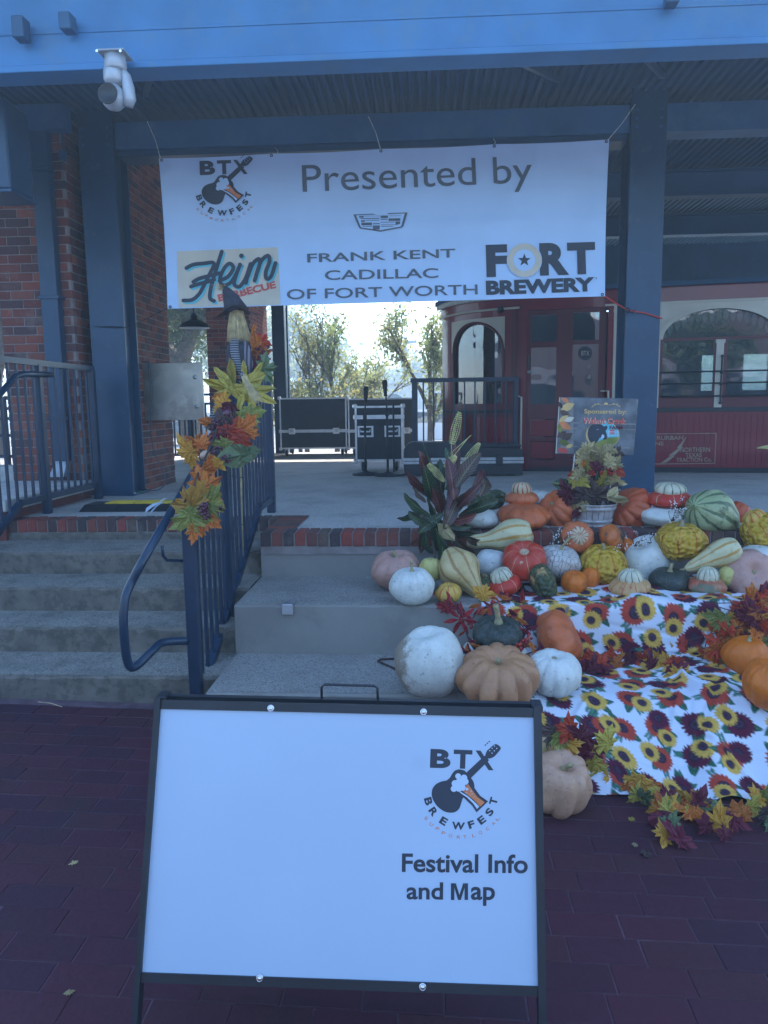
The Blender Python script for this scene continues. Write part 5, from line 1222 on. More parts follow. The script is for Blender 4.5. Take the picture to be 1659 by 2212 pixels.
# ================================================================== PRINTED CLOTH
def cloth():
    X0, X1 = .30, 2.75; prof = [(5.0, .478), (4.262, .480), (4.235, .462), (4.20, .20), (4.15, .186), (3.66, .187), (3.60, .17), (3.22, -.085), (3.12, -.10)]
    L = [0]
    for a, b in zip(prof, prof[1:]): L.append(L[-1]+math.hypot(a[0]-b[0], a[1]-b[1]))
    st = .0062; nv = int(L[-1]/st); nu = int((X1-X0)/st)
    sv = np.arange(nv+1)/nv*L[-1]; xs = X0+np.arange(nu+1)/nu*(X1-X0)
    Py = np.interp(sv, L, [p[0] for p in prof]); Pz = np.interp(sv, L, [p[1] for p in prof])
    kk = np.ones(9)/9
    def sm(a): b = np.convolve(np.pad(a, 4, 'edge'), kk, 'valid'); return b
    Py, Pz = sm(Py), sm(Pz)
    U, V = np.meshgrid(xs, sv)
    ny = np.gradient(Pz); nz = -np.gradient(Py); ln = np.hypot(ny, nz); ny, nz = -ny/ln, nz/ln   # outward: up / toward viewer
    ny = -np.abs(ny); nz = np.abs(nz)
    rs = np.random.RandomState(3); H = np.zeros_like(U)
    for i in range(26):
        fx, fy = rs.uniform(2, 16), rs.uniform(-7, 7); amp = .0085/(1+fx*.10); H += amp*np.sin(U*fx+V*fy+rs.uniform(0, 6)+.8*np.sin(U*3+V*2+i))
    for i in range(80):                         # sharp creases
        a = rs.uniform(-1.2, 1.2) if rs.rand() < .6 else rs.uniform(-.25, .25)+math.pi/2; c0, c1 = rs.uniform(X0, X1), rs.uniform(0, L[-1])
        d = (U-c0)*math.cos(a)+(V-c1)*math.sin(a); t = -(U-c0)*math.sin(a)+(V-c1)*math.cos(a); H += rs.uniform(.008, .02)*np.exp(-(d/.016)**2)*np.exp(-(t/rs.uniform(.1, .4))**2)*rs.choice([-1, 1])
    fall = (V > L[6])
    H += np.where(V > L[5], .024*np.sin(U*13+1.2*np.sin(U*5))*np.clip((V-L[5])/.4, 0, 1), 0)
    H = H-H.min()*0+.010
    gx = np.array([gz(x) for x in xs])[None, :]-gz(1.3)
    w = np.clip((V-L[5])/(L[7]-L[5]), 0, 1)
    X = U+np.where(V > L[5], (V-L[5])*.10*np.sin(U*4), 0)-(np.clip(V-L[2], 0, 9)*-.10)*(1-(U-X0)/(X1-X0))
    X = X+ .12*(np.clip(V-.9, 0, 9))*(1-(U-X0)/(X1-X0))
    Y = Py[:, None]+ny[:, None]*H+0*U; Z = Pz[:, None]+nz[:, None]*np.maximum(H, .002)+gx*w
    Z = np.maximum(Z, np.vectorize(gz)(X)+.006) if True else Z
    # ---- the print, drawn into per-vertex colour
    rgb = np.empty(U.shape+(3,)); rgb[:] = (.62, .66, .74)
    dU, dV = (X1-X0)/nu, L[-1]/nv
    class Win:
        def __init__(w, cx, cy, r):
            a, b = int((cx-r-X0)/dU), int((cx+r-X0)/dU)+2; c, d = int((cy-r)/dV), int((cy+r)/dV)+2
            w.s = (slice(max(0, c), max(0, d)), slice(max(0, a), max(0, b))); w.U, w.V = U[w.s], V[w.s]
        def blend(w, mask, col, a=1.0): m = np.clip(mask, 0, 1)[..., None]*a; rgb[w.s] = rgb[w.s]*(1-m)+np.array(col)*m
    e = .0035
    def petals(cx, cy, R_, n, col, col2, core, seed):
        w = Win(cx, cy, R_*1.2); r = np.random.RandomState(seed); dx, dy = w.U-cx, w.V-cy; rr = np.hypot(dx, dy)
        th = np.arctan2(dy, dx)+r.uniform(0, 6); ph = (th/(2*math.pi)*n) % 1; k_ = np.floor(th/(2*math.pi)*n).astype(int); jit = .10*np.sin(k_*12.9+seed)
        tip = R_*(.78+.24*(1-np.abs(ph-.5)*2)**.7+jit)
        w.blend((tip-rr)/e+.5, col)
        streak = (np.abs(ph-.5) < .09) | (np.abs(ph-.5) > .44); w.blend(np.where((rr < tip*.93) & streak, .55, 0), col2)
        w.blend((R_*.55-rr)/(R_*.25)*np.where(rr < tip, .5, 0), col2)
        w.blend((R_*core*1.12-rr)/e+.5, (.035, .012, .022)); w.blend((R_*core*.8-rr)/e+.5, (.06, .03, .06)); w.blend((R_*core*.3-rr)/e+.5, (.03, .015, .02))
    def lf(cx, cy, a, l, w_, col=(.025, .10, .06)):
        w = Win(cx, cy, l*1.1); dx, dy = w.U-cx, w.V-cy; t = (dx*math.cos(a)+dy*math.sin(a))/l; q = -dx*math.sin(a)+dy*math.cos(a)
        hw = w_*np.sin(np.clip(t, 0, 1)*math.pi)**.8*(1+.5*(1-t)); m = np.where((t > 0) & (t < 1), (hw-np.abs(q))/e+.5, 0); w.blend(m, col)
        w.blend(np.where((t > 0) & (t < .95), (.0012-np.abs(q))/.002+.5, 0), (.10, .22, .13))
    cols = [((.62, .38, .075), (.45, .24, .04)), ((.42, .055, .03), (.28, .03, .03)), ((.10, .010, .035), (.06, .008, .02))]
    r = random.Random(11); gy = 0; row = 0
    while gy < L[-1]+.1:
        gx_ = X0-.05+(.09 if row % 2 else 0)
        while gx_ < X1+.1:
            cx, cy = gx_+r.uniform(-.025, .025), gy+r.uniform(-.02, .02); ty = r.choice((0, 1, 1, 2, 3, 3, 4, 4))
            for q in range(4): lf(cx, cy, r.uniform(0, 6.28), .105, .018)
            for q in range(r.choice((1, 2))):
                a = r.uniform(0, 6.28); bx, by = cx+.05*math.cos(a), cy+.05*math.sin(a)
                for s_ in range(5): lf(bx+s_*.010*math.cos(a), by+s_*.010*math.sin(a), a+.8, .026, .0036, (.03, .13, .10)); lf(bx+s_*.010*math.cos(a), by+s_*.010*math.sin(a), a-.8, .026, .0036, (.03, .13, .10))
            order = {0: (0,), 1: (1, 0), 2: (2, 1), 3: (1, 2, 0), 4: (2, 0), 5: (0,)}[ty]
            if len(order) == 1: petals(cx, cy, .070, 22, *cols[order[0]], .40, r.randrange(999))
            else:
                a = r.uniform(0, 6.28)
                for i, o in enumerate(order): petals(cx+.060*math.cos(a+i*2.2)*(i > 0), cy+.060*math.sin(a+i*2.2)*(i > 0), (.070, .056, .050)[i], 20, *cols[o], .38, r.randrange(999))
            gx_ += .198
        gy += .162; row += 1
    me = bpy.data.meshes.new('sunflower_cloth'); idx = np.arange((nu+1)*(nv+1)).reshape(nv+1, nu+1)
    q = np.stack([idx[:-1, :-1], idx[1:, :-1], idx[1:, 1:], idx[:-1, 1:]], -1).reshape(-1, 4)
    co = np.stack([X, Y, Z], -1).reshape(-1, 3)
    me.vertices.add(len(co)); me.vertices.foreach_set('co', co.ravel()); me.loops.add(q.size); me.loops.foreach_set('vertex_index', q.ravel())
    me.polygons.add(len(q)); me.polygons.foreach_set('loop_start', np.arange(len(q))*4); me.polygons.foreach_set('use_smooth', [True]*len(q)); me.update(calc_edges=True)
    ca = me.color_attributes.new('print', 'FLOAT_COLOR', 'POINT'); ca.data.foreach_set('color', np.concatenate([rgb.reshape(-1, 3), np.ones((len(co), 1))], 1).ravel())
    m, t, b = nt_of('printed_sunflower_cotton'); at = t.nodes.new('ShaderNodeVertexColor'); at.layer_name = 'print'
    t.links.new(at.outputs[0], b.inputs['Base Color']); b.inputs['Roughness'].default_value = .8; b.inputs['Specular IOR Level'].default_value = .2
    Bump(t, b, N(t, 'ShaderNodeTexNoise', Vector=Crd(t), Scale=22.0, Detail=4.0), .35, .006)
    me.materials.append(m); o = obj('sunflower_cloth', me)
    return tag(o, 'white cotton cloth printed with yellow red and maroon sunflowers draped down the tiers', 'cloth')
cloth()

# ================================================================== PUMPKINS AND GOURDS
def pmat(name, c1, c2, n=0, cr=None, rw=.12, blotch=None, wart=0, veins=None, rough=.42, soft=.5, side=None):
    m, t, b = nt_of(name); uv = Crd(t, 'UV'); co = Crd(t); r = t.nodes.new('ShaderNodeObjectInfo').outputs['Random']; w4 = Mth(t, 'MULTIPLY', r, 30)
    def ns(sc, d=5.0, ro=.6): return N(t, 'ShaderNodeTexNoise', _p={'noise_dimensions': '4D'}, Vector=co, W=w4, Scale=sc, Detail=d, Roughness=ro)
    c = Mix(t, Step(t, ns(7.0), .35, .65), c1, c2)
    sx = t.nodes.new('ShaderNodeSeparateXYZ'); t.links.new(uv, sx.inputs[0])
    if n:
        u = Mth(t, 'ADD', sx.outputs[0], Mth(t, 'MULTIPLY', Mth(t, 'SUBTRACT', ns(14.0, 4.0), .5), .05))
        f = Mth(t, 'ABSOLUTE', Mth(t, 'SINE', Mth(t, 'MULTIPLY', u, n*math.pi)))
        s_ = Step(t, Mth(t, 'MULTIPLY', f, -1), -rw-soft*.3, -rw); s_ = Mth(t, 'MULTIPLY', s_, Step(t, ns(22.0), .25, .5)); c = Mix(t, s_, c, cr)
    if veins:
        v = N(t, 'ShaderNodeTexVoronoi', _p={'feature': 'DISTANCE_TO_EDGE'}, Vector=co, Scale=28.0); c = Mix(t, Mth(t, 'MULTIPLY', Step(t, Mth(t, 'MULTIPLY', v, -1), -.06, -.02), .7), c, veins)
    if blotch: c = Mix(t, Step(t, ns(blotch[1], 6.0), blotch[2], blotch[2]+.07), c, blotch[0])
    if side:
        so = t.nodes.new('ShaderNodeSeparateXYZ'); t.links.new(t.nodes.new('ShaderNodeNewGeometry').outputs['Position'], so.inputs[0])
        f_ = Mth(t, 'ADD', Mth(t, 'MULTIPLY', so.outputs[0], -1), Mth(t, 'MULTIPLY', Mth(t, 'SUBTRACT', ns(9.0, 8.0, .75), .5), .35)); c = Mix(t, Mth(t, 'MULTIPLY', Step(t, f_, side[1], side[1]+.06), .9), c, side[0])
    sp = ns(55.0, 3.0); c = Mix(t, Mth(t, 'MULTIPLY', Step(t, sp, .62, .70), .7), c, tuple(x*.3 for x in c1)); c = Mix(t, Mth(t, 'MULTIPLY', Step(t, ns(18.0, 8.0, .75), .48, .70), .35), c, tuple(x*.45 for x in c2))
    t.links.new(c, b.inputs['Base Color']); b.inputs['Roughness'].default_value = rough; b.inputs['Specular IOR Level'].default_value = .4
    if wart:
        v = N(t, 'ShaderNodeTexVoronoi', _p={'feature': 'SMOOTH_F1'}, Vector=co, Scale=float(wart)); Bump(t, b, Mth(t, 'MULTIPLY', v, -1), 1.0, .03)
    else: Bump(t, b, Mth(t, 'ADD', ns(9.0), Mth(t, 'MULTIPLY', ns(45.0), .4)), .6, .014)
    return m
PM = {
 'white': pmat('white_pumpkin_skin', (.66, .66, .60), (.58, .59, .53), blotch=((.40, .37, .28), 4, .70)),
 'dirty': pmat('soil_stained_white_skin', (.64, .64, .57), (.56, .56, .50), side=((.22, .16, .11), PY(895, 1440, 3.8).x*-1)),
 'speck': pmat('speckled_white_skin', (.56, .57, .54), (.46, .48, .46), blotch=((.22, .19, .17), 26, .62)),
 'vein': pmat('veined_white_skin', (.58, .55, .50), (.50, .46, .42), n=14, cr=(.16, .14, .13), rw=.05, soft=.3, veins=(.14, .13, .12)),
 'pink': pmat('pink_grey_pumpkin_skin', (.50, .27, .21), (.42, .24, .19), blotch=((.22, .19, .14), 5, .66)),
 'tan': pmat('tan_pumpkin_skin', (.46, .22, .10), (.38, .18, .09), blotch=((.20, .12, .08), 5, .64)),
 'peach': pmat('peach_pumpkin_skin', (.55, .31, .19), (.48, .27, .17), blotch=((.30, .20, .12), 7, .68)),
 'orange': pmat('orange_pumpkin_skin', (.68, .17, .008), (.60, .13, .006), blotch=((.48, .12, .02), 8, .6)),
 'redor': pmat('red_orange_pumpkin_skin', (.52, .075, .02), (.46, .10, .03), blotch=((.35, .06, .03), 7, .62)),
 'oldor': pmat('weathered_orange_skin', (.60, .13, .03), (.50, .12, .04), blotch=((.16, .13, .09), 5, .6)),
 'orgr': pmat('orange_skin_green_patch', (.55, .15, .03), (.48, .12, .03), blotch=((.04, .05, .03), 7, .50)),
 'green': pmat('dark_green_pumpkin_skin', (.025, .035, .028), (.045, .055, .045), blotch=((.16, .08, .05), 9, .68), veins=(.09, .09, .07), rough=.5),
 'wgreen': pmat('warty_green_gourd_skin', (.045, .065, .03), (.09, .10, .04), blotch=((.42, .26, .10), 7, .55), wart=46),
 'yel': pmat('warty_yellow_gourd_skin', (.58, .36, .03), (.52, .30, .02), n=9, cr=(.50, .14, .015), rw=.06, soft=.45, blotch=((.25, .14, .03), 40, .70), wart=40),
 'stripe': pmat('cream_and_orange_striped_gourd_skin', (.60, .55, .32), (.56, .50, .28), n=8, cr=(.50, .28, .07), rw=.25, soft=.9),
 'tanst': pmat('tan_streaked_gourd_skin', (.55, .42, .20), (.48, .36, .16), n=9, cr=(.34, .19, .06), rw=.2, soft=1.1),
 'grst': pmat('green_and_cream_striped_gourd_skin', (.38, .41, .22), (.30, .35, .16), n=11, cr=(.09, .13, .06), rw=.3, soft=.9, blotch=((.14, .17, .08), 13, .58)),
 'smyel': pmat('pale_yellow_gourd_skin', (.56, .50, .17), (.52, .45, .14)),
 'smstr': pmat('orange_striped_gourd_skin', (.60, .40, .08), (.58, .34, .05), n=9, cr=(.55, .14, .02), rw=.3, soft=.6),
 'turban': pmat('red_turban_squash_skin', (.52, .03, .015), (.46, .045, .02), n=8, cr=(.52, .42, .24), rw=.0, soft=.35, blotch=((.54, .42, .26), 16, .64)),
 'turbor': pmat('orange_turban_squash_skin', (.55, .14, .045), (.48, .11, .035), n=10, cr=(.5, .34, .16), rw=.0, soft=.3, blotch=((.55, .36, .18), 18, .64)),
 'turbpale': pmat('pale_turban_squash_skin', (.58, .36, .17), (.55, .30, .12), n=10, cr=(.48, .15, .05), rw=.08, soft=.5, blotch=((.50, .13, .05), 12, .60)),
 'turbgr': pmat('mottled_turban_squash_skin', (.45, .22, .12), (.42, .10, .05), blotch=((.16, .17, .10), 9, .5), n=9, cr=(.46, .36, .22), rw=.0, soft=.3),
 'crown': pmat('striped_turban_crown_skin', (.62, .58, .42), (.56, .52, .36), n=11, cr=(.05, .08, .035), rw=.18, soft=.35),
 'crownred': pmat('red_striped_crown_skin', (.56, .48, .30), (.50, .40, .24), n=12, cr=(.40, .04, .02), rw=.35, soft=.35),
}
def body(W_, H_, ribs, dep, dimp=.25, flat=0.0, seed=0, n=None, rough=.02, shape=1.0, bdimp=.12):
    """ribbed lobed body of unit half width W_, half height H_"""
    rn = np.random.RandomState(seed); n = max(48, ribs*6) if ribs else 48; m = 26; ro = rn.uniform(0, 6); lob = rn.uniform(.8, 1.2, max(ribs, 1)); vs = []; fs = []; uv = []
    hv = rn.normal(0, 1, (6, 3))
    for j in range(m+1):
        ph = math.pi*j/m
        for i in range(n):
            th = 2*math.pi*i/n; rho = max(0, math.sin(ph))**(.86 if shape == 1 else shape); z = math.cos(ph)
            g_ = 1.0
            if ribs: q = (th/(2*math.pi)*ribs) % 1; g_ = 1-dep*lob[int(th/(2*math.pi)*ribs) % ribs]*(1-abs(math.sin(q*math.pi))**.55)*(.35+.65*max(0, math.sin(ph))**.6)
            zz = z*(1-(dimp if z > 0 else bdimp)*math.exp(-(rho/.30)**2)*1.6) if abs(z) > 0 else z
            if ribs: zz *= 1-(1-g_)*.35
            d = Vector((math.cos(th)*rho, math.sin(th)*rho, z)); w = 1+rough*sum(math.sin(3*d.dot(Vector(h))+k) for k, h in enumerate(hv))/2
            vs.append((d.x*W_*g_*w, d.y*W_*g_*w, zz*H_*w))
    for j in range(m):
        for i in range(n):
            a, b, c, d = j*n+i, j*n+(i+1) % n, (j+1)*n+(i+1) % n, (j+1)*n+i; fs.append((a, d, c, b)); uv.append(((i/n, j/m), (i/n, (j+1)/m), ((i+1)/n, (j+1)/m), ((i+1)/n, j/m)))
    mb = MB(); mb.add(vs, fs, uv); return mb
def top_z(H_, dimp): return H_*(1-dimp*1.6)
def stem_mb(base, h, r, bend, seed=0, frame=None):
    rn = random.Random(seed); a = rn.uniform(0, 6.28); pts = [Vector((0, 0, -h*.15)), Vector((0, 0, h*.15)), Vector((bend*.35*math.cos(a), bend*.35*math.sin(a), h*.5)), Vector((bend*math.cos(a), bend*math.sin(a), h))]
    mb = MB(); pts = [Vector(p) for p in smooth2([tuple(p) for p in pts], 3)]; N_ = len(pts); mb.tube([p+Vector(base) for p in pts], [r*(1.7-1.0*min(1, i/(N_*.5)) if i < N_*.5 else .72+.25*(i-N_*.5)/N_) for i in range(N_)], 9); return mb
PG = 'pumpkins and gourds heaped on the porch tiers'
def pumpkin(label, x, y, w, h, Y, m, ribs=10, dep=.10, dimp=.22, tilt=(0, 0), stem=None, crown=None, name='pumpkin', cat='pumpkin', seed=None, shape=1.0, rough=.038, fix=False):
    w *= 1.05; h *= 1.05
    surf = FL if Y > 5.05 else .470 if Y > 4.25 else .184 if Y > 3.7 else gz(1.0)
    Yn = Y; dn = math.radians(13 if Y > 4.2 else 17 if Y > 3.7 else 25)
    for _ in range(12):                                   # stand it on its tier
        p = PY(x, y, Yn); k = kq(p); a_ = h*k/2; W_ = w*k/2
        upr = abs(tilt[0]) < 25 and abs(tilt[1]) < 25
        H_ = math.sqrt(max(a_*a_-(W_*math.sin(dn))**2, (a_*.55)**2))/math.cos(dn) if upr else a_
        zb = p.z-H_*.97; Yn = Yn+(surf-zb)*2.2*(1 if zb < surf else 1)*-1 if abs(surf-zb) > 1e-4 else Yn
        Yn = max(2.5, min(7, Yn))
    if abs(Yn-Y) > (.34 if Y < 4.2 else .2) or fix: Yn = Y
    p = PY(x, y, Yn); k = kq(p); a_ = h*k/2; W_ = w*k/2; H_ = math.sqrt(max(a_*a_-(W_*math.sin(dn))**2, (a_*.55)**2))/math.cos(dn) if upr else a_
    t = thing(name, label, cat, p, PG); sd_ = seed if seed is not None else int(x*7+y)
    e = Euler((R(tilt[0]), R(tilt[1]), R(sd_ % 60))); t.rotation_euler = Euler((R(tilt[0]), R(tilt[1]), 0))
    o = obj('body', body(W_, H_, ribs, dep, dimp, seed=sd_, shape=shape, rough=rough).mesh('body', True), PM[m], t, rot=(0, 0, R(sd_ % 60)))
    zt = top_z(H_, dimp)
    if stem:
        sh, sr, sb = stem; obj('stem', stem_mb((0, 0, zt), sh*k, sr*k, sb*k, sd_).mesh('stem', True), 'stem', t)
    elif not crown: obj('stem_scar', MB().lathe([(0, zt+.004), (W_*.09, zt+.006), (W_*.13, zt-.002)], 12).mesh('stem_scar', True), 'stem', t)
    if crown:
        cw, chh, cm, up = crown; mb = body(cw*k/2, chh*k/2, 8, .14, .2, seed=sd_+1); mb.v = [(a, b, c+up*k) for a, b, c in mb.v]; obj('crown', mb.mesh('crown', True), PM[cm], t)
    return t
def gourd(label, pts, Y, m, ribs=0, stem=True, name='gourd', wart=0, cat='gourd', dY=0.0, seed=1):
    P_ = smooth2([(x, y, r) for x, y, r in pts], 6); n = len(P_); W3 = []; rs = []
    for i, (x, y, r) in enumerate(P_): q = PY(x, y, Y+dY*i/(n-1)); W3.append(q); rs.append(max(r, .4)*kq(q))
    t = thing(name, label, cat, W3[0], PG); L = [Vector(q)-t.location for q in W3]; rn = np.random.RandomState(seed); nn = 48; vs = []; up = Vector((0, -1, 0)); fs = []; uv = []; hv = rn.normal(0, 9, (5, 3))
    for i, q in enumerate(L):
        d = (L[min(i+1, n-1)]-L[max(i-1, 0)]).normalized(); up = (up-d*up.dot(d)).normalized(); sd_ = d.cross(up)
        for j in range(nn):
            a = 2*math.pi*j/nn; c = up*math.cos(a)+sd_*math.sin(a); f = 1-(.06*(1-abs(math.sin(a*ribs/2))**.6) if ribs else 0); v = q+c*rs[i]*f
            v = v+c*rs[i]*.03*sum(math.sin(v.dot(Vector(h))*2+k) for k, h in enumerate(hv)); vs.append(v)
    for i in range(n-1):
        for j in range(nn): j2 = (j+1) % nn; fs.append((i*nn+j, i*nn+j2, (i+1)*nn+j2, (i+1)*nn+j)); uv.append(((j/nn, i/n), ((j+1)/nn, i/n), ((j+1)/nn, (i+1)/n), (j/nn, (i+1)/n)))
    vs += [L[0], L[-1]]
    for j in range(nn): fs += [(nn*n, (j+1) % nn, j), (nn*n+1, (n-1)*nn+j, (n-1)*nn+(j+1) % nn)]; uv += [((0, 0),)*3, ((0, 1),)*3]
    mb = MB(); mb.add(vs, fs, uv); obj('body', mb.mesh('body', True), PM[m], t)
    if stem:
        d = (L[-1]-L[-3]).normalized(); r = rs[-1]; mb = MB(); mb.tube([L[-1]-d*.005, L[-1]+d*.02, L[-1]+d*.035+Vector((0, 0, .006))], [max(r*.8, .008), .007, .008], 8); obj('stem', mb.mesh('stem', True), 'stem', t)
    return t
# --- top level, on the porch edge
gourd('long warty green gourd with orange end lying behind the croton plant', [(1010, 1094, 4), (1030, 1088, 18), (1060, 1080, 22), (1080, 1074, 19), (1094, 1071, 6)], 5.45, 'wgreen', stem=False)
pumpkin('flat orange pumpkin under the small capped squash on the porch edge', 1131, 1115, 112, 56, 5.30, 'oldor', 10, .12, .18, (4, 0), seed=3)
pumpkin('small orange turban squash with striped cap, top of the stack on the porch edge', 1126, 1076, 68, 32, 5.30, 'turbor', 10, .06, .25, (4, 0), crown=(44, 32, 'crownred', 20), name='turban_squash', cat='squash')
pumpkin('oblong white pumpkin on the porch edge just right of the croton plant', 1032, 1119, 86, 46, 5.18, 'white', 8, .06, .12, (0, 6))
pumpkin('white pumpkin peeking out behind the stacked orange squash', 1165, 1076, 54, 36, 5.62, 'white', 8, .05, .12)
pumpkin('weathered orange pumpkin tilted on its side left of the bushel basket', 1206, 1099, 84, 66, 5.32, 'oldor', 12, .13, .22, (28, -52))
pumpkin('red orange ribbed pumpkin leaning on its side right of the bushel basket', 1361, 1100, 98, 62, 5.32, 'redor', 13, .14, .22, (20, -56))
pumpkin('broad white pumpkin under the red turban squash with striped cap', 1429, 1116, 92, 46, 5.28, 'white', 7, .05, .14, (0, 4))
pumpkin('red turban squash with a green and white striped cap on a white pumpkin', 1446, 1078, 94, 40, 5.28, 'turban', 8, .07, .25, (4, 0), crown=(66, 36, 'crown', 20), name='turban_squash', cat='squash')
gourd('big green and cream striped gourd facing forward with its neck falling to the right', [(1499, 1092, 2), (1502, 1093, 22), (1516, 1100, 45), (1534, 1109, 51), (1556, 1122, 42), (1575, 1140, 27), (1588, 1155, 18), (1596, 1168, 9)], 4.98, 'grst', 11, stem=False, dY=.30)
pumpkin('red orange pumpkin behind the big green striped gourd', 1592, 1112, 52, 54, 5.45, 'redor', 10, .08, .2, (0, 30))
pumpkin('warty yellow gourd with a ribbed knob at the right edge of the heap', 1647, 1152, 86, 84, 4.95, 'yel', 9, .05, .15, (0, -30), crown=(50, 36, 'smstr', 38), name='gourd', cat='gourd', rough=.04)
# --- middle tier
gourd('long pale striped gourd lying on the brick edging with its neck to the left', [(1150, 1150, 2), (1146, 1151, 22), (1128, 1153, 33), (1104, 1156, 33), (1076, 1162, 25), (1050, 1167, 18), (1025, 1170, 15), (1008, 1171, 8)], 4.90, 'stripe', stem=False, dY=.0)
pumpkin('red turban squash showing its pale round base to the viewer below the basket', 1246, 1161, 70, 54, 4.86, 'turbor', 10, .05, .2, (72, 6), crown=(46, 30, 'crownred', 17), name='turban_squash', cat='squash')
pumpkin('small orange pumpkin with a dark green patch beside the brick edging', 1322, 1162, 60, 44, 4.88, 'orgr', 9, .08, .2, (20, 50))
pumpkin('large warty yellow gourd below the small orange and green pumpkin', 1302, 1221, 99, 84, 4.70, 'yel', 9, .05, .1, (6, 0), stem=(12, 5, 4), name='gourd', cat='gourd', rough=.03, seed=5)
pumpkin('large round white pumpkin with brown scratches in the middle of the heap', 1397, 1209, 102, 92, 4.74, 'white', 7, .04, .12, (20, -28), rough=.03)
pumpkin('large warty yellow gourd with dark stem under the green striped gourd', 1470, 1169, 104, 80, 4.80, 'yel', 8, .06, .1, (6, 0), stem=(12, 6, 3), name='gourd', cat='gourd', rough=.03, seed=8)
gourd('orange and cream striped gourd lying diagonally with its neck to the lower left', [(1597, 1178, 2), (1593, 1180, 20), (1577, 1187, 30), (1556, 1196, 30), (1532, 1207, 22), (1510, 1217, 16), (1492, 1225, 12), (1480, 1229, 5)], 4.62, 'stripe', seed=4)
pumpkin('dusty pink pumpkin at the left end of the middle tier', 857, 1231, 106, 82, 4.76, 'pink', 10, .09, .26, (6, 0), stem=(16, 5, 8))
pumpkin('small white pumpkin with upright stem in front of the dusty pink one', 890, 1265, 94, 76, 4.50, 'white', 12, .045, .14, (6, 0), stem=(24, 4, 10))
pumpkin('small pale yellow gourd between the white pumpkin and the tan gourd', 931, 1231, 50, 52, 4.62, 'smyel', 9, .05, .12, name='gourd', cat='gourd')
gourd('tan streaked gourd with its narrow neck pointing to the lower right', [(974, 1196, 3), (976, 1199, 24), (985, 1216, 43), (998, 1238, 43), (1015, 1260, 26), (1032, 1280, 14), (1046, 1292, 8)], 4.62, 'tanst', 9, dY=-.2)
pumpkin('tiny orange striped gourd at the edge of the middle tier', 969, 1281, 53, 40, 4.42, 'smstr', 10, .10, .2, (6, 0), name='gourd', cat='gourd')
pumpkin('speckled white pumpkin behind the small turban squash', 1060, 1218, 68, 62, 4.72, 'speck', 8, .05, .15)
pumpkin('bright red turban squash with cream flecks resting on its neighbours', 1133, 1211, 93, 68, 4.60, 'turban', 9, .09, .22, (30, -8), crown=(48, 22, 'crownred', 18), name='turban_squash', cat='squash', seed=2)
pumpkin('small tilted turban squash with a grey striped cap beside the tan gourd', 1090, 1263, 74, 44, 4.48, 'turban', 8, .05, .2, (10, -22), crown=(50, 40, 'crown', 20), name='turban_squash', cat='squash', seed=31)
pumpkin('white pumpkin with dark veins and a frayed dry stem', 1208, 1213, 88, 68, 4.74, 'vein', 12, .06, .15, (8, 8), stem=(34, 4, 14))
for i in range(1): pass
pumpkin('dark green warty gourd with a tan patch in front of the veined white pumpkin', 1172, 1259, 82, 54, 4.52, 'wgreen', 0, 0, .05, (0, 70), name='gourd', cat='gourd', shape=.9)
pumpkin('small orange pumpkin at the cloth edge, left of the pair', 1240, 1257, 58, 48, 4.47, 'orange', 7, .12, .25, (10, 0), seed=14)
pumpkin('small smooth orange pumpkin tucked behind its twin', 1275, 1250, 40, 48, 4.60, 'orange', 7, .10, .15, (0, 12), seed=15)
pumpkin('pale orange turban squash with a white ribbed cap on the sunflower cloth', 1361, 1269, 86, 44, 4.42, 'turbpale', 11, .07, .2, (6, 0), crown=(54, 44, 'crown', 20), name='turban_squash', cat='squash')
pumpkin('dark green flattened pumpkin with pale stem between two turban squashes', 1446, 1252, 84, 50, 4.50, 'green', 9, .05, .16, (6, 0), stem=(18, 5, 4))
pumpkin('mottled red and grey turban squash with a tall striped cap', 1527, 1265, 80, 40, 4.42, 'turbgr', 9, .06, .2, (6, 0), crown=(46, 44, 'crown', 20), name='turban_squash', cat='squash')
pumpkin('pink pumpkin turned on its side to face forward at the right', 1618, 1240, 106, 76, 4.46, 'pink', 9, .07, .24, (68, 4), seed=23)
pumpkin('white pumpkin half hidden behind the forward facing pink one', 1640, 1200, 80, 44, 4.76, 'white', 8, .05, .14)
pumpkin('small orange pumpkin wedged behind the warty yellow gourd in the middle', 1352, 1180, 44, 36, 4.92, 'orange', 9, .08, .2, (10, 10), fix=True, seed=41)
pumpkin('small dark green warty gourd under the tan streaked gourd', 1050, 1262, 50, 34, 4.58, 'wgreen', 0, 0, .05, (0, 60), name='gourd', cat='gourd', shape=.9, fix=True, seed=42)
pumpkin('small cream gourd squeezed between the pink pumpkin and the mottled turban squash', 1572, 1245, 40, 44, 4.58, 'smyel', 9, .05, .1, (0, 20), name='gourd', cat='gourd', fix=True, seed=43)
# --- lower tier
pumpkin('very large round white pumpkin with a soil stained left side', 930, 1429, 144, 142, 3.97, 'dirty', 8, .05, .14, (14, -8), seed=4, rough=.03)
pumpkin('deeply ribbed tan pumpkin behind the top of the sign board', 1074, 1462, 172, 118, 3.88, 'tan', 11, .20, .28, (16, 0), stem=(14, 7, 4), seed=6)
pumpkin('white pumpkin under the dark green one on the lower tier', 1068, 1416, 132, 84, 4.10, 'white', 9, .05, .14, seed=9, fix=True)
pumpkin('dark green ribbed pumpkin with a thick curved tan stem', 1076, 1371, 108, 76, 3.99, 'green', 10, .10, .2, (10, 0), stem=(46, 8, 8), seed=10, fix=True)
pumpkin('tall weathered orange pumpkin standing on its side against the cloth', 1207, 1381, 122, 86, 4.06, 'oldor', 9, .06, .22, (12, 62), seed=17)
pumpkin('smooth white ribbed pumpkin right of the deeply ribbed tan one', 1196, 1453, 114, 92, 3.93, 'white', 13, .07, .18, (8, 0), seed=12)
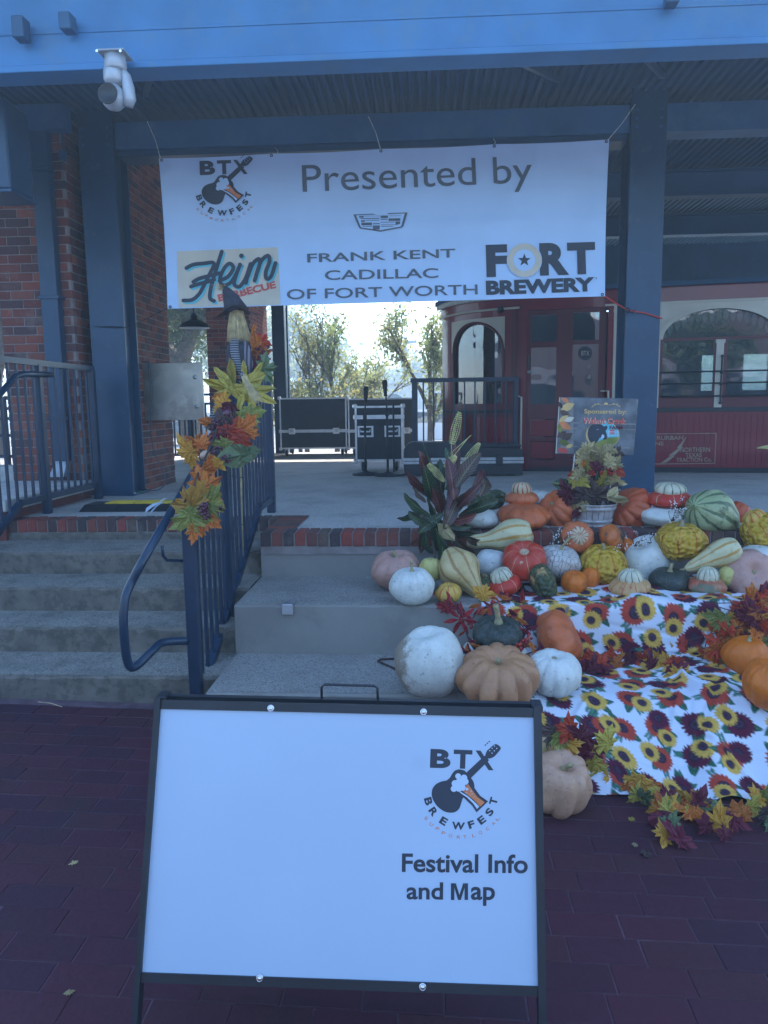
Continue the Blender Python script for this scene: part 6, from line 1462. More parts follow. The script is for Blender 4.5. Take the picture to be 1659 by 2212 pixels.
pumpkin('orange pumpkin with small stem at the right edge, the farther one', 1612, 1416, 92, 82, 4.02, 'orange', 14, .05, .12, (8, 4), stem=(10, 5, 3), seed=18)
pumpkin('bigger orange pumpkin cut by the right edge of the photo', 1662, 1476, 106, 102, 3.86, 'orange', 14, .05, .12, (8, 0), stem=(10, 5, 3), seed=19)
# --- on the ground
pumpkin('peach coloured pumpkin on the brick paving half behind the sign board', 1206, 1690, 138, 126, 3.16, 'peach', 9, .10, .26, (20, 12), stem=(26, 7, 12), seed=20)
gourd('pale warty gourd standing on its end right behind the sign board', [(1178, 1578, 3), (1180, 1588, 14), (1180, 1606, 20), (1176, 1626, 18), (1172, 1642, 8)], 3.25, 'tanst', 7, stem=False)
mi = thing('metal_clip', 'bent galvanised metal clip on the front edge of the middle tier', 'clip', PY(621, 1310, 4.26))
p = PY(621, 1312, 4.245); k = kq(p); mb = MB(); mb.cbox(p.x-12*k, p.x+12*k, 4.238, 4.262, p.z-16*k, p.z+7*k, .003); mb.box(p.x-11*k, p.x+13*k, 4.262, 4.36, .472, .478); part('plate', mb, 'vent', mi)
hk = thing('bent_wire', 'bent dark wire handle lying on the lower tier left of the big white pumpkin', 'wire', PZ(830, 1430, .18))
mb = MB(); mb.tube([PZ(870, 1422, .186), PZ(822, 1424, .188), PZ(816, 1428, .188), PZ(866, 1450, .186)], .006, 7); part('wire', mb, 'twig', hk, True)

# ================================================================== CROTON PLANT
cp = thing('croton_plant', 'tall croton plant with green and dark red veined leaves standing before the brick edging', 'plant', PZ(950, 1205, .47))
rnd = random.Random(5)
LV = [(915, 1010, 100, -25, 'c_red'), (935, 1000, 110, -12, 'c_green'), (968, 1010, 120, 0, 'c_green'), (983, 992, 90, 5, 'c_red'), (1010, 1015, 110, 28, 'c_brown'), (1035, 1035, 110, 48, 'c_red'), (1000, 1040, 100, 20, 'c_red'), (1045, 1045, 100, 56, 'c_brown'), (900, 1040, 90, -45, 'c_red'), (925, 1045, 110, -22, 'c_green'), (950, 1040, 120, -5, 'c_green'), (985, 1060, 110, 10, 'c_red'), (1015, 1070, 100, 45, 'c_red'), (1040, 1095, 100, 70, 'c_green'), (920, 1075, 90, -40, 'c_red'), (960, 1075, 100, 0, 'c_brown'), (905, 1065, 80, -60, 'c_brown'), (900, 1092, 90, -45, 'c_green'), (885, 1115, 84, -110, 'c_green'), (905, 1120, 90, -75, 'c_green'), (940, 1105, 90, -15, 'c_green'), (975, 1110, 90, 30, 'c_brown'), (1000, 1120, 90, 80, 'c_red'), (960, 1140, 90, 120, 'c_green'), (1005, 1150, 95, 105, 'c_green'), (985, 1165, 90, 130, 'c_green'), (945, 1160, 110, 175, 'c_green'), (965, 1175, 100, 160, 'c_green'), (915, 1150, 110, 200, 'c_brown'), (925, 1175, 90, 190, 'c_green'), (1000, 1180, 90, 140, 'c_brown'), (900, 1160, 90, 215, 'c_brown'), (985, 1135, 80, 100, 'c_green'), (930, 1130, 80, -130, 'c_green'), (1020, 1100, 80, 60, 'c_brown'), (975, 1035, 110, 3, 'c_red'), (945, 1085, 90, -28, 'c_red'), (990, 1090, 90, 40, 'c_green'), (955, 1190, 80, 180, 'c_green'), (1025, 1168, 70, 120, 'c_brown'), (962, 1148, 60, 130, 'l_tan'), (975, 1158, 30, 150, 'pinkleaf')]
M['pinkleaf'] = leafm('pink_leaf', (.45, .18, .16), (.5, .24, .2), .2)
for x, y, s, a, m in LV:
    p = PY(x, y, 4.93+rnd.uniform(-.16, .10)); o = leaf(cp, p, s*.90*kq(p), 'croton' if m[:2] == 'c_' else 'oval', m, R(a), R(rnd.uniform(-35, 35)), R(rnd.uniform(-60, 60))); o.scale.x *= rnd.uniform(.72, 1.05)
mb = MB()
for a_, b_ in (((948, 1210), (962, 1080)), ((940, 1210), (920, 1110)), ((955, 1210), (985, 1100)), ((950, 1150), (905, 1110)), ((960, 1120), (970, 1020))): mb.tube([PY(*a_, 4.92), PY((a_[0]+b_[0])/2+3, (a_[1]+b_[1])/2, 4.94), PY(*b_, 4.95)], .007, 6)
part('stem', mb, 'bark', cp)
M['grain'] = mat('yellow_grain_ear', (.50, .46, .18), .6, 0, .3, 40, .2, 90)
for (x0, y0, x1, y1, w) in ((976, 960, 993, 890, 9), (998, 1010, 1036, 957, 8), (962, 1010, 985, 985, 8), (925, 1002, 960, 1040, 7)):
    mb = MB(); A = PY(x0, y0, 4.86); B_ = PY(x1, y1, 4.86); k = kq(A); d = B_-A; s_ = Vector((-d.z, 0, d.x)).normalized()
    for col in range(-2, 3):
        for i in range(16):
            t = (i+.5)/16; r = w*k*math.sin(math.pi*min(1, t*.86+.1))**.7; c = A+d*t+s_*r*col*.5+Vector((0, -(1-abs(col)*.4)*r*.6, 0)); q = .0055; mb.lathe([(0, q*1.2), (q*.8, .3*q), (q*.7, -.6*q), (0, -q)], 5, Matrix.Translation(c) @ frame_of(d, Vector((0, 1, 0))))
    part('grain_ear', mb, 'grain', cp)
mb = MB()
for (x0, y0, x1, y1) in ((975, 960, 990, 888), (980, 985, 1012, 945), (978, 975, 1018, 940)): mb.tube([PY(x0, y0+30, 4.87), PY(x0, y0, 4.86), PY(x1, y1, 4.86)], .0022, 5)
part('awn', mb, 'grain', cp)

# ================================================================== BUSHEL BASKET, LEAF BUNDLE, SPONSOR BOARD
BY = 5.30
bk = thing('bushel_basket', 'whitewashed slatted bushel basket full of dry leaves on the porch edge', 'basket', PY(1284, 1140, BY))
k = kq(PY(1284, 1110, BY)); zc0 = PY(1284, 1141, BY).z; zc1 = PY(1284, 1086, BY).z; c = PY(1284, 1110, BY); r0, r1 = 33*k, 46*k
zc0 = max(zc0, FL+.002)
for i in range(20):
    a0, a1 = 2*math.pi*(i+.06)/20, 2*math.pi*(i+.94)/20; mb = MB()
    vs = []
    for a in (a0, (a0+a1)/2, a1):
        for rr, z in ((r0, zc0), (r1, zc1)):
            for th in (0, -.004): vs.append((c.x+(rr+th)*math.cos(a), c.y+(rr+th)*math.sin(a), z))
    fs = []
    for s_ in (0, 4): fs += [(s_, s_+4, s_+6, s_+2), (s_+1, s_+3, s_+7, s_+5), (s_+2, s_+6, s_+7, s_+3), (s_, s_+1, s_+5, s_+4)]
    mb.add(vs, fs+[(0, 2, 3, 1), (8, 9, 11, 10)]); part('stave', mb, 'basket', bk)
for f, hh in ((.02, .012), (.22, .020), (.80, .024), (.97, .010)):
    z = zc0+(zc1-zc0)*f; rr = r0+(r1-r0)*f+.004; mb = MB(); mb.lathe([(rr-.003, z-hh/2), (rr+.002, z-hh/2), (rr+.003, z+hh/2), (rr-.002, z+hh/2)], 40, Matrix.Translation((c.x, c.y, 0))); part('hoop', mb, 'basket', bk, True)
mb = MB(); mb.lathe([(0, zc0+.003), (r0-.006, zc0+.003)], 20, Matrix.Translation((c.x, c.y, 0))); part('bottom', mb, 'basket', bk)
db = thing('leaf_bundle', 'bundle of pale fabric flowers and leaves with dried brown leaves filling the basket', 'leaf bundle', PY(1284, 1080, BY))
def R8(x, y): return 1192.4+.1406*x, 846.8+.1406*y
for x, y, s, kd, m, a in ((520, 870, 230, 'maple', 'l_tan', -30), (640, 900, 260, 'maple', 'l_tan', 20), (480, 960, 240, 'maple', 'l_tan', -80), (760, 920, 220, 'maple', 'l_tan', 10), (860, 960, 240, 'maple', 'l_tan', 60), (620, 1010, 200, 'maple', 'l_tan', 200), (430, 1050, 220, 'maple', 'l_tan', -110), (780, 1090, 250, 'maple', 'l_tan', 160), (900, 1060, 230, 'maple', 'l_tan', 60), (1000, 1130, 230, 'maple', 'l_tan', 100), (920, 870, 200, 'maple', 'l_tan', 30), (1000, 930, 230, 'maple', 'l_brown', 30), (520, 1140, 230, 'maple', 'l_yellow', 180), (400, 1250, 230, 'maple', 'l_tan', -30), (350, 1350, 250, 'maple', 'l_yellow', -80), (430, 1400, 230, 'maple', 'l_yellow', 190), (500, 1330, 230, 'maple', 'l_tan', 60), (600, 1260, 170, 'oval', 'l_maroon', 20), (680, 1130, 180, 'maple', 'l_maroon', 20), (600, 1360, 190, 'oval', 'l_tan', 180), (800, 1290, 200, 'oak', 'l_yellow', 10), (790, 1400, 210, 'maple', 'l_yellow', 180), (960, 1390, 260, 'maple', 'l_tan', 180), (960, 1320, 200, 'maple', 'l_yellow', 80), (900, 1220, 160, 'oval', 'l_maroon', 100), (1050, 1230, 200, 'oval', 'l_red', 140), (480, 1100, 130, 'oval', 'l_orange', 0), (820, 900, 120, 'oval', 'l_orange', 20), (300, 1290, 140, 'maple', 'l_red', -80), (700, 1360, 300, 'oval', 'c_green', 0), (850, 1380, 200, 'oval', 'l_sage', 20), (760, 1240, 120, 'oval', 'l_red', 60),
 (350, 1560, 420, 'lance', 'l_brown', -100), (500, 1560, 360, 'oval', 'l_brown', -70), (620, 1520, 380, 'oval', 'l_brown', -10), (740, 1560, 360, 'oval', 'l_brown', 40), (560, 1640, 360, 'oval', 'l_brown', -110), (820, 1620, 360, 'lance', 'l_brown', 80), (680, 1660, 300, 'oval', 'l_brown', 150), (1000, 1640, 420, 'lance', 'l_tan', 98), (930, 1570, 260, 'oval', 'l_tan', 30), (960, 1500, 240, 'oval', 'l_brown', 20), (180, 1430, 330, 'oval', 'c_green', -80), (200, 1560, 330, 'maple', 'l_maroon', -100), (360, 1760, 260, 'maple', 'l_tan', 190), (520, 1750, 230, 'oval', 'l_tan', 170), (380, 1850, 230, 'oval', 'l_maroon', 200), (400, 1640, 240, 'oval', 'l_brown', -140), (890, 1680, 260, 'oval', 'l_brown', 120), (450, 1700, 300, 'lance', 'l_brown', -120)):
    q = R8(x, y); p = PY(*q, BY-.02+random.uniform(-.09, .05) if y < 1480 else BY-.07+random.uniform(-.06, .06)); leaf(db, p, s*.1406*kq(p), kd, m, R(a), R(random.uniform(-25, 25)), R(random.uniform(-35, 35)))
berries(db, PY(*R8(690, 1120), 5.22), .03, 20); berries(db, PY(*R8(890, 1220), 5.22), .03, 20, 'redberry'); berries(db, PY(*R8(600, 1260), 5.22), .03, 14, 'redberry')
mb = MB()
for i in range(14): a = random.uniform(-1, 1); mb.tube([PY(1284+a*6, 1095, BY), PY(1275+a*18, 1050, BY), PY(1275+a*30, 1000, BY)], .0035, 5)
part('stems', mb, 'twig', db)
SY_ = 5.42
sb = thing('sponsor_board', 'grey wood effect sponsor board with autumn leaves and a black cow picture above the basket', 'sign', PY(1280, 980, SY_))
nB = Vector((.06, -1, .0)).normalized(); oB = PY(1285, 920, SY_)
def bs(x, y, off=0): return PP(*R8(x, y), oB+nB*off, nB)
mb = MB(); cr_ = [bs(118, 75, 0), bs(1328, 105, 0), bs(1250, 960, 0), bs(55, 945, 0)]; mb.prism([p-nB*.006 for p in cr_], nB*.006); part('board', mb, 'wood', sb)
S_ = Print(bs, sb)
M['wood2'] = mat('blue_grey_plank_print', (.13, .14, .15), .7, 0, .4, 9, 0)
for i, (y0, y1) in enumerate(((80, 475), (483, 560), (568, 840), (848, 945))):
    S_.poly([(330, y0), (1300-i*16, y0+22), (1298-i*16, y1+10), (330, y1-12)], 'wood2', .0012)
S_.poly([(118, 75), (1328, 105), (1326, 115), (118, 86)], 'inkgrey', .0016); S_.poly([(112, 78), (122, 78), (66, 944), (54, 944)], 'tanp', .002)
lc = ['orangep', 'gold', 'redp', 'l_brown', 'gold', 'l_green', 'l_brown', 'orangep']
pts_ = [(200, 120, 80, 40), (240, 230, 120, -25), (200, 330, 90, 30), (180, 420, 100, -40), (270, 420, 80, -20), (200, 520, 110, 30), (150, 650, 90, -30), (230, 690, 110, -35), (190, 780, 90, 20), (170, 900, 90, 10), (270, 830, 60, -20), (130, 200, 60, 60), (120, 560, 70, 80)]
for i, (x, y, s, a) in enumerate(pts_):
    ca, sa = math.cos(R(a)), math.sin(R(a)); m = ('orangep', 'gold', 'l_brown', 'gold', 'tanp', 'orangep', 'l_brown', 'l_brown', 'l_green', 'redp', 'gold', 'l_brown', 'l_green')[i]
    S_.poly([(max(75, min(365, x+(px*ca-py*sa)*s)), max(90, min(940, y+(px*sa+py*ca)*s))) for px, py in ((-1, 0), (-.5, -.42), (.1, -.5), (.5, -.34), (1, 0), (.5, .3), (.1, .5), (-.5, .4))], m, .002+i*.0003)
S_.text('Sponsered by:', (495, 352), (1148, 360), 92, 'gold', .004, .02)
S_.text('Walnut Creek', (478, 492), (1142, 500), 98, 'cyanp' if 0 else 'tanp', .0045, .05); S_.text('Walnut Creek', (470, 488), (1134, 494), 98, 'redp', .0055, .03); S_.text('FARM', (885, 572), (1085, 576), 56, 'l_maroon', .006, .03)
S_.disc(780, 660, 260, 'gold', .002, 40, 190*1.15); S_.disc(790, 655, 236, 'cyanp', .0026, 40, 200)
S_.poly([(640, 800), (700, 760), (850, 700), (1030, 690), (1000, 760), (950, 830), (860, 860), (700, 850)], 'l_green', .003)
S_.poly(smooth2([(560, 560), (610, 500), (700, 480), (760, 500), (800, 530), (845, 515), (850, 560), (825, 600), (845, 660), (840, 720), (790, 730), (740, 700), (700, 760), (640, 800), (570, 740), (545, 650)], 3), 'ink', .0035)
S_.poly([(750, 710), (770, 650), (800, 660), (805, 700), (770, 725)], 'whitep', .004)
S_.stroke([(685, 585), (700, 572), (715, 580)], 5, 'whitep', .0042)
S_.poly([(890, 580), (960, 575), (962, 650), (892, 650)], 'redp', .0032)
for y in (600, 625, 660): S_.stroke([(845, y+6), (1030, y)], 9, 'whitep', .004)
for x in (870, 1010): S_.stroke([(x, 590), (x, 690)], 9, 'whitep', .0046)
for s_ in (-1, 1):
    S_.stroke([(830+s_*40, 205), (830+s_*110, 190), (830+s_*170, 200), (830+s_*220, 235)], 6, 'gold', .003)
    for x, y in ((120, 180), (170, 188), (200, 215)): S_.disc(830+s_*x, y, 16, 'gold', .0034, 10, 7)
for i in range(5): a = R(-60+30*i); S_.disc(830+20*math.sin(a), 195-20*math.cos(a), 16, 'gold', .0035+i*.0002, 10)
S_.done('picture', {'redp': 'lettering', 'gold': 'gold_lettering'})
mb = MB(); mb.tube([bs(350, 950, -.012), bs(315, 1270, -.012)], .0045, 6); mb.tube([bs(900, 950, -.012), (bs(900, 950).x, SY_+.01, FL+.06)], .006, 6); part('stake', mb, 'lampwhite', sb)
ze = thing('grain_ear', 'yellow dried grain ear poking in at the right edge before the coach', 'dried ear', PY(1650, 970, 5.0))
mb = MB()
for yy in (0, 6, 12):
    for i in range(22): p = PY(1636+i*2.2, 968-5*math.sin(i*.12)+yy*(i/22), 5.0); mb.lathe([(0, .006), (.005, 0), (0, -.006)], 5, Matrix.Translation(p))
part('grains', mb, 'grain', ze)

# ================================================================== GARLANDS AND LOOSE LEAVES
def onsurf(root, x, y, s, kd, m, Z, flat=True):
    p = PZ(x, y, Z if not callable(Z) else 0.0)
    if callable(Z):
        for _ in range(4): p = PZ(x, y, Z(p.x)+.02)
    o = leaf(root, p+Vector((0, 0, .012)), s*kq(p), kd, m, random.uniform(0, 6.28), R(random.uniform(-85, -35)) if flat else R(random.uniform(-40, 10)), random.uniform(-.8, .8)); return o
fg = thing('leaf_garland', 'garland of maroon gold and green fabric maple leaves along the foot of the cloth', 'garland', (1.3, 3.0, -.08))
rn = random.Random(9); pal = ['l_maroon', 'l_maroon', 'l_gold', 'l_green', 'l_yellow', 'l_sage', 'l_brown', 'l_gold', 'l_orange']
for i in range(60):
    t = rn.random(); 
    if t < .38: u = rn.random(); x = 1262+u*190+rn.uniform(-14, 14); y = 1640+u*100+rn.uniform(-24, 24)
    else: u = rn.random(); x = 1425+u*260; y = 1775-u*10+rn.uniform(-44, 44)
    if x < 1330 and y > 1700: y -= 30
    onsurf(fg, x, y, rn.uniform(40, 66), rn.choice(('maple', 'maple', 'maple', 'oak')), rn.choice(pal), gz, rn.random() < .7)
for x, y, m in ((1190, 1590, 'l_brown'), (1212, 1600, 'l_green'), (1235, 1605, 'l_gold'), (1265, 1620, 'l_maroon'), (1280, 1650, 'l_yellow'), (1290, 1625, 'l_maroon'), (1255, 1585, 'l_maroon'), (1225, 1575, 'l_red'), (1305, 1600, 'l_yellow')):
    p = PY(x, y, 3.12); leaf(fg, p, 52*kq(p), 'maple', m, rn.uniform(0, 6), R(rn.uniform(-30, 20)), rn.uniform(-.6, .6))
mg = thing('leaf_garland', 'garland of red orange and maroon maple leaves across the fold of the sunflower cloth', 'garland', (1.2, 4.1, .2))
for i in range(46):
    u = rn.random(); x = 1262+u*210; y = 1440-30*math.sin(u*3.1)+rn.uniform(-26, 26)
    onsurf(mg, x, y, rn.uniform(34, 52), 'maple', rn.choice(('l_red', 'l_orange', 'l_gold', 'l_maroon', 'l_red', 'l_maroon', 'l_gold')), .20, rn.random() < .35)
rg = thing('leaf_bouquet', 'dense spray of orange red and olive autumn leaves on the tiers at the right edge', 'garland', (2.2, 4.2, .4))
for i in range(95):
    u = rn.random(); x = 1560+u*118+rn.uniform(-18, 18); y = 1280+rn.random()*110+(1-u)*60
    if rn.random() < .3: x = 1530+rn.random()*60; y = 1400+rn.random()*60
    p = PY(x, y, 4.22+rn.uniform(-.1, .06)-.0006*(y-1280)); 
    leaf(rg, p, rn.uniform(36, 62)*kq(p), rn.choice(('maple', 'maple', 'oak')), rn.choice(('l_orange', 'l_red', 'l_gold', 'l_green', 'l_red', 'l_orange', 'l_maroon')), rn.uniform(0, 6.28), R(rn.uniform(-45, 25)), rn.uniform(-.8, .8))
mb = MB()
for i in range(14): x = rn.uniform(1540, 1640); y = rn.uniform(1300, 1440); mb.tube([PY(x, y, 4.15), PY(x+rn.uniform(-40, 10), y+rn.uniform(-15, 25), 4.12), PY(x+rn.uniform(-80, 0), y+rn.uniform(-10, 50), 4.1)], .0028, 5)
part('twigs', mb, 'twig', rg)
vg = thing('berry_vine', 'red berry vine with small crimson leaves trailing round the dark green pumpkin', 'vine', (.4, 4.1, .5))
vp = [(985, 1300), (990, 1335), (1010, 1350), (1040, 1312), (1075, 1300), (1110, 1298), (1140, 1300)]; mb = MB()
paths = [[(975, 1290, 4.22), (1000, 1340, 4.12), (1012, 1380, 4.0), (1040, 1420, 3.86), (1090, 1424, 3.8), (1140, 1412, 3.82), (1170, 1400, 3.86)], [(1012, 1350, 4.1), (1035, 1320, 4.18), (1075, 1300, 4.26), (1130, 1296, 4.3)], [(1100, 1330, 4.1), (1128, 1352, 4.0), (1140, 1380, 3.93), (1122, 1405, 3.85)], [(1010, 1400, 3.9), (1000, 1440, 3.85), (1030, 1430, 3.8)]]
for pt in paths: mb.tube([Vector(q) for q in smooth2([tuple(PY(*q)) for q in pt], 4)], .0035, 5)
part('vine_stem', mb, 'twig', vg, True)
M['l_crim'] = leafm('crimson_fabric_leaf', (.34, .012, .03), (.45, .03, .03))
for i in range(64):
    pt = smooth2([tuple(q) for q in rn.choice(paths)], 5); q = rn.choice(pt); p = PY(q[0]+rn.uniform(-14, 14), q[1]+rn.uniform(-12, 12), q[2]-.02)
    leaf(vg, p, rn.uniform(20, 38)*kq(p), 'lance', rn.choice(('l_crim', 'l_crim', 'l_red', 'l_maroon', 'l_orange')), rn.uniform(0, 6.28), R(rn.uniform(-40, 30)), rn.uniform(-.8, .8))
for a in range(7): p = PY(995, 1336, 4.06); leaf(vg, p+Vector((.05*math.sin(a*.9), -.01, .05*math.cos(a*.9))), 34*kq(p), 'lance', 'l_crim', a*.9, R(-10), 0)
for i in range(14):
    q = rn.choice(smooth2([tuple(q) for q in rn.choice(paths)], 5)); berries(vg, PY(q[0]+rn.uniform(-8, 8), q[1]+rn.uniform(-8, 8), q[2]-.03), .022, 6, 'redberry', .008)
wb = thing('white_berry_twigs', 'thin dark twigs dotted with tiny white berries poking between the pumpkins', 'twigs', (.9, 4.8, .7))
mb = MB(); mw = MB()
for cx, cy, n, rr in ((1250, 1160, 0, 0), (1372, 1162, 12, 26), (1405, 1165, 5, 16), (1200, 1180, 12, 26), (1215, 1160, 10, 22), (1470, 1090, 12, 24), (1452, 1110, 10, 22), (1240, 1222, 8, 18), (1110, 1205, 6, 26), (1325, 1205, 6, 14), (1340, 1190, 6, 16), (1180, 1195, 6, 20)):
    for i in range(n):
        a = rn.uniform(0, 6.28); r_ = rr*rn.uniform(.4, 1); Yb = 4.72; b_ = PY(cx+rn.uniform(-3, 3), cy+rr*.7, Yb+.1); e_ = PY(cx+r_*math.cos(a), cy+r_*math.sin(a)*.8, Yb)
        mb.tube([b_, (b_+e_)/2+Vector((rn.uniform(-.01, .01), 0, .01)), e_], .0018, 4)
        for j in range(3): c_ = e_+Vector((rn.uniform(-.012, .012), rn.uniform(-.01, .01), rn.uniform(-.012, .012))); mw.lathe([(0, .0045), (.004, 0), (0, -.0045)], 5, Matrix.Translation(c_))
part('twig', mb, 'twig', wb); part('white_berries', mw, 'lampwhite', wb)
for i, (x, y, s, m, Z, lab) in enumerate(((1402, 1844, 22, 'l_brown', gz, 'small curled brown leaf on the paving below the garland'), (1043, 1290, 34, 'l_gold', .48, 'golden leaf on the tip of the tan gourd'), (1012-45, 1318, 30, 'l_crim', .48, 'crimson leaf hanging by the tiny striped gourd'), (1064, 1462, 34, 'l_orange', .42, 'small orange leaf lying in the hollow of the ribbed tan pumpkin'), (160, 1865, 12, 'l_tan', gz, 'tiny pale leaf scrap on the paving at the left'), (150, 2146, 14, 'l_tan', gz, 'tiny pale scrap on the paving at the lower left'), (1375, 1895-70, 12, 'l_tan', gz, 'pale fleck on the paving under the hem'), (1368, 1770, 13, 'l_yellow', gz, 'pale yellow scrap between the hem and the garland'), (938, 1295, 22, 'l_red', .475, 'rusty small leaf between the white pumpkin and the tiny gourd'), (700, 1512, 2, 'l_tan', gz, ''))):
    if not lab: continue
    if callable(Z):
        p = PZ(x, y, 0)
        for _ in range(4): p = PZ(x, y, gz(p.x)+.006)
        rot = (R(-80), 0, random.uniform(0, 6))
    else: p = PY(x, y, {0: 0}.get(i, (0, 4.30, 4.22, 3.74, 0, 0, 0, 0, 4.5)[i])); rot = (R(-20), random.uniform(-1, 1), 0)
    o = obj('fallen_leaf', leaf_me('maple', m), None, None, p, rot, s*kq(p)); tag(o, lab, 'leaf')
st_ = thing('dry_straw', 'single dry straw lying on the paving in front of the bottom step', 'straw', PZ(115, 1520, .02))
mb = MB()
def PG_(x, y):
    p = PZ(x, y, .03)
    for _ in range(3): p = PZ(x, y, gz(p.x)+.008)
    return p
mb.tube([PG_(82, 1516), PG_(110, 1519), PG_(134, 1527)], .002, 4); part('blade', mb, 'straw', st_)

# ================================================================== BEYOND THE PORCH
def tree(name, label, x, y, h, cr, nleaf, ls, lm, sparse=1.0, trunk=.16, seed=1, z0=-.05, split=.3, base=.25, group='trees beyond the porch'):
    rn = random.Random(seed); t = thing(name, label, 'tree', (x, y, z0), group); tr = MB(); tips = []
    def grow(p, d, L, r, lev):
        q = p+d*L*.5+Vector((rn.gauss(0, .04), rn.gauss(0, .04), 0))*L; e = q+(d+Vector((rn.gauss(0, .12), rn.gauss(0, .12), .05))).normalized()*L*.5
        tr.tube([p, q, e], [r, r*.82, r*.6], 5 if lev > 1 else 8, False)
        if lev >= 2: tips.extend([e, q, (p+q)/2])
        if lev >= 4: return
        for _ in range(3 if lev < 3 else 2):
            a = rn.uniform(0, 6.28); s_ = rn.uniform(.35, .9)*split/.3; nd = (d+Vector((math.cos(a)*s_, math.sin(a)*s_, rn.uniform(-.1, .35)))).normalized(); grow(e if rn.random() < .7 else q, nd, L*rn.uniform(.6, .82), r*.6, lev+1)
    grow(Vector((0, 0, 0)), Vector((rn.uniform(-.1, .1), 0, 1)).normalized(), h*base, trunk, 0)
    mx = max(v[2] for v in tr.v); f = h*.93/mx; fx = cr/max(.1, max(math.hypot(v[0], v[1]) for v in tr.v))
    tr.v = [(a*fx, b*fx, c*f) for a, b, c in tr.v]; tips = [Vector((p.x*fx, p.y*fx, p.z*f)) for p in tips]
    tr.build('trunk', 'bark', t)
    n = nleaf; c_ = np.array([tuple(tips[rn.randrange(len(tips))]) for _ in range(n)]); rs = np.random.RandomState(seed)
    c_ = c_+rs.normal(0, 1, (n, 3))*cr*.085*sparse; a1 = rs.normal(0, 1, (n, 3)); a1 /= np.linalg.norm(a1, axis=1)[:, None]; a2 = np.cross(a1, rs.normal(0, 1, (n, 3))); a2 /= np.linalg.norm(a2, axis=1)[:, None]
    s_ = ls*rs.uniform(.6, 1.3, (n, 1)); V = np.stack([c_-a1*s_, c_+a2*s_*.38, c_+a1*s_, c_-a2*s_*.38], 1).reshape(-1, 3)
    me = bpy.data.meshes.new('crown'); me.vertices.add(4*n); me.vertices.foreach_set('co', V.ravel()); me.loops.add(4*n); me.loops.foreach_set('vertex_index', np.arange(4*n)); me.polygons.add(n); me.polygons.foreach_set('loop_start', np.arange(n)*4); me.update(calc_edges=True)
    obj('crown', me, lm, t); return t
def bpos(x, Y): return PY(x, 900, Y).x
tree('live_oak_tree', 'big dark live oak behind the brick piers at the left', bpos(420, 19), 19, 7.6, 3.0, 17000, .075, 't_oak', 1.5, .28, 3, split=.42, base=.2)
tree('live_oak_tree', 'second dark live oak seen past the left edge of the leftmost pier', bpos(-30, 17), 17, 7.5, 2.8, 10000, .08, 't_oak', 1.4, .25, 4, split=.42, base=.2)
tree('young_tree', 'tall thin tree with bare upper twigs directly right of the back post', bpos(662, 18), 18, 4.4, 1.0, 900, .06, 't_au', 1.3, .05, 5, split=.16, base=.24)
tree('young_tree', 'fuller green young tree left of the utility pole', bpos(722, 18), 18, 4.15, 1.15, 2300, .065, 't_lt', 1.0, .055, 6, split=.2, base=.24)
tree('young_tree', 'low leaning young tree with sparse green leaves above the middle flight case', bpos(800, 19), 19, 3.3, 1.2, 900, .065, 't_lt', 1.1, .05, 7, split=.3, base=.22)
tree('shrub', 'low yellowing shrub behind the left flight case', bpos(650, 16.5), 16.5, 2.4, 1.1, 2400, .055, 't_au', 1.3, .04, 8, split=.4, base=.2)
tree('shrub', 'second low yellowing shrub behind the gap between flight cases', bpos(742, 17), 17, 2.2, 1.1, 2400, .06, 't_au', 1.3, .04, 12, split=.4, base=.2)
tree('young_tree', 'green tree just left of the bowed coach end', bpos(930, 17), 17, 4.1, 1.15, 3200, .06, 't_lt', 1.3, .07, 9, split=.3, base=.2)
tree('young_tree', 'willowy tree partly behind the bowed coach end', bpos(985, 20), 20, 4.8, 1.5, 3200, .065, 't_lt', 1.3, .07, 10, split=.3, base=.2)
for i, (x, Y, h, r) in enumerate(((560, 60, 9, 6), (690, 75, 8, 7), (800, 80, 5, 6), (960, 70, 6, 6), (470, 50, 10, 5))): tree('distant_tree', ('distant tree mass behind the second pier', 'hazy distant tree behind the young trees', 'low distant tree near the utility pole', 'distant tree behind the coach end', 'distant tall tree beyond the live oak')[i], bpos(x, Y), Y, h, r, 5000, .28, 't_lt', 1.6, .3, 20+i, split=.4)
for i, (x_, y_) in enumerate(((-7, -15), (1.5, -18), (9, -14), (-13, -6), (-19, 1))): tree('street_tree', ('street tree across the plaza at the left, seen in the coach glass', 'street tree straight across the plaza, seen in the coach glass', 'street tree across the plaza at the right, seen in the coach glass', 'street tree left of the steps, seen in the bowed glass', 'street tree far left beyond the steps, seen in the bowed glass')[i], x_, y_, 6.5, 2.6, 7000, .13, 't_oak', 1.5, .2, 40+i, split=.4, base=.22, z0=-.32, group='trees across the plaza')
sf = thing('unseen_street_building', 'brick shop building with dark awnings across the plaza, lengthened to reflect dark in the coach glass', 'building', (4, -24, -.32))
mb = MB(); mb.box(-75, 34, -30, -24, -.32, 6.2); part('wall', mb, 'brickdark', sf)  # wall out of view, stretched far left so the coach glass reflects dark
mb = MB(); mb.cbox(-75.2, 34.2, -24.3, -23.9, 6.0, 6.4, .02); part('cornice', mb, 'stone', sf)
for i in range(21):
    x = -71+i*5; mb = MB(); mb.box(x-1.6, x+1.6, -23.98, -23.9, .1, 2.5); w = part('window', mb, 'plastic', sf)
    mb = MB(); mb.prism([(x-2, -23.9, 3.3), (x-2, -22.7, 2.7), (x-2, -22.7, 2.6), (x-2, -23.9, 2.6)], (4, 0, 0)); part('awning', mb, 'stripev', sf)
up = thing('utility_pole', 'tall wooden utility pole with crossarm and wires behind the young trees', 'utility pole', (bpos(877, 62), 62, -.05))
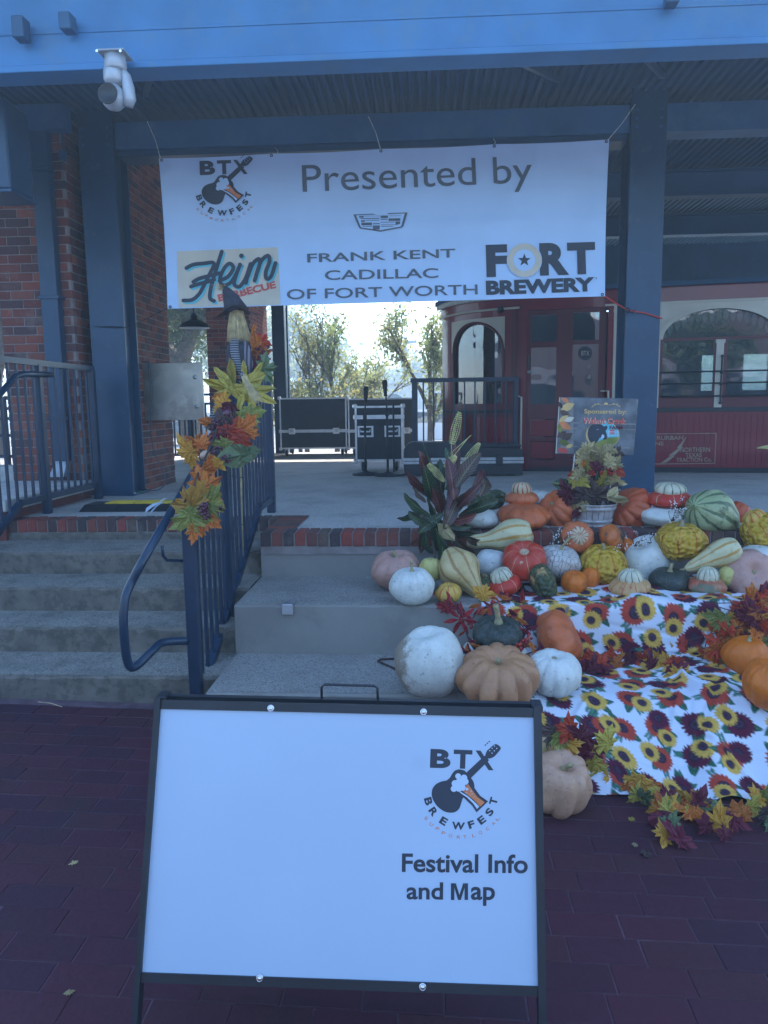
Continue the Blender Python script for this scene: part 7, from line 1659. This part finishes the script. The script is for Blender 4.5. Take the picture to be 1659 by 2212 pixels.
zt = PY(877, 729, 62).z; x0 = up.location.x
mb = MB(); mb.tube([(x0, 62, -.05), (x0, 62, zt)], [.19, .13], 10); part('shaft', mb, 'pole', up, True)
mb = MB(); mb.box(x0-.9, x0+.9, 61.9, 62.05, zt-.45, zt-.3); part('crossarm', mb, 'pole', up)
mb = MB()
for dx in (-.8, 0, .8): mb.lathe([(0, 0), (.08, 0), (.08, .15), (0, .2)], 8, Matrix.Translation((x0+dx, 61.9, zt-.3)))
part('insulators', mb, 'grey', up)
up2 = thing('utility_pole', 'short H shaped utility pole with a transformer seen through the thin trees', 'utility pole', (bpos(705, 60), 60, -.05)); x1 = up2.location.x; z2 = PY(705, 762, 60).z
mb = MB(); mb.tube([(x1, 60, -.05), (x1, 60, z2)], .13, 8); mb.tube([(x1-1.9, 60, -.05), (x1-1.9, 60, z2-.6)], .12, 8); part('shaft', mb, 'pole', up2, True)
mb = MB(); mb.box(x1-2.6, x1+1.6, 59.9, 60.1, z2-.9, z2-.7); part('crossarm', mb, 'pole', up2)
mb = MB(); mb.lathe([(0, 0), (.25, 0), (.25, .6), (0, .65)], 12, Matrix.Translation((x1+.5, 59.8, z2-2.4))); part('transformer', mb, 'grey', up2)
wr = thing('power_lines', 'sagging power lines strung from the utility pole across the sky', 'power lines', (x0, 62, zt))
mb = MB()
for dz, dx in ((-.2, -.8), (-.25, .8), (-.9, 0), (-1.2, .1)):
    for sx, ex in ((-1, -34), (1, 30)):
        pts = [Vector((x0+dx+ex*t, 62-6*t, zt+dz-3.2*t*(1-t))) for t in [i/10 for i in range(11)]]; mb.tube(pts, .028, 4, False)
part('wire', mb, 'black', wr)
def car(label, x, y, col, rz=0):
    c = thing('parked_car', label, 'car', (x, y, -.05), 'parked cars beyond the porch'); c.rotation_euler = (0, 0, rz)
    cmt = mat('car_paint_'+col[0], col[1], .3, 0, .03, 2, 0, coat=.5)
    mb = MB(); pr = [(-2.2, .35), (2.2, .35), (2.25, .75), (1.5, .95), (.9, 1.42), (-1.1, 1.45), (-1.75, .98), (-2.25, .85)]; mb.prism([(a, -.85, b) for a, b in pr], (0, 1.7, 0)); obj('body', mb.mesh('body'), cmt, c)
    mb = MB(); pr = [(-1.6, .98), (1.35, .98), (.82, 1.36), (-1.05, 1.38)]; mb.prism([(a, -.862, b) for a, b in pr], (0, .01, 0)); obj('side_window', mb.mesh('side_window'), 'glass', c)
    for a in (-1.4, 1.4): mb = MB(); mb.lathe([(0, 0), (.2, 0), (.33, .03), (.33, .2), (0, .2)], 18, Matrix.Translation((a, -.87, .33)) @ Matrix.Rotation(-math.pi/2, 4, 'X')); obj('wheel', mb.mesh('wheel'), 'plastic', c)
    return c
car('white car parked beyond the porch seen left of the coach', bpos(945, 30), 30, ('white', (.7, .7, .72)), .1)
car('silver car parked farther off behind the railing gap', bpos(905, 38), 38, ('silver', (.35, .37, .4)), 0)
car('dark car parked behind the far left railing', bpos(410, 34), 34, ('dark', (.03, .04, .06)), 0)
bd = thing('low_building', 'low pale building with an arched doorway far behind the railing', 'building', (bpos(905, 48), 48, -.05))
x = bd.location.x; mb = MB(); mb.box(x-3.2, x+5, 48, 53, -.05, 2.9); part('wall', mb, 'stone', bd); mb = MB(); mb.cbox(x-3.5, x+5.3, 47.7, 53.3, 2.9, 3.15, .02); part('roof', mb, 'stone', bd)
for dx in (-1.6, 1.2): mb = MB(); mb.prism([(x+dx-.8, 47.98, -.05), (x+dx+.8, 47.98, -.05)]+[(x+dx+.8*math.cos(a*math.pi/10), 47.98, 1.5+.8*math.sin(a*math.pi/10)) for a in range(11)], (0, -.01, 0)); part('arched_opening', mb, 'plastic', bd)
# ================================================================== ADDED HAZE FOR THE LENS VEIL
hz = MB(); hz.box(-122, 122, -70, 262, -1.6, 10.6)
hm = bpy.data.materials.new('pale_blue_lens_veil'); hm.use_nodes = True; ht = hm.node_tree; ht.nodes.remove(ht.nodes['Principled BSDF'])
pv = ht.nodes.new('ShaderNodeVolumePrincipled'); pv.inputs['Color'].default_value = (.55, .78, 1.0, 1); pv.inputs['Density'].default_value = .008; pv.inputs['Anisotropy'].default_value = .35  # volume added to lift the darks like a lens veil
ht.links.new(pv.outputs[0], ht.nodes['Material Output'].inputs['Volume'])
hzo = hz.build('veil_haze', hm); hzo['kind'] = 'stuff'
